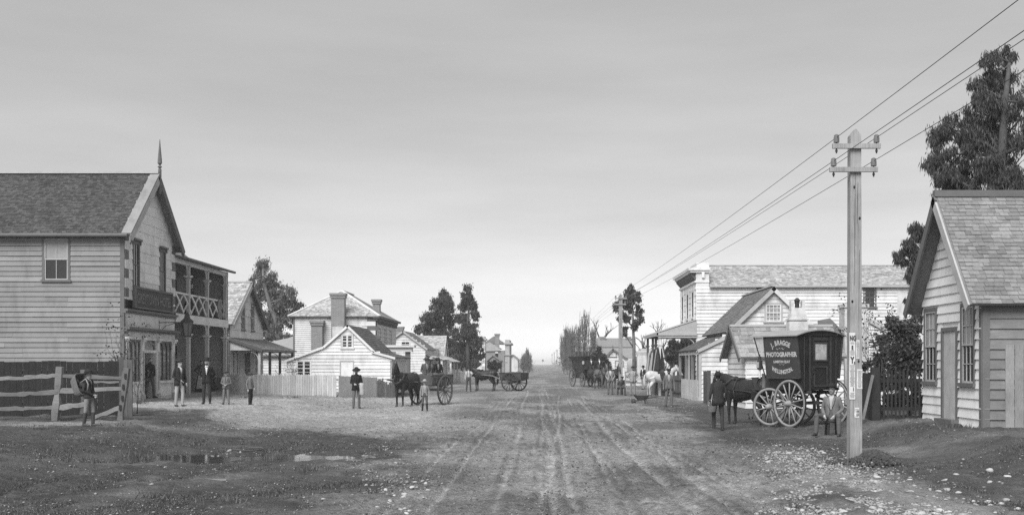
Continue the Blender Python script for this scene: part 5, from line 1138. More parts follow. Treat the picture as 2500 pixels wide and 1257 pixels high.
def person(label, x, y, H=1.74, face=0, z=None, coat=.05, vest=.06, shirt=.55, legs=.16, shoe=.03, skin=.30, hair=.04, hat=None, hatv=.03, arms=('down', 'down'),
           stance=.10, step=0.0, lean=0.0, sit=None, head_yaw=0, nod=0, jacket=True, hem=.80, open_=.5, shin=None, skirt=None, apron=None, beard=0, hs=1.0, vox=.013, arm=None,
           group='people in the street', bow=False, sleeve=None, over=None, braces=False):
    skin *= 1.25; pr_ = random.Random(label); head_yaw += pr_.uniform(-14, 14); lean += pr_.uniform(-2, 4); step += pr_.uniform(-.05, .05)
    k = H/1.75; T = thing('person', label, 'person', (0, 0, 0), group=group)
    dz = 0 if sit is None else sit-.95
    ca, sa = math.cos(R(lean)), math.sin(R(lean))
    def up(p):
        px, py, pz = p; a, b = py, pz-.95; return V(px, a*ca-b*sa, .95+a*sa+b*ca)*k+V(0, 0, dz*k)   # positive lean: forward (-y)
    mb = MB(); reg = []
    COLS = ['coat', 'vest', 'shirt', 'legs', 'shin', 'shoe', 'skin', 'hair', 'dark']
    sv = sleeve if sleeve is not None else (coat if jacket else shirt)
    mats = [cloth(sv), cloth(vest), cloth(shirt), cloth(legs), cloth(shin if shin is not None else legs), M("boot_leather_%03d" % round(shoe*1000), shoe, rough=.55, var=.2), M("skin_%03d" % round(skin*1000), skin, rough=.6, var=.06, fine=.04, objvar=.02, bump=.05), M("hair_%03d" % round(hair*1000), hair, rough=.6, var=.2, fine=.3, fscale=60), M("eye_dark", .02, rough=.3, bump=0)]
    # torso
    TR = [(.84, .150, .105), (.92, .160, .118), (1.02, .150, .112), (1.10, .142, .105), (1.22, .158, .115), (1.32, .172, .118), (1.40, .165, .105), (1.45, .120, .085), (1.49, .062, .062), (1.56, .055, .058)]
    rs = []
    for zz, rx, ry in TR: rs.append([up((rx*math.cos(t), ry*math.sin(t)+(.012 if zz > 1.2 else 0), zz)) for t in [2*math.pi*j/14 for j in range(14)]])
    mb.rings(rs); reg += [(up((0, 0, .92)), up((0, 0, 1.06)), .12*k, 3), (up((0, 0, 1.10)), up((0, .0, 1.42)), .13*k, 1), (up((.1, 0, 1.38)), up((-.1, 0, 1.38)), .07*k, 1)]
    # head
    hc = (0, -.015, 1.625); Hm = Matrix.Rotation(R(head_yaw), 3, 'Z') @ Matrix.Rotation(R(nod), 3, 'X')
    def hd(q): return up(hc)+(Hm @ (V(*q)*k*hs))
    nb = MB()
    nb.ball((0, .008, .020), .076, .094, .100, 14, 10); nb.ball((0, -.018, -.045), .058, .066, .072, 12, 8); nb.ball((0, -.052, -.085), .030, .030, .026, 8, 6)
    nb.tube([(0, -.080, .022), (0, -.104, -.022), (0, -.086, -.032)], [.010, .015, .012], 6)
    for s in (-1, 1): nb.ball((s*.078, .012, -.008), .012, .022, .032, 6, 5)
    mb.add([hd(q) for q in nb.v], nb.f)
    mb.tube([up((0, .012, 1.44)), up((0, .0, 1.53)), hd((0, .01, -.04))], [.058*k, .054*k, .056*k], 10)
    reg += [(hd((0, .0, .03)), hd((0, -.02, -.06)), .085*k*hs, 6), (up((0, .01, 1.48)), up((0, 0, 1.53)), .05*k, 6)]
    # legs
    for s in (-1, 1):
        st = step*s
        if sit is None:
            hip = V(.085*s, 0, .93)*k; kn = V((.09+stance*.2)*s, -.02-st*.55, .50)*k; an = V(stance*s, .015-st, .085)*k
        else:
            kx = .10+stance*.5; hip = V(.085*s, 0, sit)*k; kn = V(kx*s, -.42-st*.1, min(.52, sit+.05))*k; an = V(kx*1.05*s, -.44-st, .085)*k
        to = an+V(.03*s, -.185, -.045)*k
        mb.tube([hip, hip.lerp(kn, .5), kn, kn.lerp(an, .45), an+V(0, 0, .01)*k], [.088*k, .080*k, .064*k, .062*k, .054*k], 10)
        mb.ball(hip, .085*k); mb.ball(kn, .064*k)
        mb.tube([an+V(0, .055, -.03)*k, an+V(0, .02, -.035)*k, an.lerp(to, .6)+V(0, 0, -.008)*k, to+V(0, 0, 0)], [.036*k, .046*k, .044*k, .032*k], 8); mb.ball(to, .034*k, .04*k, .03*k)
        reg += [(hip, kn, .08*k, 3), (kn, an+V(0, 0, .03)*k, .06*k, 4), (an+V(0, .05, -.045)*k, to, .045*k, 5)]
    # arms and hands
    for s, nm in ((1, arms[0]), (-1, arms[1])):
        e, w = arm[s] if (arm and s in arm) else ARMS[nm]
        sh, el, wr = up((.168*s, .012, 1.405)), up((e[0]*s, e[1], e[2])), up((w[0]*s, w[1], w[2]))
        mb.tube([up((.10*s, .01, 1.40)), sh, sh.lerp(el, .5), el, el.lerp(wr, .5), wr], [.058*k, .064*k, .056*k, .048*k, .045*k, .038*k], 9); mb.ball(sh, .064*k); mb.ball(el, .047*k)
        d = (wr-el).normalized(); sd_ = d.cross(V(0, 1, 0) if abs(d.y) < .8 else V(0, 0, 1)).normalized(); nn = d.cross(sd_)
        pc = wr+d*.045*k
        mb.obox(pc, d*.048*k, sd_*.040*k*(.5), nn*.036*k)
        for f in range(4):
            o = nn*((f-1.5)*.0185)*k; L = (.070, .080, .076, .060)[f]*k; a = pc+d*.045*k+o
            mb.tube([a-d*.01*k, a+d*L*.55+sd_*.006*k*s, a+d*L*.9+sd_*.028*k*s], [.0095*k, .009*k, .008*k], 5)
        a = pc-d*.015*k+nn*.036*k; mb.tube([a-nn*.012*k, a+nn*.022*k+d*.02*k, a+nn*.030*k+d*.052*k], [.012*k, .011*k, .009*k], 5)
        reg += [(sh, el, .055*k, 0), (el, wr-d*.005*k, .042*k, 0), (wr+d*.03*k, pc+d*.12*k, .04*k, 6)]
    hcv = np.array(hd((0, 0, 0))); Hi = np.array(Hm.inverted()); ks = k*hs
    neckz = up((0, 0, 1.46)); upi = (ca, sa)
    def rule(c, idx):
        q = (c-hcv) @ Hi.T/ks; ish = idx == 6
        near = (np.abs(q[:, 0]) < .12) & (np.abs(q[:, 2]) < .14) & (np.abs(q[:, 1]) < .14) & ish
        idx = idx.copy()
        hr = near & ((q[:, 2] > .055-np.clip(q[:, 1]+.03, 0, 1)*1.3) & (q[:, 2] > -.075) & ~((np.abs(q[:, 0]) > .074) & (q[:, 2] < .03)))
        idx[hr] = 7
        if beard: idx[near & (q[:, 1] < -.01) & (q[:, 2] < -.045+(.0 if beard == 1 else .01)) & ~((np.abs(q[:, 0]) < .02) & (q[:, 2] > -.058) & (q[:, 2] < -.045))] = 7
        if beard == 3: pass
        for s in (-1, 1): idx[near & ((q[:, 0]-s*.030)**2/.0002+(q[:, 2]-.006)**2/.00007 < 1) & (q[:, 1] < -.05)] = 8
        idx[near & (np.abs(q[:, 0]) < .024) & (np.abs(q[:, 2]+.056) < .005) & (q[:, 1] < -.06)] = 8
        # shirt front
        b = c/k-np.array([0, 0, dz]); yy = b[:, 1]; zz = b[:, 2]-.95; by = yy*ca+zz*sa; bz = -yy*sa+zz*ca+.95
        v = (idx == 1) & (by < -.02) & (bz > 1.16) & (np.abs(b[:, 0]) < .012+.26*(bz-1.16)*.6)
        idx[v] = 2
        idx[(idx == 6) & (bz < 1.485) & (bz > 1.40)] = 2
        if not jacket: idx[(idx == 1)] = 2 if not braces else idx[(idx == 1)]
        if braces:
            t = (idx == 1); idx[t] = 2; idx[t & (np.abs(np.abs(b[:, 0])-.085) < .018)] = 1
        if bow: idx[(np.abs(b[:, 0]) < .05) & (np.abs(bz-1.452) < .016) & (by < -.03)] = 8
        return idx
    grow('body', mb, T, vox*k, reg, mats, rule)
    # jacket as an open shell
    if jacket:
        m = MB(); n = 22; lv = [(hem, .208, .158), (.90, .196, .152), (1.0, .182, .142), (1.10, .176, .136), (1.22, .186, .140), (1.32, .196, .140), (1.40, .186, .126), (1.45, .140, .104), (1.485, .085, .082)]
        if sit is not None: lv = [l for l in lv if l[0] >= .9]
        out, inn = [], []
        for zz, rx, ry in lv:
            g = open_*(.16+.55*max(0, (1.12-zz))/.3) if zz < 1.12 else open_*(.16+.9*max(0, zz-1.12)/.36)
            g = min(g, 1.0); ro, ri = [], []
            for j in range(n+1):
                a = g+(2*math.pi-2*g)*j/n; fo = 1+(.03*math.sin(a*7+zz*3) if zz < 1.05 else .01*math.sin(a*5+zz*9))
                ro.append(up((rx*fo*math.sin(a), -ry*fo*math.cos(a)+.008, zz))); ri.append(up(((rx-.014)*fo*math.sin(a), -(ry-.014)*fo*math.cos(a)+.008, zz)))
            out.append(ro); inn.append(ri)
        rs = [o_+i_[::-1] for o_, i_ in zip(out, inn)]; m.rings(rs)
        m.build('jacket', cloth(coat), T, smooth=True)
        m = MB()
        for s in (-1, 1): # lapels
            m.add([up((.012*s, -.150, 1.16)), up((.085*s, -.146, 1.30)), up((.10*s, -.118, 1.42)), up((.055*s, -.10, 1.46)), up((.04*s, -.142, 1.34))], [(0, 1, 4), (4, 1, 2, 3)] if s > 0 else [(0, 4, 1), (4, 3, 2, 1)])
        m.build('lapels', cloth(coat*1.25), T)
    if skirt is not None:
        m = MB(); rs = []; n = 28
        z0_ = 1.06
        for j, t in enumerate((0, .06, .2, .45, .75, 1.0)):
            zz = z0_*(1-t)+.02; r = .145+.20*t**.8
            rs.append([V(r*(1+.07*t*math.sin(6*a+1))*math.cos(a), r*.92*(1+.07*t*math.sin(6*a+1))*math.sin(a)+.03*t, zz)*k for a in [2*math.pi*i/n for i in range(n)]])
        m.rings(rs); m.build('skirt', cloth(skirt), T, smooth=True)
    if apron is not None:
        m = MB(); rs = []; n = 9
        for t in (0, .2, .5, .85):
            zz = 1.07*(1-t)+.02; r = .165+.21*t**.8
            rs.append([V(r*1.03*(1+.05*t*math.sin(6*a+1))*math.sin(a), -r*.97*(1+.05*t*math.sin(6*a+1))*math.cos(a)+.02*t, zz)*k for a in [-.95+1.9*i/(n-1) for i in range(n)]])
        vs = [p for r_ in rs for p in r_]; m.add(vs, [(i*n+j, i*n+j+1, (i+1)*n+j+1, (i+1)*n+j) for i in range(3) for j in range(n-1)])
        m.build('apron', cloth(apron), T, smooth=True)
    if hat:
        m = MB(); mt = Hm @ Matrix.Rotation(R(-6), 3, 'X'); sc = k*hs
        pr = [(max(r_, .001)*sc, zz*sc) for r_, zz in HATS[hat]]
        m.lathe(pr, hd((0, .008, .052)), 18, .93, 1.12, mat=mt); h = m.build('hat', M("hat_felt_%03d" % round(hatv*1000), hatv, rough=.85, var=.2, fine=.15), T, smooth=True)
        if hat in ('kepi', 'cap'):
            m = MB(); vs = [hd((.085*math.sin(a)*1.0, -.095*math.cos(a)-.005-o_, .052-o_*.25)) for o_ in (0, .05) for a in [-1.1+2.2*i/8 for i in range(9)]]
            m.add(vs, [(i, i+1, 10+i, 9+i) for i in range(8)]); m.build('hat_peak', cloth(.02), T)
        if hat in ('bowler', 'tall', 'felt', 'straw'):
            m = MB(); m.lathe([(.105*sc, .016*sc), (.107*sc, .018*sc), (.1065*sc, .042*sc), (.104*sc, .044*sc)], hd((0, .008, .052)), 18, .93, 1.12, mat=mt); m.build('hat_band', cloth(.02 if hatv > .02 else .05), T)
    place(T, x, y, z, R(face)); return T
def at(px, d): return PX(px, d), d
# ---- hotel side
PG = 'people standing in the street'
person('boy in dark jacket and pale breeches carrying a basket by the rail fence', *at(217, 28.3), H=1.42, face=78, coat=.04, vest=.05, shirt=.45, legs=.24, shin=.07, shoe=.06, hat='felt', hatv=.025, arms=('clasp', 'clasp'), hem=.92, hs=1.12, vox=.012, stance=.08, step=.07)
person('bearded man in dark jacket leaning in the hotel doorway', -17.05, 49.2-1.0+.05, H=1.76, face=55, z=.41, coat=.03, vest=.035, shirt=.05, legs=.09, arms=('pocket', 'behind'), beard=1, hem=.9, open_=.1, step=.12, skin=.34)
person('man in bowler with dark coat and pale trousers by the first verandah post', *at(438, 41.5), H=1.74, face=48, coat=.03, vest=.30, shirt=.6, legs=.36, shoe=.06, hat='bowler', arms=('down', 'clasp'), hem=.80, step=.06, skin=.34)
person('woman in dark dress and long white apron on the hotel verandah', -17.5, 57.0, H=1.62, face=30, z=.46, jacket=False, coat=.05, sleeve=.05, vest=.09, shirt=.10, skirt=.05, apron=.60, arms=('down', 'hip'), hair=.04, skin=.34)
person('man in black suit and tall-crowned hat with hands behind his back', *at(505, 44.0), H=1.79, face=8, coat=.022, vest=.035, shirt=.75, legs=.035, hat='tall', hatv=.02, arms=('behind', 'behind'), hem=.80, open_=.75, beard=1, bow=True, skin=.34, stance=.11)
person('boy in loose grey suit holding his hands at his belly', *at(552, 43.6), H=1.30, face=5, coat=.14, vest=.14, shirt=.14, legs=.17, hat='cap', hatv=.06, arms=('belly', 'belly'), hs=1.15, hem=.86, open_=.05, stance=.14, shoe=.03, skin=.26)
person('boy in grey shirt and dark trousers turned sideways, hand in pocket', *at(611, 42.2), H=1.24, face=62, coat=.16, vest=.15, shirt=.22, legs=.035, hat='felt', hatv=.06, arms=('pocket', 'down'), hs=1.14, hem=.95, open_=.15)
person('woman in dark dress with white collar looking over the balcony rail', -17.35, 54.6, H=1.60, face=72, z=4.27, coat=.035, vest=.035, shirt=.6, skirt=.04, legs=.05, arms=('rest', 'rest'), hair=.10, open_=.15, hem=.92, lean=8, skin=.42)
person('man in dark jacket and grey trousers examining a pale cloth, mid-street', *at(870, 47.0), H=1.72, face=18, coat=.022, vest=.03, shirt=.10, legs=.13, shoe=.05, hat='felt', hatv=.02, arms=('hold', 'hold'), nod=28, hem=.80, open_=.08, beard=1, stance=.13, skin=.32)
person('boy in pale jacket and straw hat before the cart wheel', *at(1037, 44.6), H=1.24, face=2, coat=.24, vest=.34, shirt=.40, legs=.10, shin=.035, hat='straw', hatv=.40, arms=('down', 'down'), hs=1.13, hem=.88, open_=.9, stance=.13)
person('man in shirtsleeves and braces holding the sideways cart horse', *at(1144, 76.0), H=1.68, face=10, jacket=False, coat=.4, vest=.06, shirt=.45, legs=.07, hat='felt', hatv=.03, arms=('reach', 'down'), braces=True, stance=.14, vox=.018)
# ---- right side
person('man in pale open jacket and dark waistcoat beside the coach horses', *at(1490, 68.0), H=1.74, face=-4, coat=.26, vest=.04, shirt=.5, legs=.13, hat='felt', hatv=.03, arms=('pocket', 'pocket'), open_=1.0, beard=1, stance=.12, vox=.016, skin=.22)
person('blurred-looking man in pale suit and dark hat near the white horse', *at(1545, 66.5), H=1.74, face=12, coat=.30, vest=.27, shirt=.35, legs=.24, hat='bowler', hatv=.05, arms=('hip', 'hip'), open_=.2, beard=1, vox=.018, skin=.18)
person('man in black jacket with white shirt leaning on the rail gate', *at(1570, 81.9), H=1.76, face=-38, coat=.022, vest=.03, shirt=.65, legs=.30, hat='felt', hatv=.03, arms=('rest', 'pocket'), step=.16, vox=.018, lean=-4)
person('bearded man in grey sack coat and peaked flat cap before the white horse', *at(1633, 50.3), H=1.71, face=-6, coat=.13, vest=.12, shirt=.35, legs=.14, hat='kepi', hatv=.03, arms=('down', 'down'), beard=2, hem=.76, open_=.75, stance=.13, step=.05, skin=.22)
person('man in dark clothes and felt hat standing behind the white horse saddle', *at(1603, 68.0), H=1.72, face=25, coat=.06, vest=.08, shirt=.2, legs=.07, hat='felt', hatv=.05, arms=('down', 'down'), vox=.02, skin=.16)
sh = person('person wrapped in a boldly striped blanket crouching on a stool', *at(1514, 67.0), H=1.62, face=20, jacket=False, coat=.1, sleeve=.1, vest=.1, shirt=.1, legs=.08, sit=.52, lean=28, arms=('lap', 'lap'), hat='cap', hatv=.06, vox=.018, skin=.18)
person('man in dark suit and bowler seen from behind at the van horse head', *at(1753, 33.0), H=1.72, face=190, coat=.035, vest=.05, shirt=.6, legs=.045, hat='bowler', hatv=.022, arms=('down', 'down'), hem=.78, open_=.1, vox=.0115, skin=.3, head_yaw=-30, step=.08)
person('old man in pale coat and dark hat seated by the van', *at(2032, 29.0), H=1.84, face=-30, coat=.17, vest=.12, shirt=.45, legs=.11, sit=.46, arms=('lap', 'lap'), hat='felt', hatv=.022, beard=2, hair=.22, lean=4, nod=-8, hem=.9, open_=.8, vox=.0115, stance=.34, skin=.36, shoe=.05)
# stool and striped blanket
def stool(x, y, label, h=.46):
    T = thing('stool', label, 'stool', (0, 0, 0)); mb = MB(); mb.box(-.17, .17, -.15, .15, h-.05, h); mb.build('seat', DARKW, T)
    for sx in (-1, 1):
        for sy in (-1, 1): mb = MB(); mb.bar((sx*.12, sy*.10, h-.05), (sx*.14, sy*.13, 0), .05, .05); mb.build('leg', DARKW, T)
    place(T, x, y)
stool(PX(2033, 29.0), 29.05, 'rough wooden stool under the seated old man', .38); stool(PX(1514, 67), 67.1, 'small stool under the blanket-wrapped person')
def striped():
    m = bpy.data.materials.new("striped_blanket"); m.use_nodes = True; t = m.node_tree; b = t.nodes['Principled BSDF']; b.inputs['Roughness'].default_value = .95
    g = t.nodes.new("ShaderNodeTexCoord"); sp = t.nodes.new("ShaderNodeSeparateXYZ"); t.links.new(g.outputs['Object'], sp.inputs[0])
    w = _math(t, 'FRACT', _math(t, 'MULTIPLY', sp.outputs[2], 6.5), 0); s = _math(t, 'GREATER_THAN', w, .55); s2 = _math(t, 'GREATER_THAN', _math(t, 'FRACT', _math(t, 'MULTIPLY', sp.outputs[2], 13), 0), .7)
    v = _math(t, 'ADD', _math(t, 'MULTIPLY', s, .20), _math(t, 'ADD', _math(t, 'MULTIPLY', s2, .08), .05)); cb = t.nodes.new("ShaderNodeCombineColor")
    for i in range(3): t.links.new(v, cb.inputs[i])
    t.links.new(cb.outputs[0], b.inputs['Base Color']); return m
mb = MB(); rs = []; n = 26
for zz, rx, ry, oy in ((.28, .44, .40, -.12), (.40, .42, .40, -.12), (.60, .36, .34, -.10), (.80, .29, .26, -.14), (.98, .25, .20, -.22), (1.06, .16, .13, -.26), (1.10, .08, .07, -.27)):
    rs.append([V(rx*(1+.06*math.sin(5*a+zz*4))*math.cos(a), oy+ry*(1+.06*math.sin(5*a+zz*4))*math.sin(a), zz+.02*math.sin(3*a)) for a in [2*math.pi*i/n for i in range(n)]])
mb.rings(rs); mb.build('blanket', striped(), sh, smooth=True)
# objects in hands
T = thing('carrying_basket', 'open wicker basket of loaves slung on the boy\'s back', 'basket', (0, 0, 0))
mb = MB(); WICK = M("wicker", .16, var=.25, scale=20, fine=.35, fscale=60, fstretch=(1, 1, 3), bump=.6)
rs = []
for j, (zz, sc) in enumerate(((0, .82), (.12, .95), (.24, 1.0))): rs.append([V(sc*.30*math.copysign(abs(math.cos(a))**.5, math.cos(a)), sc*.20*math.copysign(abs(math.sin(a))**.5, math.sin(a)), zz) for a in [2*math.pi*i/20 for i in range(20)]])
rs += [[p*.93 if False else V(p.x*.92, p.y*.9, p.z) for p in rs[2]], [V(p.x*.9, p.y*.88, .03) for p in rs[0]]]
mb.rings(rs); mb.build('shell', WICK, T)
mb = MB(); mb.tube([V(p.x*1.0, p.y*1.0, .245) for p in rs[2]]+[V(rs[2][0].x, 0, .245)], .012, 6); mb.build('rim', WICK, T)
for i, (a, b) in enumerate(((-.14, .05), (.05, -.06), (.15, .06))): mb = MB(); mb.ball((a, b, .10), .10, .08, .07); mb.build('loaf', M("bread", .13, var=.3), T, smooth=True)
T.location = (PX(184, 28.3), 28.42, hz(-11.5, 28.3)+.98); T.rotation_euler = V(.80, -.42, .42).to_track_quat('Z', 'X').to_euler()
mb = MB(); mb.tube([(PX(200, 28.2), 28.12, 1.42), (PX(214, 28.2), 28.08, 1.52), (PX(221, 28.2), 28.06, 1.38), (PX(218, 28.2), 28.08, 1.22)], .016, 6); o = mb.build('basket_strap', OLDW, smooth=True); tag(o, 'thin strap over the shoulder of the boy with the basket', 'strap')
mb = MB(); rs = []; n = 12; cx, cy = at(882, 46.75)
for zz, r in ((1.10, .05), (1.06, .11), (.95, .10), (.8, .09), (.62, .12), (.56, .05)): rs.append([(cx+r*(1+.2*math.sin(3*a))*math.cos(a)-(1.1-zz)*.0+(1.1-zz)*.08, cy+r*.6*math.sin(a), zz) for a in [2*math.pi*i/n for i in range(n)]])
mb.rings(rs); o = mb.build('cloth_bag', cloth(.42), smooth=True); tag(o, 'limp pale cloth hanging over the mid-street man\'s forearm', 'cloth')
T = thing('hand_basket', 'small dark basket hanging beside the man at the van horse', 'basket', (PX(1738, 32.9), 32.9, hz(5.1, 32.9)))
mb = MB(); mb.lathe([(.11, .48), (.15, .66), (.14, .66), (.10, .49)], (PX(1738, 32.9), 32.9, 0), 14); mb.build('shell', WICK, T); mb = MB(); mb.tube([(PX(1738, 32.9)+.14*math.cos(t), 32.9, .65+.2*math.sin(t)) for t in [math.pi*i/8 for i in range(9)]], .01, 5); mb.build('handle', WICK, T)
# ------------------------------------------------------------------ horses
def horse(label, v=.03, head=0.0, neck=0.0, harness=True, collar=True, mane=.02, legv=None, group='horses in the street', saddle=False, hh=1.0, splay=(0, 0, 0, 0)):
    T = thing('horse', label, 'horse', (0, 0, 0), group=group); mb = MB(); reg = []
    hide = M("hide_%03d" % round(v*1000), v, rough=.45, var=.25, scale=2.5, fine=.1, objvar=.05, bump=.05, spec=.35); lm = M("hide_%03d" % round((legv or v*.7)*1000), legv or v*.7, rough=.5, var=.2, bump=.05); hoof = M("hoof", .05, var=.2)
    B = [(-.90, 1.25, .06, .07), (-.86, 1.22, .16, .18), (-.74, 1.19, .25, .29), (-.52, 1.17, .28, .33), (-.25, 1.14, .28, .32), (0, 1.10, .30, .34), (.25, 1.09, .29, .36), (.48, 1.14, .25, .37), (.66, 1.18, .21, .32), (.80, 1.18, .15, .24), (.90, 1.18, .07, .12)]
    mb.rings([[(x, ry*math.cos(t), z+rz*math.sin(t)) for t in [2*math.pi*j/16 for j in range(16)]] for x, z, ry, rz in B])
    nx, nz = 1.10+neck*-.12, 1.72+neck*.14       # poll
    hd_ = Vector((math.cos(R(-48-head)), 0, math.sin(R(-48-head))))
    N = [V(.52, 0, 1.26), V(.76, 0, 1.40), V(.94, 0, 1.56+neck*.06), V(nx, 0, nz)]
    for a, b, ra, rb in zip(N[:-1], N[1:], (.27, .20, .155), (.20, .155, .115)):
        d = (b-a).normalized(); s = V(0, 1, 0); u = s.cross(d)
        mb.rings([[a.lerp(b, f)+s*math.cos(t)*(ra+(rb-ra)*f)*.58+u*math.sin(t)*(ra+(rb-ra)*f) for t in [2*math.pi*j/12 for j in range(12)]] for f in (-.15, .5, 1.12)])
    p = V(nx, 0, nz); u = V(0, 1, 0).cross(hd_)
    Hh = [(-.06, .075, .10), (.05, .085, .125), (.16, .085, .125), (.30, .066, .09), (.44, .052, .066), (.54, .058, .066), (.60, .035, .045)]
    mb.rings([[p+hd_*t0+V(0, 1, 0)*math.cos(t)*ry+u*math.sin(t)*rz for t in [2*math.pi*j/12 for j in range(12)]] for t0, ry, rz in Hh])
    for s in (-1, 1):
        e = p+V(0, s*.055, .06)-hd_*.02; mb.tube([e, e+V(-.01, s*.015, .07), e+V(.0, s*.02, .15)], [.035, .032, .008], 6)
    legs = []
    for i, (sx, s) in enumerate(((1, 1), (1, -1), (-1, 1), (-1, -1))):
        o = splay[i]
        if sx > 0: pts = [(.56, .14, 1.08), (.60, .155, .82), (.62+o*.4, .15, .50), (.61+o*.7, .15, .30), (.60+o, .15, .13), (.63+o, .15, .05)]; rad = [.15, .095, .060, .042, .044, .058]
        else: pts = [(-.58, .15, 1.10), (-.50, .165, .84), (-.66+o*.4, .16, .62), (-.74+o*.6, .15, .50), (-.71+o*.8, .15, .30), (-.70+o, .15, .13), (-.67+o, .15, .05)]; rad = [.21, .15, .085, .062, .046, .046, .058]
        pts = [V(a, b*s, c) for a, b, c in pts]; mb.tube(pts, rad, 10); mb.ball(pts[-2], rad[-2]*1.05)
        f = pts[-1]; mb.lathe([(.066, 0), (.052, .075)], (f.x+.015, f.y, 0), 10)
        legs.append((pts[2], pts[-2])); reg += [(pts[2], pts[-2], .05, 1), (V(f.x+.01, f.y, .0), V(f.x+.01, f.y, .055), .055, 2)]
    reg += [(V(-.8, 0, 1.15), V(.8, 0, 1.15), .3, 0), (V(.5, 0, 1.25), p, .17, 0), (p, p+hd_*.6, .08, 0)]
    for s in (-1, 1): reg.append((V(-.55, s*.15, 1.0), V(-.6, s*.16, .66), .1, 0)); reg.append((V(.57, s*.15, 1.0), V(.62, s*.15, .56), .08, 0))
    grow('body', mb, T, .020, reg, [hide, lm, hoof], None, 4)
    hm = M("mane_%03d" % round(mane*1000), mane, rough=.7, var=.3, fine=.5, fscale=30, fstretch=(4, 4, .5), bump=.5)
    m = MB(); rnd = random.Random(hash(label) % 1000)
    for i in range(34):
        t = i/33; a = N[1].lerp(N[3], t)+V(-.02, 0, .115-.02*t); L = rnd.uniform(.18, .30); sg = rnd.choice((-1, 1, 1))
        m.tube([a+V(-.06, 0, .02), a+V(-.04, .05*sg, .0), a+V(-.02+rnd.uniform(-.04, .04), .105*sg, -L)], [.022, .024, .006], 5)
    m.build('mane', hm, T, smooth=True)
    m = MB(); m.tube([(-.88, 0, 1.30), (-.97, 0, 1.22), (-1.0, 0, 1.0), (-.98, 0, .7), (-.95, 0, .45)], [.035, .055, .075, .07, .02], 9)
    for i in range(12): a = rnd.uniform(0, 6.28); m.tube([(-.97, .03*math.cos(a), 1.15), (-1.0+.05*math.sin(a), .06*math.cos(a), .8), (-.96+.07*math.sin(a), .08*math.cos(a), rnd.uniform(.35, .5))], [.02, .022, .005], 5)
    m.build('tail', hm, T, smooth=True)
    if harness:
        LE = M("harness_leather", .035, rough=.5, var=.3)
        h = MB()
        def hoop(x, ry, rz, zc, w, a0=0, a1=2*math.pi):
            pts = [(x, ry*math.cos(a0+(a1-a0)*i/20), zc+rz*math.sin(a0+(a1-a0)*i/20)) for i in range(21)]; h.tube(pts, w, 6)
        hoop(.28, .305, .375, 1.09, .022); hoop(-.62, .295, .35, 1.17, .018, R(-30), R(210))
        h.tube([(-.62, .295, 1.02), (-.9, .16, 1.0), (-.93, 0, 1.0), (-.9, -.16, 1.0), (-.62, -.295, 1.02)], .02, 6)
        for s in (-1, 1): h.tube([(-.62, s*.29, 1.03), (-.1, s*.31, 1.08), (.28, s*.31, 1.1), (.66, s*.24, 1.15)], .018, 6)
        h.tube([(-.86, 0, 1.42), (-.5, 0, 1.515), (.0, 0, 1.46), (.28, 0, 1.475), (.6, 0, 1.52)], .014, 5)
        h.build('harness', LE, T, smooth=True)
        m = MB(); m.box(.19, .40, -.17, .17, 1.43, 1.50); m.build('saddle_pad', LE, T)
        if collar:
            m = MB(); d = V(.5, 0, .55).normalized(); c = V(.70, 0, 1.27); uu = V(0, 1, 0).cross(d)
            m.tube([c+V(0, 1, 0)*.215*math.cos(t)+uu*.34*math.sin(t) for t in [2*math.pi*i/20 for i in range(21)]], .05, 8); m.build('collar', LE, T, smooth=True)
        m = MB(); m.tube([p+hd_*.40+V(0, .075*math.cos(t), 0)+u*.085*math.sin(t) for t in [2*math.pi*i/12 for i in range(13)]], .011, 5)
        for s in (-1, 1): m.tube([p+hd_*.40+V(0, s*.075, 0), p+hd_*.15+V(0, s*.09, 0), p+V(0, s*.08, .03)], .011, 5); m.tube([p+hd_*.42+V(0, s*.07, 0), V(.75, s*.2, 1.42), V(.28, s*.2, 1.47)], .008, 5)
        m.build('bridle', LE, T, smooth=True)
    T.scale = (hh, hh, hh); return T
def heading(dx, dy): return math.atan2(dy, dx)
place(horse('dark bay horse harnessed to the photographic van', .022, neck=-1.3, head=16), 6.62, 35.55, None, heading(-.62, .78))
place(horse('dark horse facing the camera in the shafts of the panelled cart', .02, neck=.7, head=20), -5.95, 49.2, None, heading(-.40, -.92))
place(horse('dark cart horse standing side-on, head held by the shirtsleeved man', .022, neck=-.9, head=14), -3.95, 78.3, None, heading(-.93, .36))
place(horse('white saddled horse standing behind the peaked-cap man', .55, harness=False, mane=.45, legv=.42, neck=-.5), PX(1610, 65.5), 65.5, None, heading(.93, .36))
CH = 'coach horses'
place(horse('dark near-side wheeler of the coach team', .03, neck=.3, head=20, group=CH), PX(1449, 88.5), 88.5, None, heading(.32, -.94)); place(horse('dark off-side wheeler of the coach team', .04, neck=.3, head=20, group=CH), PX(1478, 88.6), 88.6, None, heading(.30, -.95))
place(horse('light brown leader of the coach team with pale flank', .11, neck=.4, head=20, group=CH, mane=.03), PX(1466, 84.6), 84.6, None, heading(.38, -.92)); place(horse('dark leader of the coach team hidden behind standing men', .035, neck=.3, head=20, group=CH), PX(1498, 85.0), 85.0, None, heading(.34, -.94))
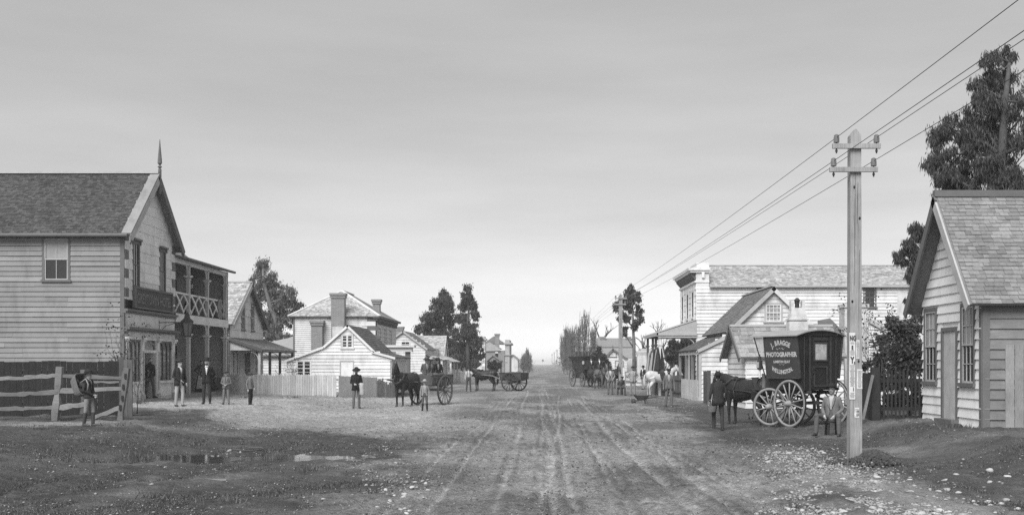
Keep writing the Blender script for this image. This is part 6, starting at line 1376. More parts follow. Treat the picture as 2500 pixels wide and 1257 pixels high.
# saddle on the white horse
T = thing('riding_saddle', 'dark leather riding saddle on the white horse', 'saddle', (0, 0, 0)); LEA = M("saddle_leather", .05, rough=.45, var=.3)
mb = MB(); mb.rings([[(x, w*math.cos(t), 1.36+h*math.sin(t)) for t in [R(-10)+R(200)*j/12 for j in range(13)]] for x, w, h in ((-.24, .26, .20), (-.15, .25, .13), (.05, .24, .13), (.2, .24, .22))], cap=False); mb.build('seat', LEA, T, smooth=True)
for s in (-1, 1):
    mb = MB(); mb.prism([(-.16, s*.32, 1.38), (.2, s*.32, 1.40), (.24, s*.345, .98), (.0, s*.345, .92), (-.1, s*.34, 1.1)], (0, s*.02, 0)); mb.build('flap', LEA, T)
    mb = MB(); mb.tube([(.05, s*.37, 1.2), (.04, s*.39, .8)], .012, 5); mb.tube([(-.02, s*.39, .68), (.04, s*.39, .8), (.10, s*.39, .68), (-.02, s*.39, .68)], .012, 5); mb.build('stirrup', LEA, T)
place(T, PX(1610, 65.5), 65.5, None, heading(.93, .36))
# ------------------------------------------------------------------ vehicles
def wheel(parent, pos, r, n, mats, w=.06, yaw=0, hub=.11, tyre=True):
    """wheel in the local xz plane, axle along y"""
    rim, spk = mats
    def ring(r0, r1, w_):
        m = MB(); rs = []
        for i in range(40):
            a = 2*math.pi*i/40; c, s = math.cos(a), math.sin(a); rs.append([(c*q, yy, s*q) for q, yy in ((r0, -w_/2), (r1, -w_/2), (r1, w_/2), (r0, w_/2))])
        return m.rings(rs, closed=True)
    m = Matrix.Translation(pos) @ Matrix.Rotation(yaw, 4, 'Z')
    W_ = link('wheel', ring(r-.085, r-.014, w).mesh('wheel', rim, True), parent, m)
    link('tyre', ring(r-.0145, r, w*.9).mesh('tyre', IRON), W_)
    h = MB(); h.lathe([(.04, -.17), (.065, -.15), (.09, -.06), (.105, 0), (.09, .06), (.065, .15), (.04, .17)], (0, 0, 0), 12, mat=Matrix.Rotation(R(90), 3, 'X')); link('hub', h.mesh('hub', rim, True), W_)
    s = MB(); s.tube([(.08, 0, 0), (r*.5, 0, 0), (r-.08, 0, 0)], [.026, .020, .022], 6); sm = s.mesh('spoke', spk, True)
    for i in range(n): link('spoke', sm, W_, Matrix.Rotation(2*math.pi*(i+.5)/n, 4, 'Y'))
    return W_
PALEW = M("dusty_pale_wheel", .27, var=.2, scale=5, fine=.15, bump=.1); DWHEEL = M("dark_wheel", .05, var=.25, scale=5, fine=.15); GWHEEL = M("grey_wheel", .14, var=.25, scale=5, fine=.15)
VANB = M("van_black_paint", .022, rough=.42, var=.35, scale=3, fine=.25, fscale=12, objvar=.05, spec=.4, bump=.05); VANC = M("van_canvas_side", .05, rough=.7, var=.25, scale=2.2, fine=.1, objvar=.03); VANG = M("van_worn_paint", .05, rough=.6, var=.4, scale=6, fine=.3)
def van():
    T = thing('photographic_van', 'dark horse-drawn photographer\'s van with painted lettering and arched roof', 'van', (0, 0, 0))
    xb, xf = -.36, 1.12; z0, zm, z1 = 1.12, 1.48, 2.74
    hwb, hwt, hwl = .76, .90, .70        # half widths: at panel foot, at top, below the panel
    def sidep(x, s): return [(x, s*hwb, zm), (x, s*hwt, z1)]
    # body shell: lower tub, flared upper
    mb = MB(); rs = []
    for (hw, z) in ((hwl-.03, z0), (hwl, zm-.01), (hwb, zm), (hwt, z1)): rs.append([(xb, -hw, z), (xf, -hw, z), (xf, hw, z), (xb, hw, z)])
    mb.rings(rs); mb.build('body', VANB, T)
    # lettered canvas side (left) and its frame
    for s in (1, -1):
        a, b = V(xb+.02, s*(hwb+.004), zm+.02), V(xf-.02, s*(hwb+.004), zm+.02); c, d = V(xf-.02, s*(hwt+.002), z1-.02), V(xb+.02, s*(hwt+.002), z1-.02)
        mb = MB(); mb.prism([a, b, c, d], V(0, s*.012, 0)); sp = mb.build('side_panel', VANC, T)
        mb = MB(); mb.bar((xb, s*(hwb+.02), zm), (xf, s*(hwb+.02), zm), .05, .04); mb.bar((xb, s*hwb, zm), (xb, s*hwt, z1), .05, .05); mb.bar((xf, s*hwb, zm), (xf, s*hwt, z1), .05, .05); mb.build('panel_frame', VANG, T)
        if s == 1:
            uv = V(-1, 0, 0); vv = V(0, (hwt-hwb), z1-zm).normalized(); nn = uv.cross(vv)
            if nn.y < 0: nn = -nn
            P0 = V((xb+xf)/2, s*(hwb+hwt)/2+.016, (zm+z1)/2)
            LET = M("sign_white", .48, var=.12, fine=.1, objvar=0, bump=0)
            for it in (("J. BRAGGE", .205, 0, .44, .95, .008, .86), ("PHOTOGRAPHER", .190, 0, .08, 0, .009, .93), ("LAMBTON QUAY", .105, 0, -.14, 0, .005, .92), ("WELLINGTON.", .17, 0, -.45, -1.0, .008, .84)):
                lettering(sp, [it], P0, uv, vv, nn, LET)
            m = MB()
            for q in (-1, 1):
                m.tube([P0+uv*q*(.02+.16*t)+vv*(.245+.025*math.sin(t*7))+nn*.006 for t in [j/8 for j in range(9)]], .006, 4); m.tube([P0+uv*q*(.02+.10*t)+vv*(-.235+.012*math.sin(t*9))+nn*.006 for t in [j/8 for j in range(9)]], .004, 4)
            m.build('flourish', LET, sp)
    # roof: arched, overhanging the front
    mb = MB(); n = 12; rs = []
    for x in (xb-.10, xf+.62):
        ring = []
        for i in range(n+1): a = -1+2*i/n; ring.append((x, a*(hwt+.07), z1+.02+.17*(1-a*a)))
        for i in range(n, -1, -1): a = -1+2*i/n; ring.append((x, a*(hwt+.07), z1-.015+.17*(1-a*a)))
        rs.append(ring)
    mb.rings(rs); mb.build('roof', M("roof_canvas", .34, var=.15, fine=.1), T, smooth=False)
    mb = MB(); poly = [(xb-.03, -hwt, z1)]+[(xb-.03, a*hwt, z1+.165*(1-a*a)) for a in [-1+2*i/10 for i in range(11)]]+[(xb-.03, hwt, z1)]; mb.prism(poly[1:], (.05, 0, 0)); mb.build('roof_end', VANB, T)
    for s in (-1, 1): mb = MB(); mb.bar((xf+.55, s*(hwt-.05), z1), (xf+.3, s*.6, 1.5), .035, .035); mb.build('roof_post', VANB, T)
    # rear door with blind-covered window
    x = xb-.012
    d = MB(); d.box(x-.02, x, -.35, .35, z0+.03, z1-.05); D = d.build('rear_door', VANB, T)
    for (y0, y1, a, b, mt, nm) in ((-.27, .27, 1.98, 2.55, VANG, 'window_frame'), (-.27, .27, z0+.1, 1.84, VANG, 'door_panel'), (-.27, .27, 2.60, 2.68, VANG, 'vent_panel')):
        m = MB()
        for q in ((y0, y0+.045, a, b), (y1-.045, y1, a, b), (y0+.045, y1-.045, a, a+.045), (y0+.045, y1-.045, b-.045, b)): m.box(x-.045, x-.02, *q)
        m.build(nm, mt, D)
    m = MB(); m.box(x-.032, x-.022, -.225, .225, 2.025, 2.505); m.build('blind', M("mottled_blind", .45, var=.35, scale=9, fine=.2), D)
    m = MB(); m.box(x-.06, x-.02, .29, .32, 1.62, 1.85); m.tube([(x-.03, .30, 1.75), (x-.07, .30, 1.75), (x-.07, .22, 1.75)], .012, 6); m.build('handle', IRON, D)
    for s in (-1, 1):
        m = MB(); m.box(x-.025, x, s*.40-.03, s*.40+.03, z0, z1-.02); m.build('door_post', VANG, T); m = MB(); m.box(x-.018, x, s*.62-.012, s*.62+.012, z0, z1-.02); m.build('rear_batten', VANG, T)
    # undercarriage
    m = MB()
    for s in (-1, 1): m.bar((xb-.1, s*.45, 1.06), (2.0, s*.42, 1.02), .07, .10)
    m.bar((-.3, 0, .75), (1.3, 0, .65), .08, .1); m.build('chassis', VANG, T)
    for xx, yaw, r, zz in ((0, 0, .72, .72), (1.22, R(18), .59, .59)):
        c, s_ = math.cos(yaw), math.sin(yaw); m = MB(); m.bar((xx+s_*.8, -.8*c, zz), (xx-s_*.8, .8*c, zz), .08, .08); m.build('axle', VANG, T)
        for s in (-1, 1):
            wheel(T, (xx-s*s_*.86, s*.86*c, zz), r, 14 if r > .65 else 12, (PALEW, PALEW), yaw=yaw)
            for up_ in (0, 1):      # elliptic springs
                m = MB(); m.tube([(xx-s*s_*.55+t*.46, s*.56, zz+.20+(.11 if up_ else -.11)*(1-t*t)*1.0+.0) for t in [-1+2*i/8 for i in range(9)]], .022, 6, flat=1.8); m.build('spring', IRON, T)
    # front: footboard, seat box, lamp, canvas corner
    m = MB(); m.box(xf, xf+.75, -.6, .6, 1.08, 1.14); m.prism([(xf+.75, -.6, 1.08), (xf+.79, -.6, 1.08), (xf+.98, -.6, 1.48), (xf+.94, -.6, 1.48)], (0, 1.2, 0)); m.build('footboard', VANG, T)
    m = MB(); m.box(xf+.02, xf+.42, -.58, .58, 1.14, 1.55); m.build('seat', VANG, T)
    m = MB(); m.box(xf+.32, xf+.44, .58, .62, 1.15, 1.60); m.build('grey_tin_box', M("dull_tin", .20, rough=.5, var=.2), T)
    L = V(xf+.30, .82, 1.74); m = MB(); m.lathe([(.03, -.28), (.03, -.02)], L, 8); m.build('lamp_stem', M("lamp_white", .6), T)
    m = MB(); m.lathe([(.05, -.02), (.085, .0), (.085, .26), (.05, .29), (.055, .38), (.02, .40), (.02, .46)], L, 10); lm = m.build('side_lamp', IRON, T); m = MB(); m.box(L.x-.05, L.x+.05, L.y+.07, L.y+.092, L.z+.04, L.z+.22); m.build('lamp_glass', M("lamp_pane", .4, rough=.1), lm)
    m = MB(); rs = [[(xf+.05+.40*t, hwt+.02-.04*t, z1-.03) for t in (0, .5, 1)], [(xf+.04+.33*t, hwt-.02, z1-.22-.05*math.sin(t*6)) for t in (0, .5, 1)], [(xf+.03+.16*t, hwt-.06, z1-.42-.08*t) for t in (0, .5, 1)]]
    vs = [p for r_ in rs for p in r_]; m.add(vs, [(i*3+j, i*3+j+1, (i+1)*3+j+1, (i+1)*3+j) for i in range(2) for j in range(2)]); m.build('canvas_flap', cloth(.55), T)
    # shafts reach past the horse
    for s in (-1, 1):
        m = MB(); m.tube([(1.3, s*.36, .72), (1.75, s*.42, .86), (2.6, s*.44-.25, 1.08), (4.1, s*.36-.62, 1.16)], [.04, .04, .036, .03], 8); m.build('shaft', PALEW, T)
    place(T, 8.18, 33.4, .0, heading(-.47, .88))
van()
def cart(label, r, L, hw, z0, z1, bm, wm, panels, load, x, y, hd, shaftz=1.05, group='two-wheeled carts', n=14, deep=False):
    T = thing('cart', label, 'cart', (0, 0, 0), group=group); xa, xb = -L*.5, L*.5; th = .035
    m = MB(); m.box(xa, xb, -hw, hw, z0, z0+.05); m.build('floor', bm, T)
    for s in (-1, 1):
        m = MB(); m.prism([(xa, s*hw, z0), (xb, s*hw, z0), (xb+.1, s*(hw+.06), z1), (xa, s*(hw+.06), z1)], (0, -s*th, 0)); sp = m.build('side_board', bm, T)
        k = panels
        for i in range(k+1):
            xx = xa+(xb-xa)*i/k; m = MB(); m.bar((xx, s*(hw+.015), z0), (xx+.05*i/k, s*(hw+.075), z1+.02), .05, .04, (0, 1, 0)); m.build('stake', bm, sp)
        m = MB(); m.bar((xa, s*(hw+.05), z1), (xb+.12, s*(hw+.05), z1), .07, .05); m.build('top_rail', wm, sp)
        if not deep:
            for i in range(k):
                x0, x1 = xa+(xb-xa)*(i+.14)/k, xa+(xb-xa)*(i+.86)/k; za, zb = z0+(z1-z0)*.2, z0+(z1-z0)*.8; yo = lambda z: s*(hw+.012+.06*(z-z0)/(z1-z0))
                m = MB()
                for p, q in (((x0, za), (x1, za)), ((x1, za), (x1, zb)), ((x1, zb), (x0, zb)), ((x0, zb), (x0, za))): m.bar((p[0], yo(p[1]), p[1]), (q[0], yo(q[1]), q[1]), .012, .02)
                m.build('painted_line', PALEW, sp)
    m = MB(); m.prism([(xb, -hw, z0), (xb, hw, z0), (xb+.1, hw+.05, z1), (xb+.1, -hw-.05, z1)], (-th, 0, 0)); m.build('front_board', bm, T)
    m = MB(); m.prism([(xa, -hw, z0), (xa, hw, z0), (xa-.02, hw+.05, z1), (xa-.02, -hw-.05, z1)], (th, 0, 0)); m.build('tail_board', bm, T)
    m = MB(); m.bar((0, -hw-.2, r), (0, hw+.2, r), .08, .1); 
    m.build('axle', wm, T)
    for s in (-1, 1):
        m = MB(); m.box(-.1, .1, s*(hw-.08)-.04, s*(hw-.08)+.04, r, z0); m.build('axle_block', wm, T)
        wheel(T, (0, s*(hw+.17), r), r, n, (wm, wm))
        m = MB(); m.tube([(xa*.8, s*(hw-.06), z0-.03), (xb, s*(hw-.06), z0-.02), (xb+.7, s*.42, shaftz), (xb+2.3, s*.34, shaftz+.16)], [.045, .05, .045, .034], 8); m.build('shaft', GWHEEL, T)
    if load is not None:
        rnd = random.Random(3); m = MB()
        for i in range(11): m.ball((rnd.uniform(xa+.3, xb-.3), rnd.uniform(-hw+.25, hw-.25), z1-.12+rnd.uniform(-.1, .06)), rnd.uniform(.2, .4), rnd.uniform(.2, .35), rnd.uniform(.1, .2), 9, 6)
        m.build('load', load, T, smooth=True)
    place(T, x, y, None, hd); return T
SACK = M("sacking", .10, var=.35, scale=6, fine=.3, bump=.6)
cart('two-wheeled cart with lined side panels carrying three men', .70, 1.85, .58, .95, 1.40, M("cart_paint", .11, var=.2), GWHEEL, 4, SACK, -5.1, 51.4, heading(-.42, -.91))
cart('deep two-wheeled tip cart heaped with a load, behind the side-on horse', .655, 1.6, .54, .82, 1.28, M("tip_cart_boards", .07, var=.3), DWHEEL, 3, SACK, -1.85, 77.4, heading(-.90, .44), deep=True)
CM = 'men riding in the cart'
for px, lb, c, hv, dx in ((1050, 'hatless-looking man in brown riding at the front of the panelled cart', .08, .1, .55), (1061, 'man in pale straw hat riding mid-cart', .05, .4, .1), (1077, 'man in dark coat and felt hat riding at the back of the cart', .03, .06, -.4)):
    person(lb, PX(px-10, 51.4+dx*-.5), 51.6-dx*.6, H=1.72, face=20, z=.98, coat=c, vest=.05, shirt=.3, legs=.08, sit=.42, hat='felt' if hv < .3 else 'straw', hatv=hv, arms=('lap', 'lap'), hem=.9, open_=.3, vox=.018, group=CM, skin=.2)
def coach():
    T = thing('coach', 'dark four-horse mail coach with flared roof rack coming up the street', 'coach', (0, 0, 0)); DK = M("coach_paint", .035, rough=.5, var=.3, scale=4); DR = M("coach_leather", .045, rough=.7, var=.3)
    m = MB(); pr = [(-1.35, 1.35), (-1.2, .95), (-.6, .75), (.6, .75), (1.0, .95), (1.15, 1.35), (1.15, 1.5), (-1.35, 1.5)]; m.prism([(x, -.68, z) for x, z in pr], (0, 1.36, 0)); m.build('body', DK, T)
    for x in (-1.25, -.4, .35, 1.05):
        for s in (-1, 1): m = MB(); m.bar((x, s*.66, 1.5), (x, s*.70, 2.2), .06, .06); m.build('pillar', DK, T)
    m = MB(); m.prism([(-1.1, -.72, 2.15), (1.1, -.72, 2.15), (1.4, -.92, 2.5), (-1.5, -.92, 2.5)], (0, 0, .001)) if False else None
    m = MB(); m.rings([[(-1.3, -.72, 2.16), (1.15, -.72, 2.16), (1.15, .72, 2.16), (-1.3, .72, 2.16)], [(-1.65, -.95, 2.50), (1.3, -.95, 2.50), (1.3, .95, 2.50), (-1.65, .95, 2.50)], [(-1.65, -.95, 2.55), (1.3, -.95, 2.55), (1.3, .95, 2.55), (-1.65, .95, 2.55)]]); m.build('roof_rack', DK, T)
    for s in (-1, 1): m = MB(); m.box(-1.2, 1.0, s*.69-.01, s*.69+.01, 1.5, 2.15); m.build('side_curtain', DR, T)
    m = MB(); m.box(1.1, 1.75, -.65, .65, 1.45, 1.75); m.box(1.1, 1.2, -.65, .65, 1.75, 2.2); m.prism([(1.75, -.6, 1.2), (2.1, -.6, 1.35), (2.2, -.6, 1.75), (2.15, -.6, 1.75), (2.02, -.6, 1.42), (1.75, -.6, 1.3)], (0, 1.2, 0)); m.build('driver_box', DK, T)
    m = MB(); m.bar((-1.1, 0, .7), (1.7, 0, .62), .1, .12); m.tube([(1.7, 0, .62), (4.6, 0, .75)], .045, 8); m.build('pole', GWHEEL, T)
    for x, r in ((-.95, .75), (1.3, .58)):
        m = MB(); m.bar((x, -.8, r), (x, .8, r), .09, .09); m.build('axle', GWHEEL, T)
        for s in (-1, 1): wheel(T, (x, s*.82, r), r, 12, (GWHEEL, GWHEEL))
    for s in (-1, 1): m = MB(); m.lathe([(.05, 1.85), (.10, 1.88), (.10, 2.10), (.05, 2.14)], (1.3, s*.75, 0), 8); m.build('lamp', M("coach_lamp", .4, rough=.2), T)
    place(T, PX(1430, 92.2), 92.2, None, heading(.34, -.94))
    c = V(PX(1423, 93.5), 93.3, 2.55)
    for i, (dx, dy, s, lb) in enumerate(((-.25, 0, .34, 'dark strapped trunk on the coach roof rack'), (.32, .25, .28, 'smaller dark box on the coach roof rack'))):
        t = thing('luggage_trunk', lb, 'trunk', (c.x+dx, c.y+dy, c.z), group='luggage on the coach roof'); m = MB(); m.box(c.x+dx-s, c.x+dx+s, c.y+dy-.3, c.y+dy+.3, c.z, c.z+.38); m.build('case', DR, t)
        for q in (-.5, .5): m = MB(); m.box(c.x+dx+q*s-.03, c.x+dx+q*s+.03, c.y+dy-.31, c.y+dy+.31, c.z, c.z+.40); m.build('strap', GWHEEL, t)
coach()
CG = 'people riding on the coach'
for px, d, zz, lb, c, sh_ in ((1443, 90.0, 1.62, 'coach driver in dark coat and bowler with pale shirt front', .03, .7), (1463, 90.2, 1.62, 'passenger with pale beard beside the coach driver', .03, .8)):
    person(lb, PX(px, d), d, H=1.74, face=8, z=zz-.40, coat=c, vest=c, shirt=sh_, legs=.05, sit=.42, hat='bowler', hatv=.025, arms=('lap', 'lap'), vox=.02, beard=2, hair=.04 if px < 1450 else .6, group=CG, open_=.6, skin=.25)
# wheelbarrow, barrel, hoop, planks
def barrow():
    T = thing('wheelbarrow', 'empty wooden wheelbarrow standing on the verge', 'wheelbarrow', (0, 0, 0)); DK = M("barrow_wood", .07, var=.3, fine=.2)
    m = MB(); m.rings([[(-.25, -.2, .30), (.25, -.2, .24), (.25, .2, .24), (-.25, .2, .30)], [(-.38, -.36, .56), (.52, -.36, .56), (.52, .36, .56), (-.38, .36, .56)]], cap=False); m.prism([(-.25, -.2, .30), (.25, -.2, .24), (.25, .2, .24), (-.25, .2, .30)], (0, 0, -.03)); m.build('tray', DK, T)
    for s in (-1, 1): m = MB(); m.bar((.60, s*.10, .17), (-1.0, s*.30, .48), .05, .05); m.build('handle', DK, T); m = MB(); m.bar((-.22, s*.24, .32), (-.28, s*.26, 0), .05, .05); m.build('leg', DK, T)
    wheel(T, (.60, 0, .17), .17, 6, (DK, DK), w=.05); place(T, PX(1568, 53), 53, None, R(190)); T.scale = (.72,)*3
barrow()
T = thing('barrel', 'dark barrel lying on its side on the hotel verandah', 'barrel', (PX(545, 58.3), 58.3, .46)); mb = MB(); rt = Matrix.Rotation(R(78), 3, 'Y') @ Matrix.Rotation(R(25), 3, 'X')
c = V(-17.25, 58.2, .84); mb.lathe([(.30, -.42), (.345, -.2), (.36, 0), (.345, .2), (.30, .42), (.28, .42), (.27, .36)], c, 18, mat=rt); mb.build('staves', M("barrel_wood", .10, var=.25, fine=.3, fscale=14), T)
for zz, r in ((-.36, .325), (-.16, .362), (.16, .362), (.36, .325)): mb = MB(); mb.lathe([(r, zz-.025), (r+.008, zz), (r, zz+.025)], c, 18, mat=rt); mb.build('hoop', IRON, T)
mb = MB(); hx, hy = at(606, 24.2); hzv = hz(hx, hy)+.045
mb.tube([(hx+.32*math.cos(t), hy+.32*math.sin(t), hzv+.01*math.sin(2*t)) for t in [2*math.pi*i/30 for i in range(31)]], .016, 6); o = mb.build('iron_hoop', M("rusty_hoop", .09, var=.3), smooth=True); tag(o, 'thin iron hoop lying by the puddle', 'hoop')
for px, py, L, a, lb in ((1484, 994, .55, 10, 'short dark plank lying on the road before the wheelbarrow'), (530, 1176, .30, 3, 'pale stick lying in the turf below the puddle')):
    d = EYE*F/(py-HY); x = PX(px, d); mb = MB(); ca_, sa_ = math.cos(R(a)), math.sin(R(a)); mb.obox((x, d, hz(x, d)+.035), (L/2*ca_, L/2*sa_, 0), (-.02*sa_, .02*ca_, .004), (0, 0, .012)); o = mb.build('plank', DARKW if px > 1000 else OLDW); tag(o, lb, 'plank')
# washing over the balcony rail
for i, (y0, y1, v, lb) in enumerate(((58.05, 58.75, .20, 'worn grey blanket hung over the end of the balcony rail'), (58.8, 59.45, .26, 'ragged pale blanket hung beside the balcony corner post'))):
    mb = MB(); nx, nz_ = 10, 10; vs = []
    for k in range(nz_+1):
        for j in range(nx+1):
            t = k/nz_; y = y0+(y1-y0)*j/nx; vs.append((-16.93+.03*math.sin(j*1.9+i)+.02*math.sin(k*1.3+j), y+.02*math.sin(k), 5.30-t*(.95+.06*math.sin(j*2.1))))
    f = [(k*(nx+1)+j, k*(nx+1)+j+1, (k+1)*(nx+1)+j+1, (k+1)*(nx+1)+j) for k in range(nz_) for j in range(nx)]
    mb.add(vs, f); mb.add([(x-.03, y, z) for x, y, z in vs], [tuple(reversed(q)) for q in f]); o = mb.build('hung_blanket', M("blanket_%d" % i, v, var=.5, scale=6, fine=.3, rough=.95), smooth=True); tag(o, lb, 'blanket')
# ------------------------------------------------------------------ trees and plants
def leaf_mat(name, v, island=.45, trans=.25):
    if name in MATS: return MATS[name]
    m = M(name, v, rough=.6, var=.2, scale=.6, fine=.1, objvar=.0, island=island, bump=0, spec=.25)
    b = m.node_tree.nodes['Principled BSDF']
    t = m.node_tree; tr = t.nodes.new("ShaderNodeBsdfTranslucent"); tr.inputs['Color'].default_value = (v*1.3,)*3+(1,); mx = t.nodes.new("ShaderNodeMixShader"); mx.inputs[0].default_value = trans
    out = t.nodes['Material Output']; t.links.new(b.outputs[0], mx.inputs[1]); t.links.new(tr.outputs[0], mx.inputs[2]); t.links.new(mx.outputs[0], out.inputs['Surface'])
    return m
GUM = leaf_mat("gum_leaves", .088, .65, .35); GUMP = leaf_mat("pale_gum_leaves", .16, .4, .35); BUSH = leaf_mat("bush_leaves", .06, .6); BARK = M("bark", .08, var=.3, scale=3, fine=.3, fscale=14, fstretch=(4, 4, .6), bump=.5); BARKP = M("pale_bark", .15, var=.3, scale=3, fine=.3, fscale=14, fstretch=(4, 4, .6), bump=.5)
GRASS = leaf_mat("grass_blades", .10, .55, .2)
def leaves(clumps, n, L, Wd, rng, droop=.75, sub=16, fill=.42):
    """leaf-sized faces spread unevenly through ellipsoidal clumps: (centre, (rx, ry, rz), weight)"""
    wts = np.array([c[2]*(c[1][0]*c[1][2]) for c in clumps]); cnt = (n*wts/wts.sum()).astype(int); P = []
    for (c, r, w), m in zip(clumps, cnt):
        c = np.array(c, float); r = np.array(r, float)
        d = rng.normal(size=(sub, 3)); d /= np.linalg.norm(d, axis=1)[:, None]; sc = c+d*r*rng.uniform(.45, 1.0, (sub, 1))
        k = rng.integers(0, sub, m); sp = r*fill*rng.uniform(.5, 1.3, (sub, 1))[k]
        q = rng.normal(size=(m, 3)); q /= np.linalg.norm(q, axis=1)[:, None]; P.append(sc[k]+q*sp*np.minimum(np.abs(rng.normal(0, .62, (m, 1))), 1.6))
    P = np.concatenate(P); m = len(P)
    ax = rng.normal(size=(m, 3)); ax /= np.linalg.norm(ax, axis=1)[:, None]; ax = ax*(1-droop)+np.array([0, 0, -1])*droop*rng.uniform(.3, 1.2, (m, 1)); ax /= np.linalg.norm(ax, axis=1)[:, None]
    s = np.cross(ax, rng.normal(size=(m, 3))); s /= np.linalg.norm(s, axis=1)[:, None]+1e-9
    l = L*rng.uniform(.6, 1.3, (m, 1)); w = Wd*rng.uniform(.6, 1.3, (m, 1))
    return np.stack([P, P+ax*l*.45+s*w*.5, P+ax*l, P+ax*l*.45-s*w*.5], 1).reshape(-1, 3)
def tree(label, px, d, clumps, trunk, n=9000, L=.35, Wd=.16, mat=None, bark=None, r0=.25, seed=1, name='gum_tree', group=None, limbs=True, zbase=None, cat='tree', droop=.75, depth=.8, fill=.42, sub=16):
    """clumps: (px, py, radius px, aspect, depth offset); trunk: list of (px, py)"""
    rng = np.random.default_rng(seed); rnd = random.Random(seed); x0 = PX(px, d); zb = hz(x0, d) if zbase is None else zbase
    T = thing(name, label, cat, (x0, d, zb), group=group); mp = d/F
    tp = [V(x0, d, zb-.1)]+[V(PX(a, d), d+rnd.uniform(-.3, .3), PZ(b, d)) for a, b in trunk]
    C = []
    for c in clumps:
        a, b, r = c[:3]; asp = c[3] if len(c) > 3 else 1.0; off = c[4] if len(c) > 4 else rnd.uniform(-1, 1)*r*mp*1.2
        C.append(((PX(a, d), d+off, PZ(b, d)), (r*mp, r*mp*depth, r*mp*asp), 1.0))
    mb = MB(); k = len(tp); mb.tube(tp, [r0*(1-.82*i/(k-1)) for i in range(k)], 9)
    if limbs:
        for (c, r, w) in C:
            c = V(*c); cand = [(p, i) for i, p in enumerate(tp) if p.z < c.z+.2] or [(tp[0], 0)]
            p, i = min(cand, key=lambda q: (q[0]-c).length+abs(q[0].z-(c.z-r[2]*1.2))*.4); ra = r0*(1-.82*i/(k-1))*.5
            mid = p.lerp(c, .5)+V(rnd.uniform(-.2, .2), rnd.uniform(-.2, .2), rnd.uniform(-.1, .3))*r[0]
            mb.tube([p, mid, c+V(0, 0, r[2]*.3)], [ra, ra*.6, ra*.15], 6)
            for j in range(4):
                e = c+V(rnd.uniform(-.8, .8)*r[0], rnd.uniform(-.8, .8)*r[1], rnd.uniform(-.3, .8)*r[2]); mb.tube([mid.lerp(c, .4), mid.lerp(e, .6)+V(0, 0, .05), e], [ra*.3, ra*.2, .01], 5)
    mb.build('trunk', bark or BARK, T, smooth=True)
    if n:
        v = leaves(C, n, L, Wd, rng, droop, sub, fill); f = np.arange(len(v)).reshape(-1, 4); link('crown', np_mesh('crown', v, f, mat or GUM), T)
    return T
TG = 'gum trees behind the houses'
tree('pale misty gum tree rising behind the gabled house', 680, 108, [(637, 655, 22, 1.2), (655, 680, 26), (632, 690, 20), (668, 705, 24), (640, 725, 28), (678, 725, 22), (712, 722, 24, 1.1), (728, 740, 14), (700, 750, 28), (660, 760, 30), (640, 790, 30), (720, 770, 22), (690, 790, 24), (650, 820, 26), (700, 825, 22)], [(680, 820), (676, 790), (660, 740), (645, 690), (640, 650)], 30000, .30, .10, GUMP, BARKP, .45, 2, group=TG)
tree('dark twin-topped gum tree, the wider one beside the verandah cottage', 1075, 124, [(1085, 722, 15, 1.3), (1075, 745, 18), (1096, 742, 16, 1.2), (1062, 755, 16), (1085, 765, 22), (1052, 775, 18), (1035, 785, 18), (1070, 795, 22), (1022, 800, 12), (1045, 805, 20), (1095, 790, 16), (1098, 820, 18), (1075, 825, 20), (1110, 850, 16), (1085, 850, 18)], [(1085, 850), (1087, 800), (1086, 760), (1085, 720)], 36000, .30, .10, GUM, BARK, .3, 3, group=TG)
tree('dark slender gum tree with pointed crown at the street side', 1143, 122, [(1140, 715, 13, 1.5), (1146, 735, 18), (1132, 742, 14), (1155, 745, 12), (1128, 772, 16), (1160, 768, 12), (1140, 790, 18), (1120, 775, 10), (1150, 805, 20), (1125, 815, 18), (1160, 830, 18), (1140, 840, 24), (1115, 850, 22), (1165, 860, 16), (1145, 870, 22), (1120, 880, 16), (1160, 885, 12)], [(1142, 850), (1142, 800), (1144, 760), (1141, 710)], 36000, .30, .10, GUM, BARK, .28, 4, group=TG)
tree('slender gum tree standing behind the second telegraph pole', 1548, 100, [(1543, 700, 10, 1.5), (1535, 718, 16), (1552, 722, 14), (1520, 735, 14), (1506, 748, 11, 1.1), (1540, 745, 18), (1562, 760, 12), (1513, 768, 13), (1530, 775, 16), (1556, 780, 14), (1525, 800, 10, 1.2), (1565, 778, 9), (1522, 812, 8), (1550, 795, 10)], [(1548, 850), (1546, 800), (1545, 760), (1543, 700)], 14000, .24, .085, GUM, BARKP, .19, 5, group=TG, sub=12)
tree('leafy gum tree over the corner cottage roof at the upper edge', 2440, 37, [(2300, 335, 34), (2285, 385, 34), (2320, 395, 40), (2355, 350, 40), (2360, 420, 46), (2300, 430, 34), (2330, 300, 28), (2392, 300, 40, 1.3), (2400, 240, 34, 1.2), (2385, 215, 24), (2425, 190, 34), (2410, 150, 24), (2440, 260, 50), (2430, 340, 50), (2400, 400, 46), (2470, 400, 56), (2480, 300, 60), (2470, 200, 50), (2520, 250, 60), (2520, 350, 60), (2460, 130, 30), (2320, 455, 34), (2375, 470, 40), (2440, 460, 50)], [(2445, 700), (2440, 500), (2445, 380), (2450, 250), (2455, 160)], 62000, .20, .036, GUM, BARK, .30, 6, group=TG, droop=.8)
tree('gum tree hanging over the far side of the corner cottage', 2262, 40, [(2245, 560, 22, 1.2), (2260, 600, 30), (2215, 600, 22), (2205, 625, 22), (2235, 640, 30), (2262, 660, 28), (2222, 670, 22, 1.2), (2245, 700, 26), (2262, 740, 24), (2235, 730, 20), (2240, 765, 18), (2280, 560, 26), (2290, 620, 30)], [(2275, 800), (2270, 700), (2262, 620), (2255, 560)], 30000, .19, .036, GUM, BARK, .22, 7, group=TG, droop=.8)
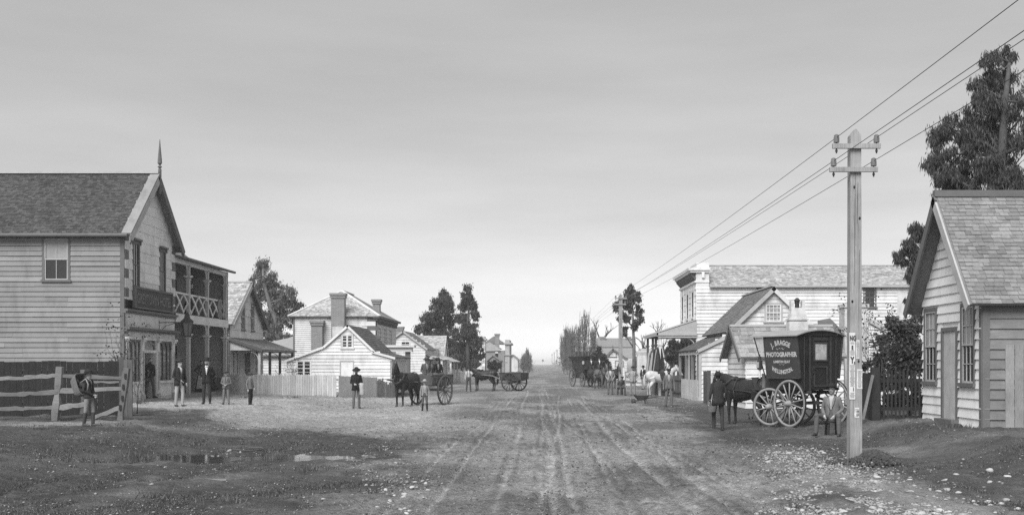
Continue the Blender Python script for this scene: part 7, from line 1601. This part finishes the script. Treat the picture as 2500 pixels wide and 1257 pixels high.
tree('rounded evergreen bush seen through the shop verandah', 1645, 92, [(1640, 838, 12), (1652, 845, 13), (1632, 855, 12), (1648, 865, 15), (1638, 875, 13), (1655, 875, 10), (1645, 888, 10)], [(1645, 890), (1645, 850)], 9000, .18, .08, GUM, BARK, .12, 8, name='evergreen_bush', droop=.4)
tree('dark bushy shrub behind the coach driver', 1462, 118, [(1462, 858, 9, 1.3), (1455, 868, 11), (1468, 872, 12), (1475, 880, 10), (1450, 880, 10), (1462, 888, 14), (1480, 890, 9)], [(1462, 880), (1462, 860)], 4000, .3, .12, BUSH, BARK, .12, 9, name='evergreen_bush', droop=.2)
tree('dark clipped bush in front of the small brick cottage', 1208, 132, [(1198, 890, 7), (1208, 888, 9), (1217, 891, 7), (1206, 898, 9)], [(1208, 895)], 2200, .3, .15, BUSH, BARK, .08, 10, name='evergreen_bush', droop=.3)
# garden by the corner cottage
tree('dense broad-leaved garden shrub against the corner cottage', 2222, 32.0, [(2165, 825, 16), (2155, 860, 18), (2175, 785, 13), (2150, 890, 16), (2180, 800, 20), (2200, 810, 24), (2230, 800, 20), (2215, 840, 30), (2240, 850, 22), (2190, 860, 24), (2225, 880, 28), (2245, 890, 18), (2200, 895, 24), (2178, 900, 16)], [(2215, 940), (2215, 850)], 9000, .15, .07, leaf_mat('glossy_leaves', .12, .8, .45), BARK, .05, 11, name='garden_shrub', droop=.35, zbase=.35, fill=.7)
def twigs(label, stems, d, seed, r=.018, mat=None, name='bare_shrub', leaf=0, zb=None, up=1.0, depth=3):
    rnd = random.Random(seed); mb = MB(); x0 = PX(stems[0][0], d); z0 = hz(x0, d) if zb is None else zb; pts = []
    def grow_(p, dr, L, ra, k):
        q = p+dr*L; mb.tube([p, p.lerp(q, .5)+V(rnd.uniform(-.06, .06), rnd.uniform(-.06, .06), .02)*L, q], [ra, ra*.8, ra*.6], 5)
        if k == 0: pts.append(q); return
        for _ in range(rnd.choice((2, 2, 3))):
            nd = (dr+V(rnd.uniform(-.6, .6), rnd.uniform(-.6, .6), rnd.uniform(-.25, .35)*up)).normalized(); grow_(p.lerp(q, rnd.uniform(.6, 1)), nd, L*rnd.uniform(.55, .8), ra*.58, k-1)
    for (a, b, a2, b2) in stems:
        p = V(PX(a, d), d+rnd.uniform(-.2, .2), PZ(b, d) if b else z0); q = V(PX(a2, d), d+rnd.uniform(-.3, .3), PZ(b2, d)); v = q-p; grow_(p, v.normalized(), v.length*.5, r, depth)
    T = thing(name, label, 'shrub' if 'shrub' in name or 'bush' in name else 'tree', (x0, d, z0)); mb.build('stems' if 'shrub' in name else 'trunk', mat or BARK, T, smooth=True)
    if leaf:
        rng = np.random.default_rng(seed); C = [(tuple(p), (.12, .12, .12), 1.0) for p in pts]; v = leaves(C, leaf, .08, .05, rng, .3, 3, .9); link('leaves', np_mesh('leaves', v, np.arange(len(v)).reshape(-1, 4), BUSH), T)
    return T
twigs('twiggy half-bare shrub rising over the dark fence by the hotel shopfront', [(300, 0, 262, 850), (305, 0, 290, 810), (315, 0, 318, 805), (310, 0, 335, 840), (318, 0, 325, 870), (300, 0, 272, 885), (330, 0, 345, 890)], 35.2, 31, .016, leaf=420, zb=.3, depth=4)
twigs('thin leggy rose bush behind the dark picket fence', [(2148, 0, 2115, 765), (2150, 0, 2140, 755), (2146, 0, 2158, 740), (2152, 0, 2165, 790), (2140, 0, 2125, 820), (2156, 0, 2172, 840), (2138, 0, 2108, 850), (2144, 0, 2150, 830)], 31.6, 30, .014, leaf=900, zb=.35, depth=4, name='rose_shrub')
tree('low leafy growth filling the gaps behind the dark pickets', 2195, 31.0, [(2160, 930, 18), (2185, 940, 20), (2210, 930, 20), (2235, 945, 18), (2200, 970, 22), (2170, 975, 20), (2230, 980, 20), (2110, 895, 10), (2120, 885, 9)], [(2195, 960)], 5000, .12, .05, BUSH, BARK, .03, 13, name='low_shrub', droop=.3, zbase=.35, cat='shrub')
twigs('small leafless creeper at the foot of the hotel shopfront', [(338, 0, 332, 935), (340, 0, 346, 930), (336, 0, 338, 945)], 43.5, 32, .012, leaf=60, zb=.3)
twigs('spindly flowering shrub over the white picket fence', [(698, 0, 704, 890), (700, 0, 692, 892), (702, 0, 712, 895)], 58.5, 33, .012, leaf=140, zb=.2)
twigs('dead ring-barked tree standing behind the far villa', [(1466, 0, 1470, 800), (1468, 850, 1484, 790), (1467, 850, 1455, 785)], 150, 34, .16, BARKP, 'dead_tree', zb=0, up=1.2)
twigs('dead forked tree beyond the shop verandah posts', [(1570, 0, 1568, 830), (1572, 870, 1580, 825), (1570, 850, 1562, 812)], 125, 35, .12, BARKP, 'dead_tree', zb=0)
twigs('dead bare tree behind the shop verandah roof', [(1605, 0, 1604, 800), (1606, 830, 1598, 785), (1606, 830, 1612, 780)], 128, 36, .10, BARKP, 'dead_tree', zb=0)
twigs('bare tree in the gap under the shop verandah', [(1622, 0, 1630, 850), (1624, 870, 1616, 835), (1626, 870, 1642, 820)], 100, 37, .08, BARKP, 'dead_tree', zb=0)
twigs('tangle of stems around the stump under the van horse', [(1830, 0, 1826, 1005), (1838, 0, 1842, 1000), (1850, 0, 1856, 1004)], 38.5, 38, .03, zb=0)
def poplar(label, px, d, top, w, seed, k=26, name='bare_poplar', leafy=0):
    rnd = random.Random(seed); x0 = PX(px, d); z1 = PZ(top, d); H = z1-hz(x0, d); mb = MB(); T = thing(name, label, 'tree', (x0, d, hz(x0, d)), group='bare poplars along the road'); hw = w*d/F/2
    mb.tube([(x0, d, -.1), (x0+rnd.uniform(-.1, .1), d, H*.5), (x0, d, z1)], [.16, .10, .02], 7)
    for i in range(k):
        t = rnd.uniform(.08, .8); a = rnd.uniform(0, 6.28); p = V(x0, d, H*t); L = H*(1-t)*rnd.uniform(.55, .95); s = hw*rnd.uniform(.5, 1.15)*(1-.5*t)
        m1 = p+V(math.cos(a)*s*.7, math.sin(a)*s*.7, L*.35); e = p+V(math.cos(a)*s, math.sin(a)*s, L); mb.tube([p, m1, e], [.05*(1-t)+.015, .03, .008], 5)
        for j in range(7):
            b = m1.lerp(e, rnd.uniform(-.2, .9)); mb.tube([b, b+V(rnd.uniform(-.3, .3)*hw, rnd.uniform(-.3, .3)*hw, rnd.uniform(.5, 1.3)*hw+.3)], [.016, .006], 4)
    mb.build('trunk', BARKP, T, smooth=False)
    rng = np.random.default_rng(seed); C = [((x0, d, H*(.2+.12*i)), (hw*(1-.08*i), hw*.9, H*.12), 1) for i in range(6)]; v = leaves(C, leafy or 900, .5, .05, rng, -.6, 12, .7); link('fine_twigs', np_mesh('fine_twigs', v, np.arange(len(v)).reshape(-1, 4), BARKP), T)
for i, (px, d, top, w, lb) in enumerate(((1428, 140, 755, 30, 'tallest bare poplar, beside the third pole'), (1447, 136, 800, 26, 'shorter bare poplar at the right of the group, behind the coach'), (1412, 150, 795, 24, 'bare poplar at the left of the tallest one'), (1397, 185, 800, 26, 'misty poplar standing left in the roadside clump'), (1384, 190, 797, 22, 'misty poplar at the front edge of the roadside clump'), (1390, 205, 815, 30, 'low misty poplar in the roadside clump'), (1376, 215, 818, 22, 'leftmost misty poplar over the road'), (1287, 240, 852, 12, 'hazy pointed poplar left of the vanishing road'), (1292, 250, 866, 16, 'hazy low poplar left of the vanishing road'), (1278, 235, 868, 14, 'hazy stubby poplar beside the far gabled house'))):
    poplar(lb, px, d, top, w, 50+i, 26 if d < 160 else 40, leafy=900 if d < 160 else 2500)
# far-off scrub reads as one mass on either side of the road
rng = np.random.default_rng(77); C = []
for i in range(150):
    d = rng.uniform(230, 900); s = rng.choice((-1, 1)); x = s*(rng.uniform(8, 16)+(d*rng.random()*.06)); h = rng.uniform(1.2, 4.5)*(1 if abs(x) > 12 else .6); C.append(((x, d, h*.45), (h*1.3, h, h*.55), 1))
for i in range(420):
    d = rng.uniform(220, 1100); a = rng.uniform(-.55, .5); x = a*d
    if abs(x) < 14: continue
    h = rng.uniform(2, 7); C.append(((x, d, h*.45), (h*1.6, h, h*.5), 1))
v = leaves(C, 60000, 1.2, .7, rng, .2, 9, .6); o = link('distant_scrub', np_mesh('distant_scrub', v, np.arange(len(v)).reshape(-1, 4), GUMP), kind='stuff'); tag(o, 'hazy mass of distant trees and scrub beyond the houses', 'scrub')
# ------------------------------------------------------------------ puddle
def puddle():
    n = 64; mb = MB(); cx, cy = -6.15, 22.7; pts = []
    for i in range(n):
        a = 2*math.pi*i/n; k = 1+.10*math.sin(3*a+1)+.08*math.sin(7*a)+.05*math.sin(11*a+2); pts.append((cx+3.3*k*math.cos(a), cy+.10*(3.3*k*math.cos(a))+1.15*k*math.sin(a), -.031))
    mb.add(pts, [tuple(range(n))]); m = bpy.data.materials.new("puddle_water"); m.use_nodes = True; b = m.node_tree.nodes['Principled BSDF']; b.inputs['Base Color'].default_value = (.045,)*3+(1,); b.inputs['Roughness'].default_value = .06; b.inputs['IOR'].default_value = 1.33; b.inputs['Specular IOR Level'].default_value = .5
    t = m.node_tree; g = t.nodes.new("ShaderNodeNewGeometry"); bp = t.nodes.new("ShaderNodeBump"); bp.inputs['Strength'].default_value = .06; t.links.new(_noise(t, g.outputs['Position'], 3.0, 2, .5), bp.inputs['Height']); t.links.new(bp.outputs[0], b.inputs['Normal'])
    o = mb.build('puddle_water', m, kind='structure')
puddle()
# ------------------------------------------------------------------ stones and gravel
def stone_meshes(k=7):
    import bmesh
    out = []; m = M("river_stone", .34, var=.18, scale=9, fine=.15, fscale=50, objvar=.22, island=.25, bump=.3)
    for s in range(k):
        bm = bmesh.new(); bmesh.ops.create_icosphere(bm, subdivisions=2, radius=1); rnd = random.Random(s); ph = [rnd.uniform(0, 6) for _ in range(6)]; sx, sy, sz = 1.15, rnd.uniform(.7, .95), rnd.uniform(.5, .72)
        for v in bm.verts:
            c = v.co; f = 1+.13*math.sin(2.3*c.x+ph[0])*math.cos(2.1*c.y+ph[1])+.10*math.sin(3.1*c.z+ph[2]+c.x*2)+.05*math.sin(6*c.y+ph[3]); v.co = V(c.x*f*sx, c.y*f*sy, c.z*f*sz)
        me = bpy.data.meshes.new('stone'); bm.to_mesh(me); bm.free(); me.materials.append(m); me.polygons.foreach_set('use_smooth', [True]*len(me.polygons)); out.append(me)
    return out, m
SM, STM = stone_meshes()
def gd(px, py): 
    d = EYE*F/(py-HY)
    for _ in range(4): d = (EYE-hz(PX(px, d), d))*F/(py-HY)
    return PX(px, d), d
rnd = random.Random(5); ST = []     # (x, y, size)
def scatter(n, f, s0, s1, tag_):
    k = 0
    while k < n:
        px, py = f()
        x, y = gd(px, py); ST.append((x, y, .62*s0*(s1/s0)**(rnd.random()**3.0), tag_)); k += 1
def band_right():          # the gravel spill at the road edge, down to the corner
    t = rnd.random()**.8; py = 1092+t*185; c = 1905+t*300; return c+rnd.gauss(0, 45+95*t), py+rnd.gauss(0, 8)
scatter(11000, band_right, .012, .060, 'right'); scatter(180, lambda: (rnd.uniform(1980, 2520), rnd.uniform(1120, 1275)), .025, .10, 'right'); scatter(70, lambda: (rnd.uniform(2050, 2480), rnd.uniform(1150, 1270)), .05, .115, 'right')
scatter(60, lambda: (rnd.uniform(1870, 2060), rnd.gauss(1112, 12)), .03, .11, 'right'); scatter(70, lambda: (rnd.uniform(1650, 2400), rnd.uniform(1040, 1110)), .02, .06, 'right')
scatter(14, lambda: (rnd.gauss(555, 18), rnd.gauss(1106, 6)), .05, .11, 'left'); scatter(420, lambda: (rnd.gauss(985+rnd.uniform(-90, 60), 30), rnd.uniform(1085, 1260)), .015, .07, 'left'); scatter(260, lambda: (rnd.uniform(60, 1000), rnd.uniform(1035, 1150)), .015, .055, 'left'); scatter(120, lambda: (rnd.uniform(60, 900), rnd.uniform(1130, 1265)), .015, .06, 'left')
scatter(500, lambda: (rnd.gauss(1620, 70), rnd.uniform(960, 1010)), .02, .07, 'verge'); scatter(5200, lambda: (rnd.uniform(500, 1420), 958+95*rnd.random()**1.5), .016, .05, 'left'); scatter(3800, lambda: (rnd.uniform(900, 1950), rnd.uniform(1020, 1270)), .008, .028, 'left'); scatter(5200, lambda: (rnd.uniform(-20, 1050), rnd.uniform(1035, 1270)), .007, .03, 'left'); scatter(2600, lambda: (rnd.uniform(1900, 2520), rnd.uniform(1070, 1275)), .007, .03, 'right')
ST.sort(key=lambda s: -s[2]/s[1])
def stone_label(x, y, s, tg, i):
    size = ('large', 'fist-sized', 'middling', 'small')[min(3, i//75)]
    px, py = CX+x*F/y, HY+EYE*F/y
    if tg == 'verge': w = 'in the rubble beneath the wheelbarrow'
    elif tg == 'left': w = 'beside the puddle' if (px < 900 and py < 1160) else ('on the turf below the puddle' if px < 800 else ('in the loose gravel between turf and road' if px < 1150 else 'on the open road'))
    else: w = 'on the path before the seated man' if py < 1090 else ('close by the foot of the telegraph pole' if abs(px-2080) < 130 and py < 1190 else ('in the gravel spill along the road edge' if px < 2080 else ('in the turf before the corner cottage' if py < 1190 else 'in the lowest corner of the stony verge')))
    sh = ('round', 'flattish', 'oval', 'blunt', 'long', 'knobbly', 'smooth')[i % 7]
    return '%s %s pale stone %s' % (size, sh, w), 'loose stones '+w
def sz_(x, y): return hz(x, y)+float(fbm(np.array([x]), np.array([y]), .5, 21, 3)[0]-.5)*.06
NI = 290; small = []
for i, (x, y, s, tg) in enumerate(ST):
    if abs(x-XPOLE) < .3 and abs(y-21.4) < .3: continue
    if i < NI:
        m = Matrix.Translation((x, y, hz(x, y)+s*.10+.005)) @ Euler((rnd.uniform(-.3, .3), rnd.uniform(-.3, .3), rnd.uniform(0, 6.28))).to_matrix().to_4x4() @ Matrix.Diagonal((s, s, s*rnd.uniform(.8, 1.1), 1))
        o = link('stone', SM[i % len(SM)], None, m); lb, gr_ = stone_label(x, y, s, tg, i); tag(o, lb, 'stone', gr_)
    else: small.append((x, y, s))
# the rest of the gravel in one mass
ico = bpy.data.meshes.new('t'); 
import bmesh
bm = bmesh.new(); bmesh.ops.create_icosphere(bm, subdivisions=1, radius=1); bm.to_mesh(ico); bm.free()
iv = np.array([v.co[:] for v in ico.vertices]); jf = np.array([p.vertices[:] for p in ico.polygons]); bpy.data.meshes.remove(ico)
g = np.random.default_rng(9); S = np.array(small); k = len(S)
sc = S[:, 2][:, None]*np.stack([g.uniform(.9, 1.3, k), g.uniform(.7, 1.0, k), g.uniform(.45, .75, k)], 1); an = g.uniform(0, 6.28, k); ca, sa = np.cos(an), np.sin(an)
q = iv[None]*sc[:, None, :]*g.uniform(.85, 1.15, (k, len(iv), 1)); qq = np.stack([q[..., 0]*ca[:, None]-q[..., 1]*sa[:, None], q[..., 0]*sa[:, None]+q[..., 1]*ca[:, None], q[..., 2]], -1)
zz = base_h(S[:, 0], S[:, 1])+S[:, 2]*.25+.008; qq += np.stack([S[:, 0], S[:, 1], zz], 1)[:, None, :]
ff = (jf[None]+(np.arange(k)*len(iv))[:, None, None]).reshape(-1, 3); o = link('gravel', np_mesh('gravel', qq.reshape(-1, 3), ff, STM, True), kind='stuff'); tag(o, 'small loose gravel strewn along both road edges', 'gravel')
# dark spoil heaped at the pole foot
k = 1700; a = g.uniform(0, 6.28, k); r = np.abs(g.normal(0, .30, k)); x = 6.40+r*np.cos(a)*1.3; y = 21.12+r*np.sin(a)*.8; s = g.uniform(.014, .04, k)
q = iv[None]*s[:, None, None]*g.uniform(.6, 1.3, (k, len(iv), 1)); q += np.stack([x, y, base_h(x, y)+.012+.05*np.exp(-(r/.3)**2)], 1)[:, None, :]
o = link('spoil_heap', np_mesh('spoil_heap', q.reshape(-1, 3), (jf[None]+(np.arange(k)*len(iv))[:, None, None]).reshape(-1, 3), M("dark_earth", .055, var=.3, island=.4, fine=.3)), kind='stuff'); tag(o, 'heap of dark dug earth at the foot of the telegraph pole', 'earth')
# dark clods and dung crumbs trodden into the road
k = 9000; py = g.uniform(935, 1275, k); y = EYE*F/(py-HY); px = g.uniform(780, 2000, k); x = (px-CX)*y/F; w = fbm(x, y, 1.3, 131) > g.uniform(.42, .62, k); x, y = x[w], y[w]; k = len(x); s = g.uniform(.007, .024, k)*np.clip(y/22, .8, 1.6)
q = iv[None]*s[:, None, None]*g.uniform(.6, 1.3, (k, len(iv), 1))*np.array([1.2, 1.2, .55]); q += np.stack([x, y, base_h(x, y)+.008], 1)[:, None, :]
o = link('clods', np_mesh('clods', q.reshape(-1, 3), (jf[None]+(np.arange(k)*len(iv))[:, None, None]).reshape(-1, 3), M("clod_earth", .13, var=.3, island=.45, fine=.3)), kind='stuff'); tag(o, 'dark trodden clods scattered over the road', 'earth')
# ------------------------------------------------------------------ turf
def turf():
    g = np.random.default_rng(12); n = 330000; py = g.uniform(1000, 1290, n)
    d = EYE*F/(py-HY)*g.uniform(.96, 1.04, n); px = g.uniform(-40, 2560, n); x = (px-CX)*d/F
    gm = grass_m(x, d); cl = fbm(x, d, .9, 91)
    hole = (((x+6.15)/3.2)**2+((d-22.7-.1*(x+6.15))/1.1)**2 < 1.05)
    keep = (gm*ss(.30, .60, cl+.1) > g.random(n)*1.0) & ~hole & (d < 46)
    x, d = x[keep], d[keep]; m = len(x); h = g.uniform(.012, .045, m)*(.6+.9*ss(.4, .75, fbm(x, d, 1.6, 95))); a = g.uniform(0, 6.28, m); w = g.uniform(.004, .009, m)*np.clip(d/16, 1, 2.2)
    z = base_h(x, d)-.01; le = g.uniform(-.6, .6, (m, 2))*h[:, None]*1.3
    b0 = np.stack([x-np.cos(a)*w, d-np.sin(a)*w, z], 1); b1 = np.stack([x+np.cos(a)*w, d+np.sin(a)*w, z], 1); tp = np.stack([x+le[:, 0], d+le[:, 1], z+h], 1)
    v = np.stack([b0, b1, tp], 1).reshape(-1, 3); o = link('grass', np_mesh('grass', v, np.arange(len(v)).reshape(-1, 3), GRASS), kind='stuff'); tag(o, 'short trampled grass on both verges', 'grass')
    # taller tufts
    C = []
    for (px, py, n_) in ((232, 1130, 14), (330, 1110, 8), (255, 1100, 10), (480, 1085, 12), (670, 1125, 9), (300, 1040, 10), (150, 1000, 16), (120, 1020, 16), (90, 985, 14), (860, 955, 10), (1395, 945, 0), (2130, 1010, 12), (2160, 1040, 8), (2240, 1030, 12), (2330, 1045, 14), (2280, 1035, 10), (1020, 1075, 6), (1790, 1000, 14), (1850, 1010, 12), (1900, 1005, 12), (340, 985, 8), (600, 972, 10), (720, 972, 10), (830, 968, 8), (2110, 1135, 6), (760, 1150, 8), (560, 1230, 8), (380, 1215, 8)):
        if n_: x, y = gd(px, py); C.append((x, y, n_))
    vs = []
    for (x, y, n_) in C:
        for i in range(n_*5):
            a = g.uniform(0, 6.28); r = abs(g.normal(0, .16)); bx, by = x+r*math.cos(a)*1.8, y+r*math.sin(a); hgt = g.uniform(.06, .17); w = .011; le = g.uniform(-.08, .08, 2); zz = hz(bx, by)
            vs += [(bx-w, by, zz), (bx+w, by, zz), (bx+le[0], by+le[1], zz+hgt)]
    v = np.array(vs); o = link('tall_grass', np_mesh('tall_grass', v, np.arange(len(v)).reshape(-1, 3), GRASS), kind='stuff'); tag(o, 'scattered taller tufts of grass along fences and walls', 'grass')
turf()
# ------------------------------------------------------------------ haze: even, pale air round the whole street
mb = MB(); mb.box(-2800, 2800, -62, 4300, -1.5, 13.2); m = bpy.data.materials.new("haze_air"); m.use_nodes = True; t = m.node_tree; t.nodes.clear(); vol = t.nodes.new("ShaderNodeVolumePrincipled"); vol.inputs['Color'].default_value = (1.0,)*3+(1,); vol.inputs['Density'].default_value = HAZE; vol.inputs['Anisotropy'].default_value = .0
ou = t.nodes.new("ShaderNodeOutputMaterial"); t.links.new(vol.outputs[0], ou.inputs['Volume']); mb.build('haze', m, kind='stuff')
finish_bodies()
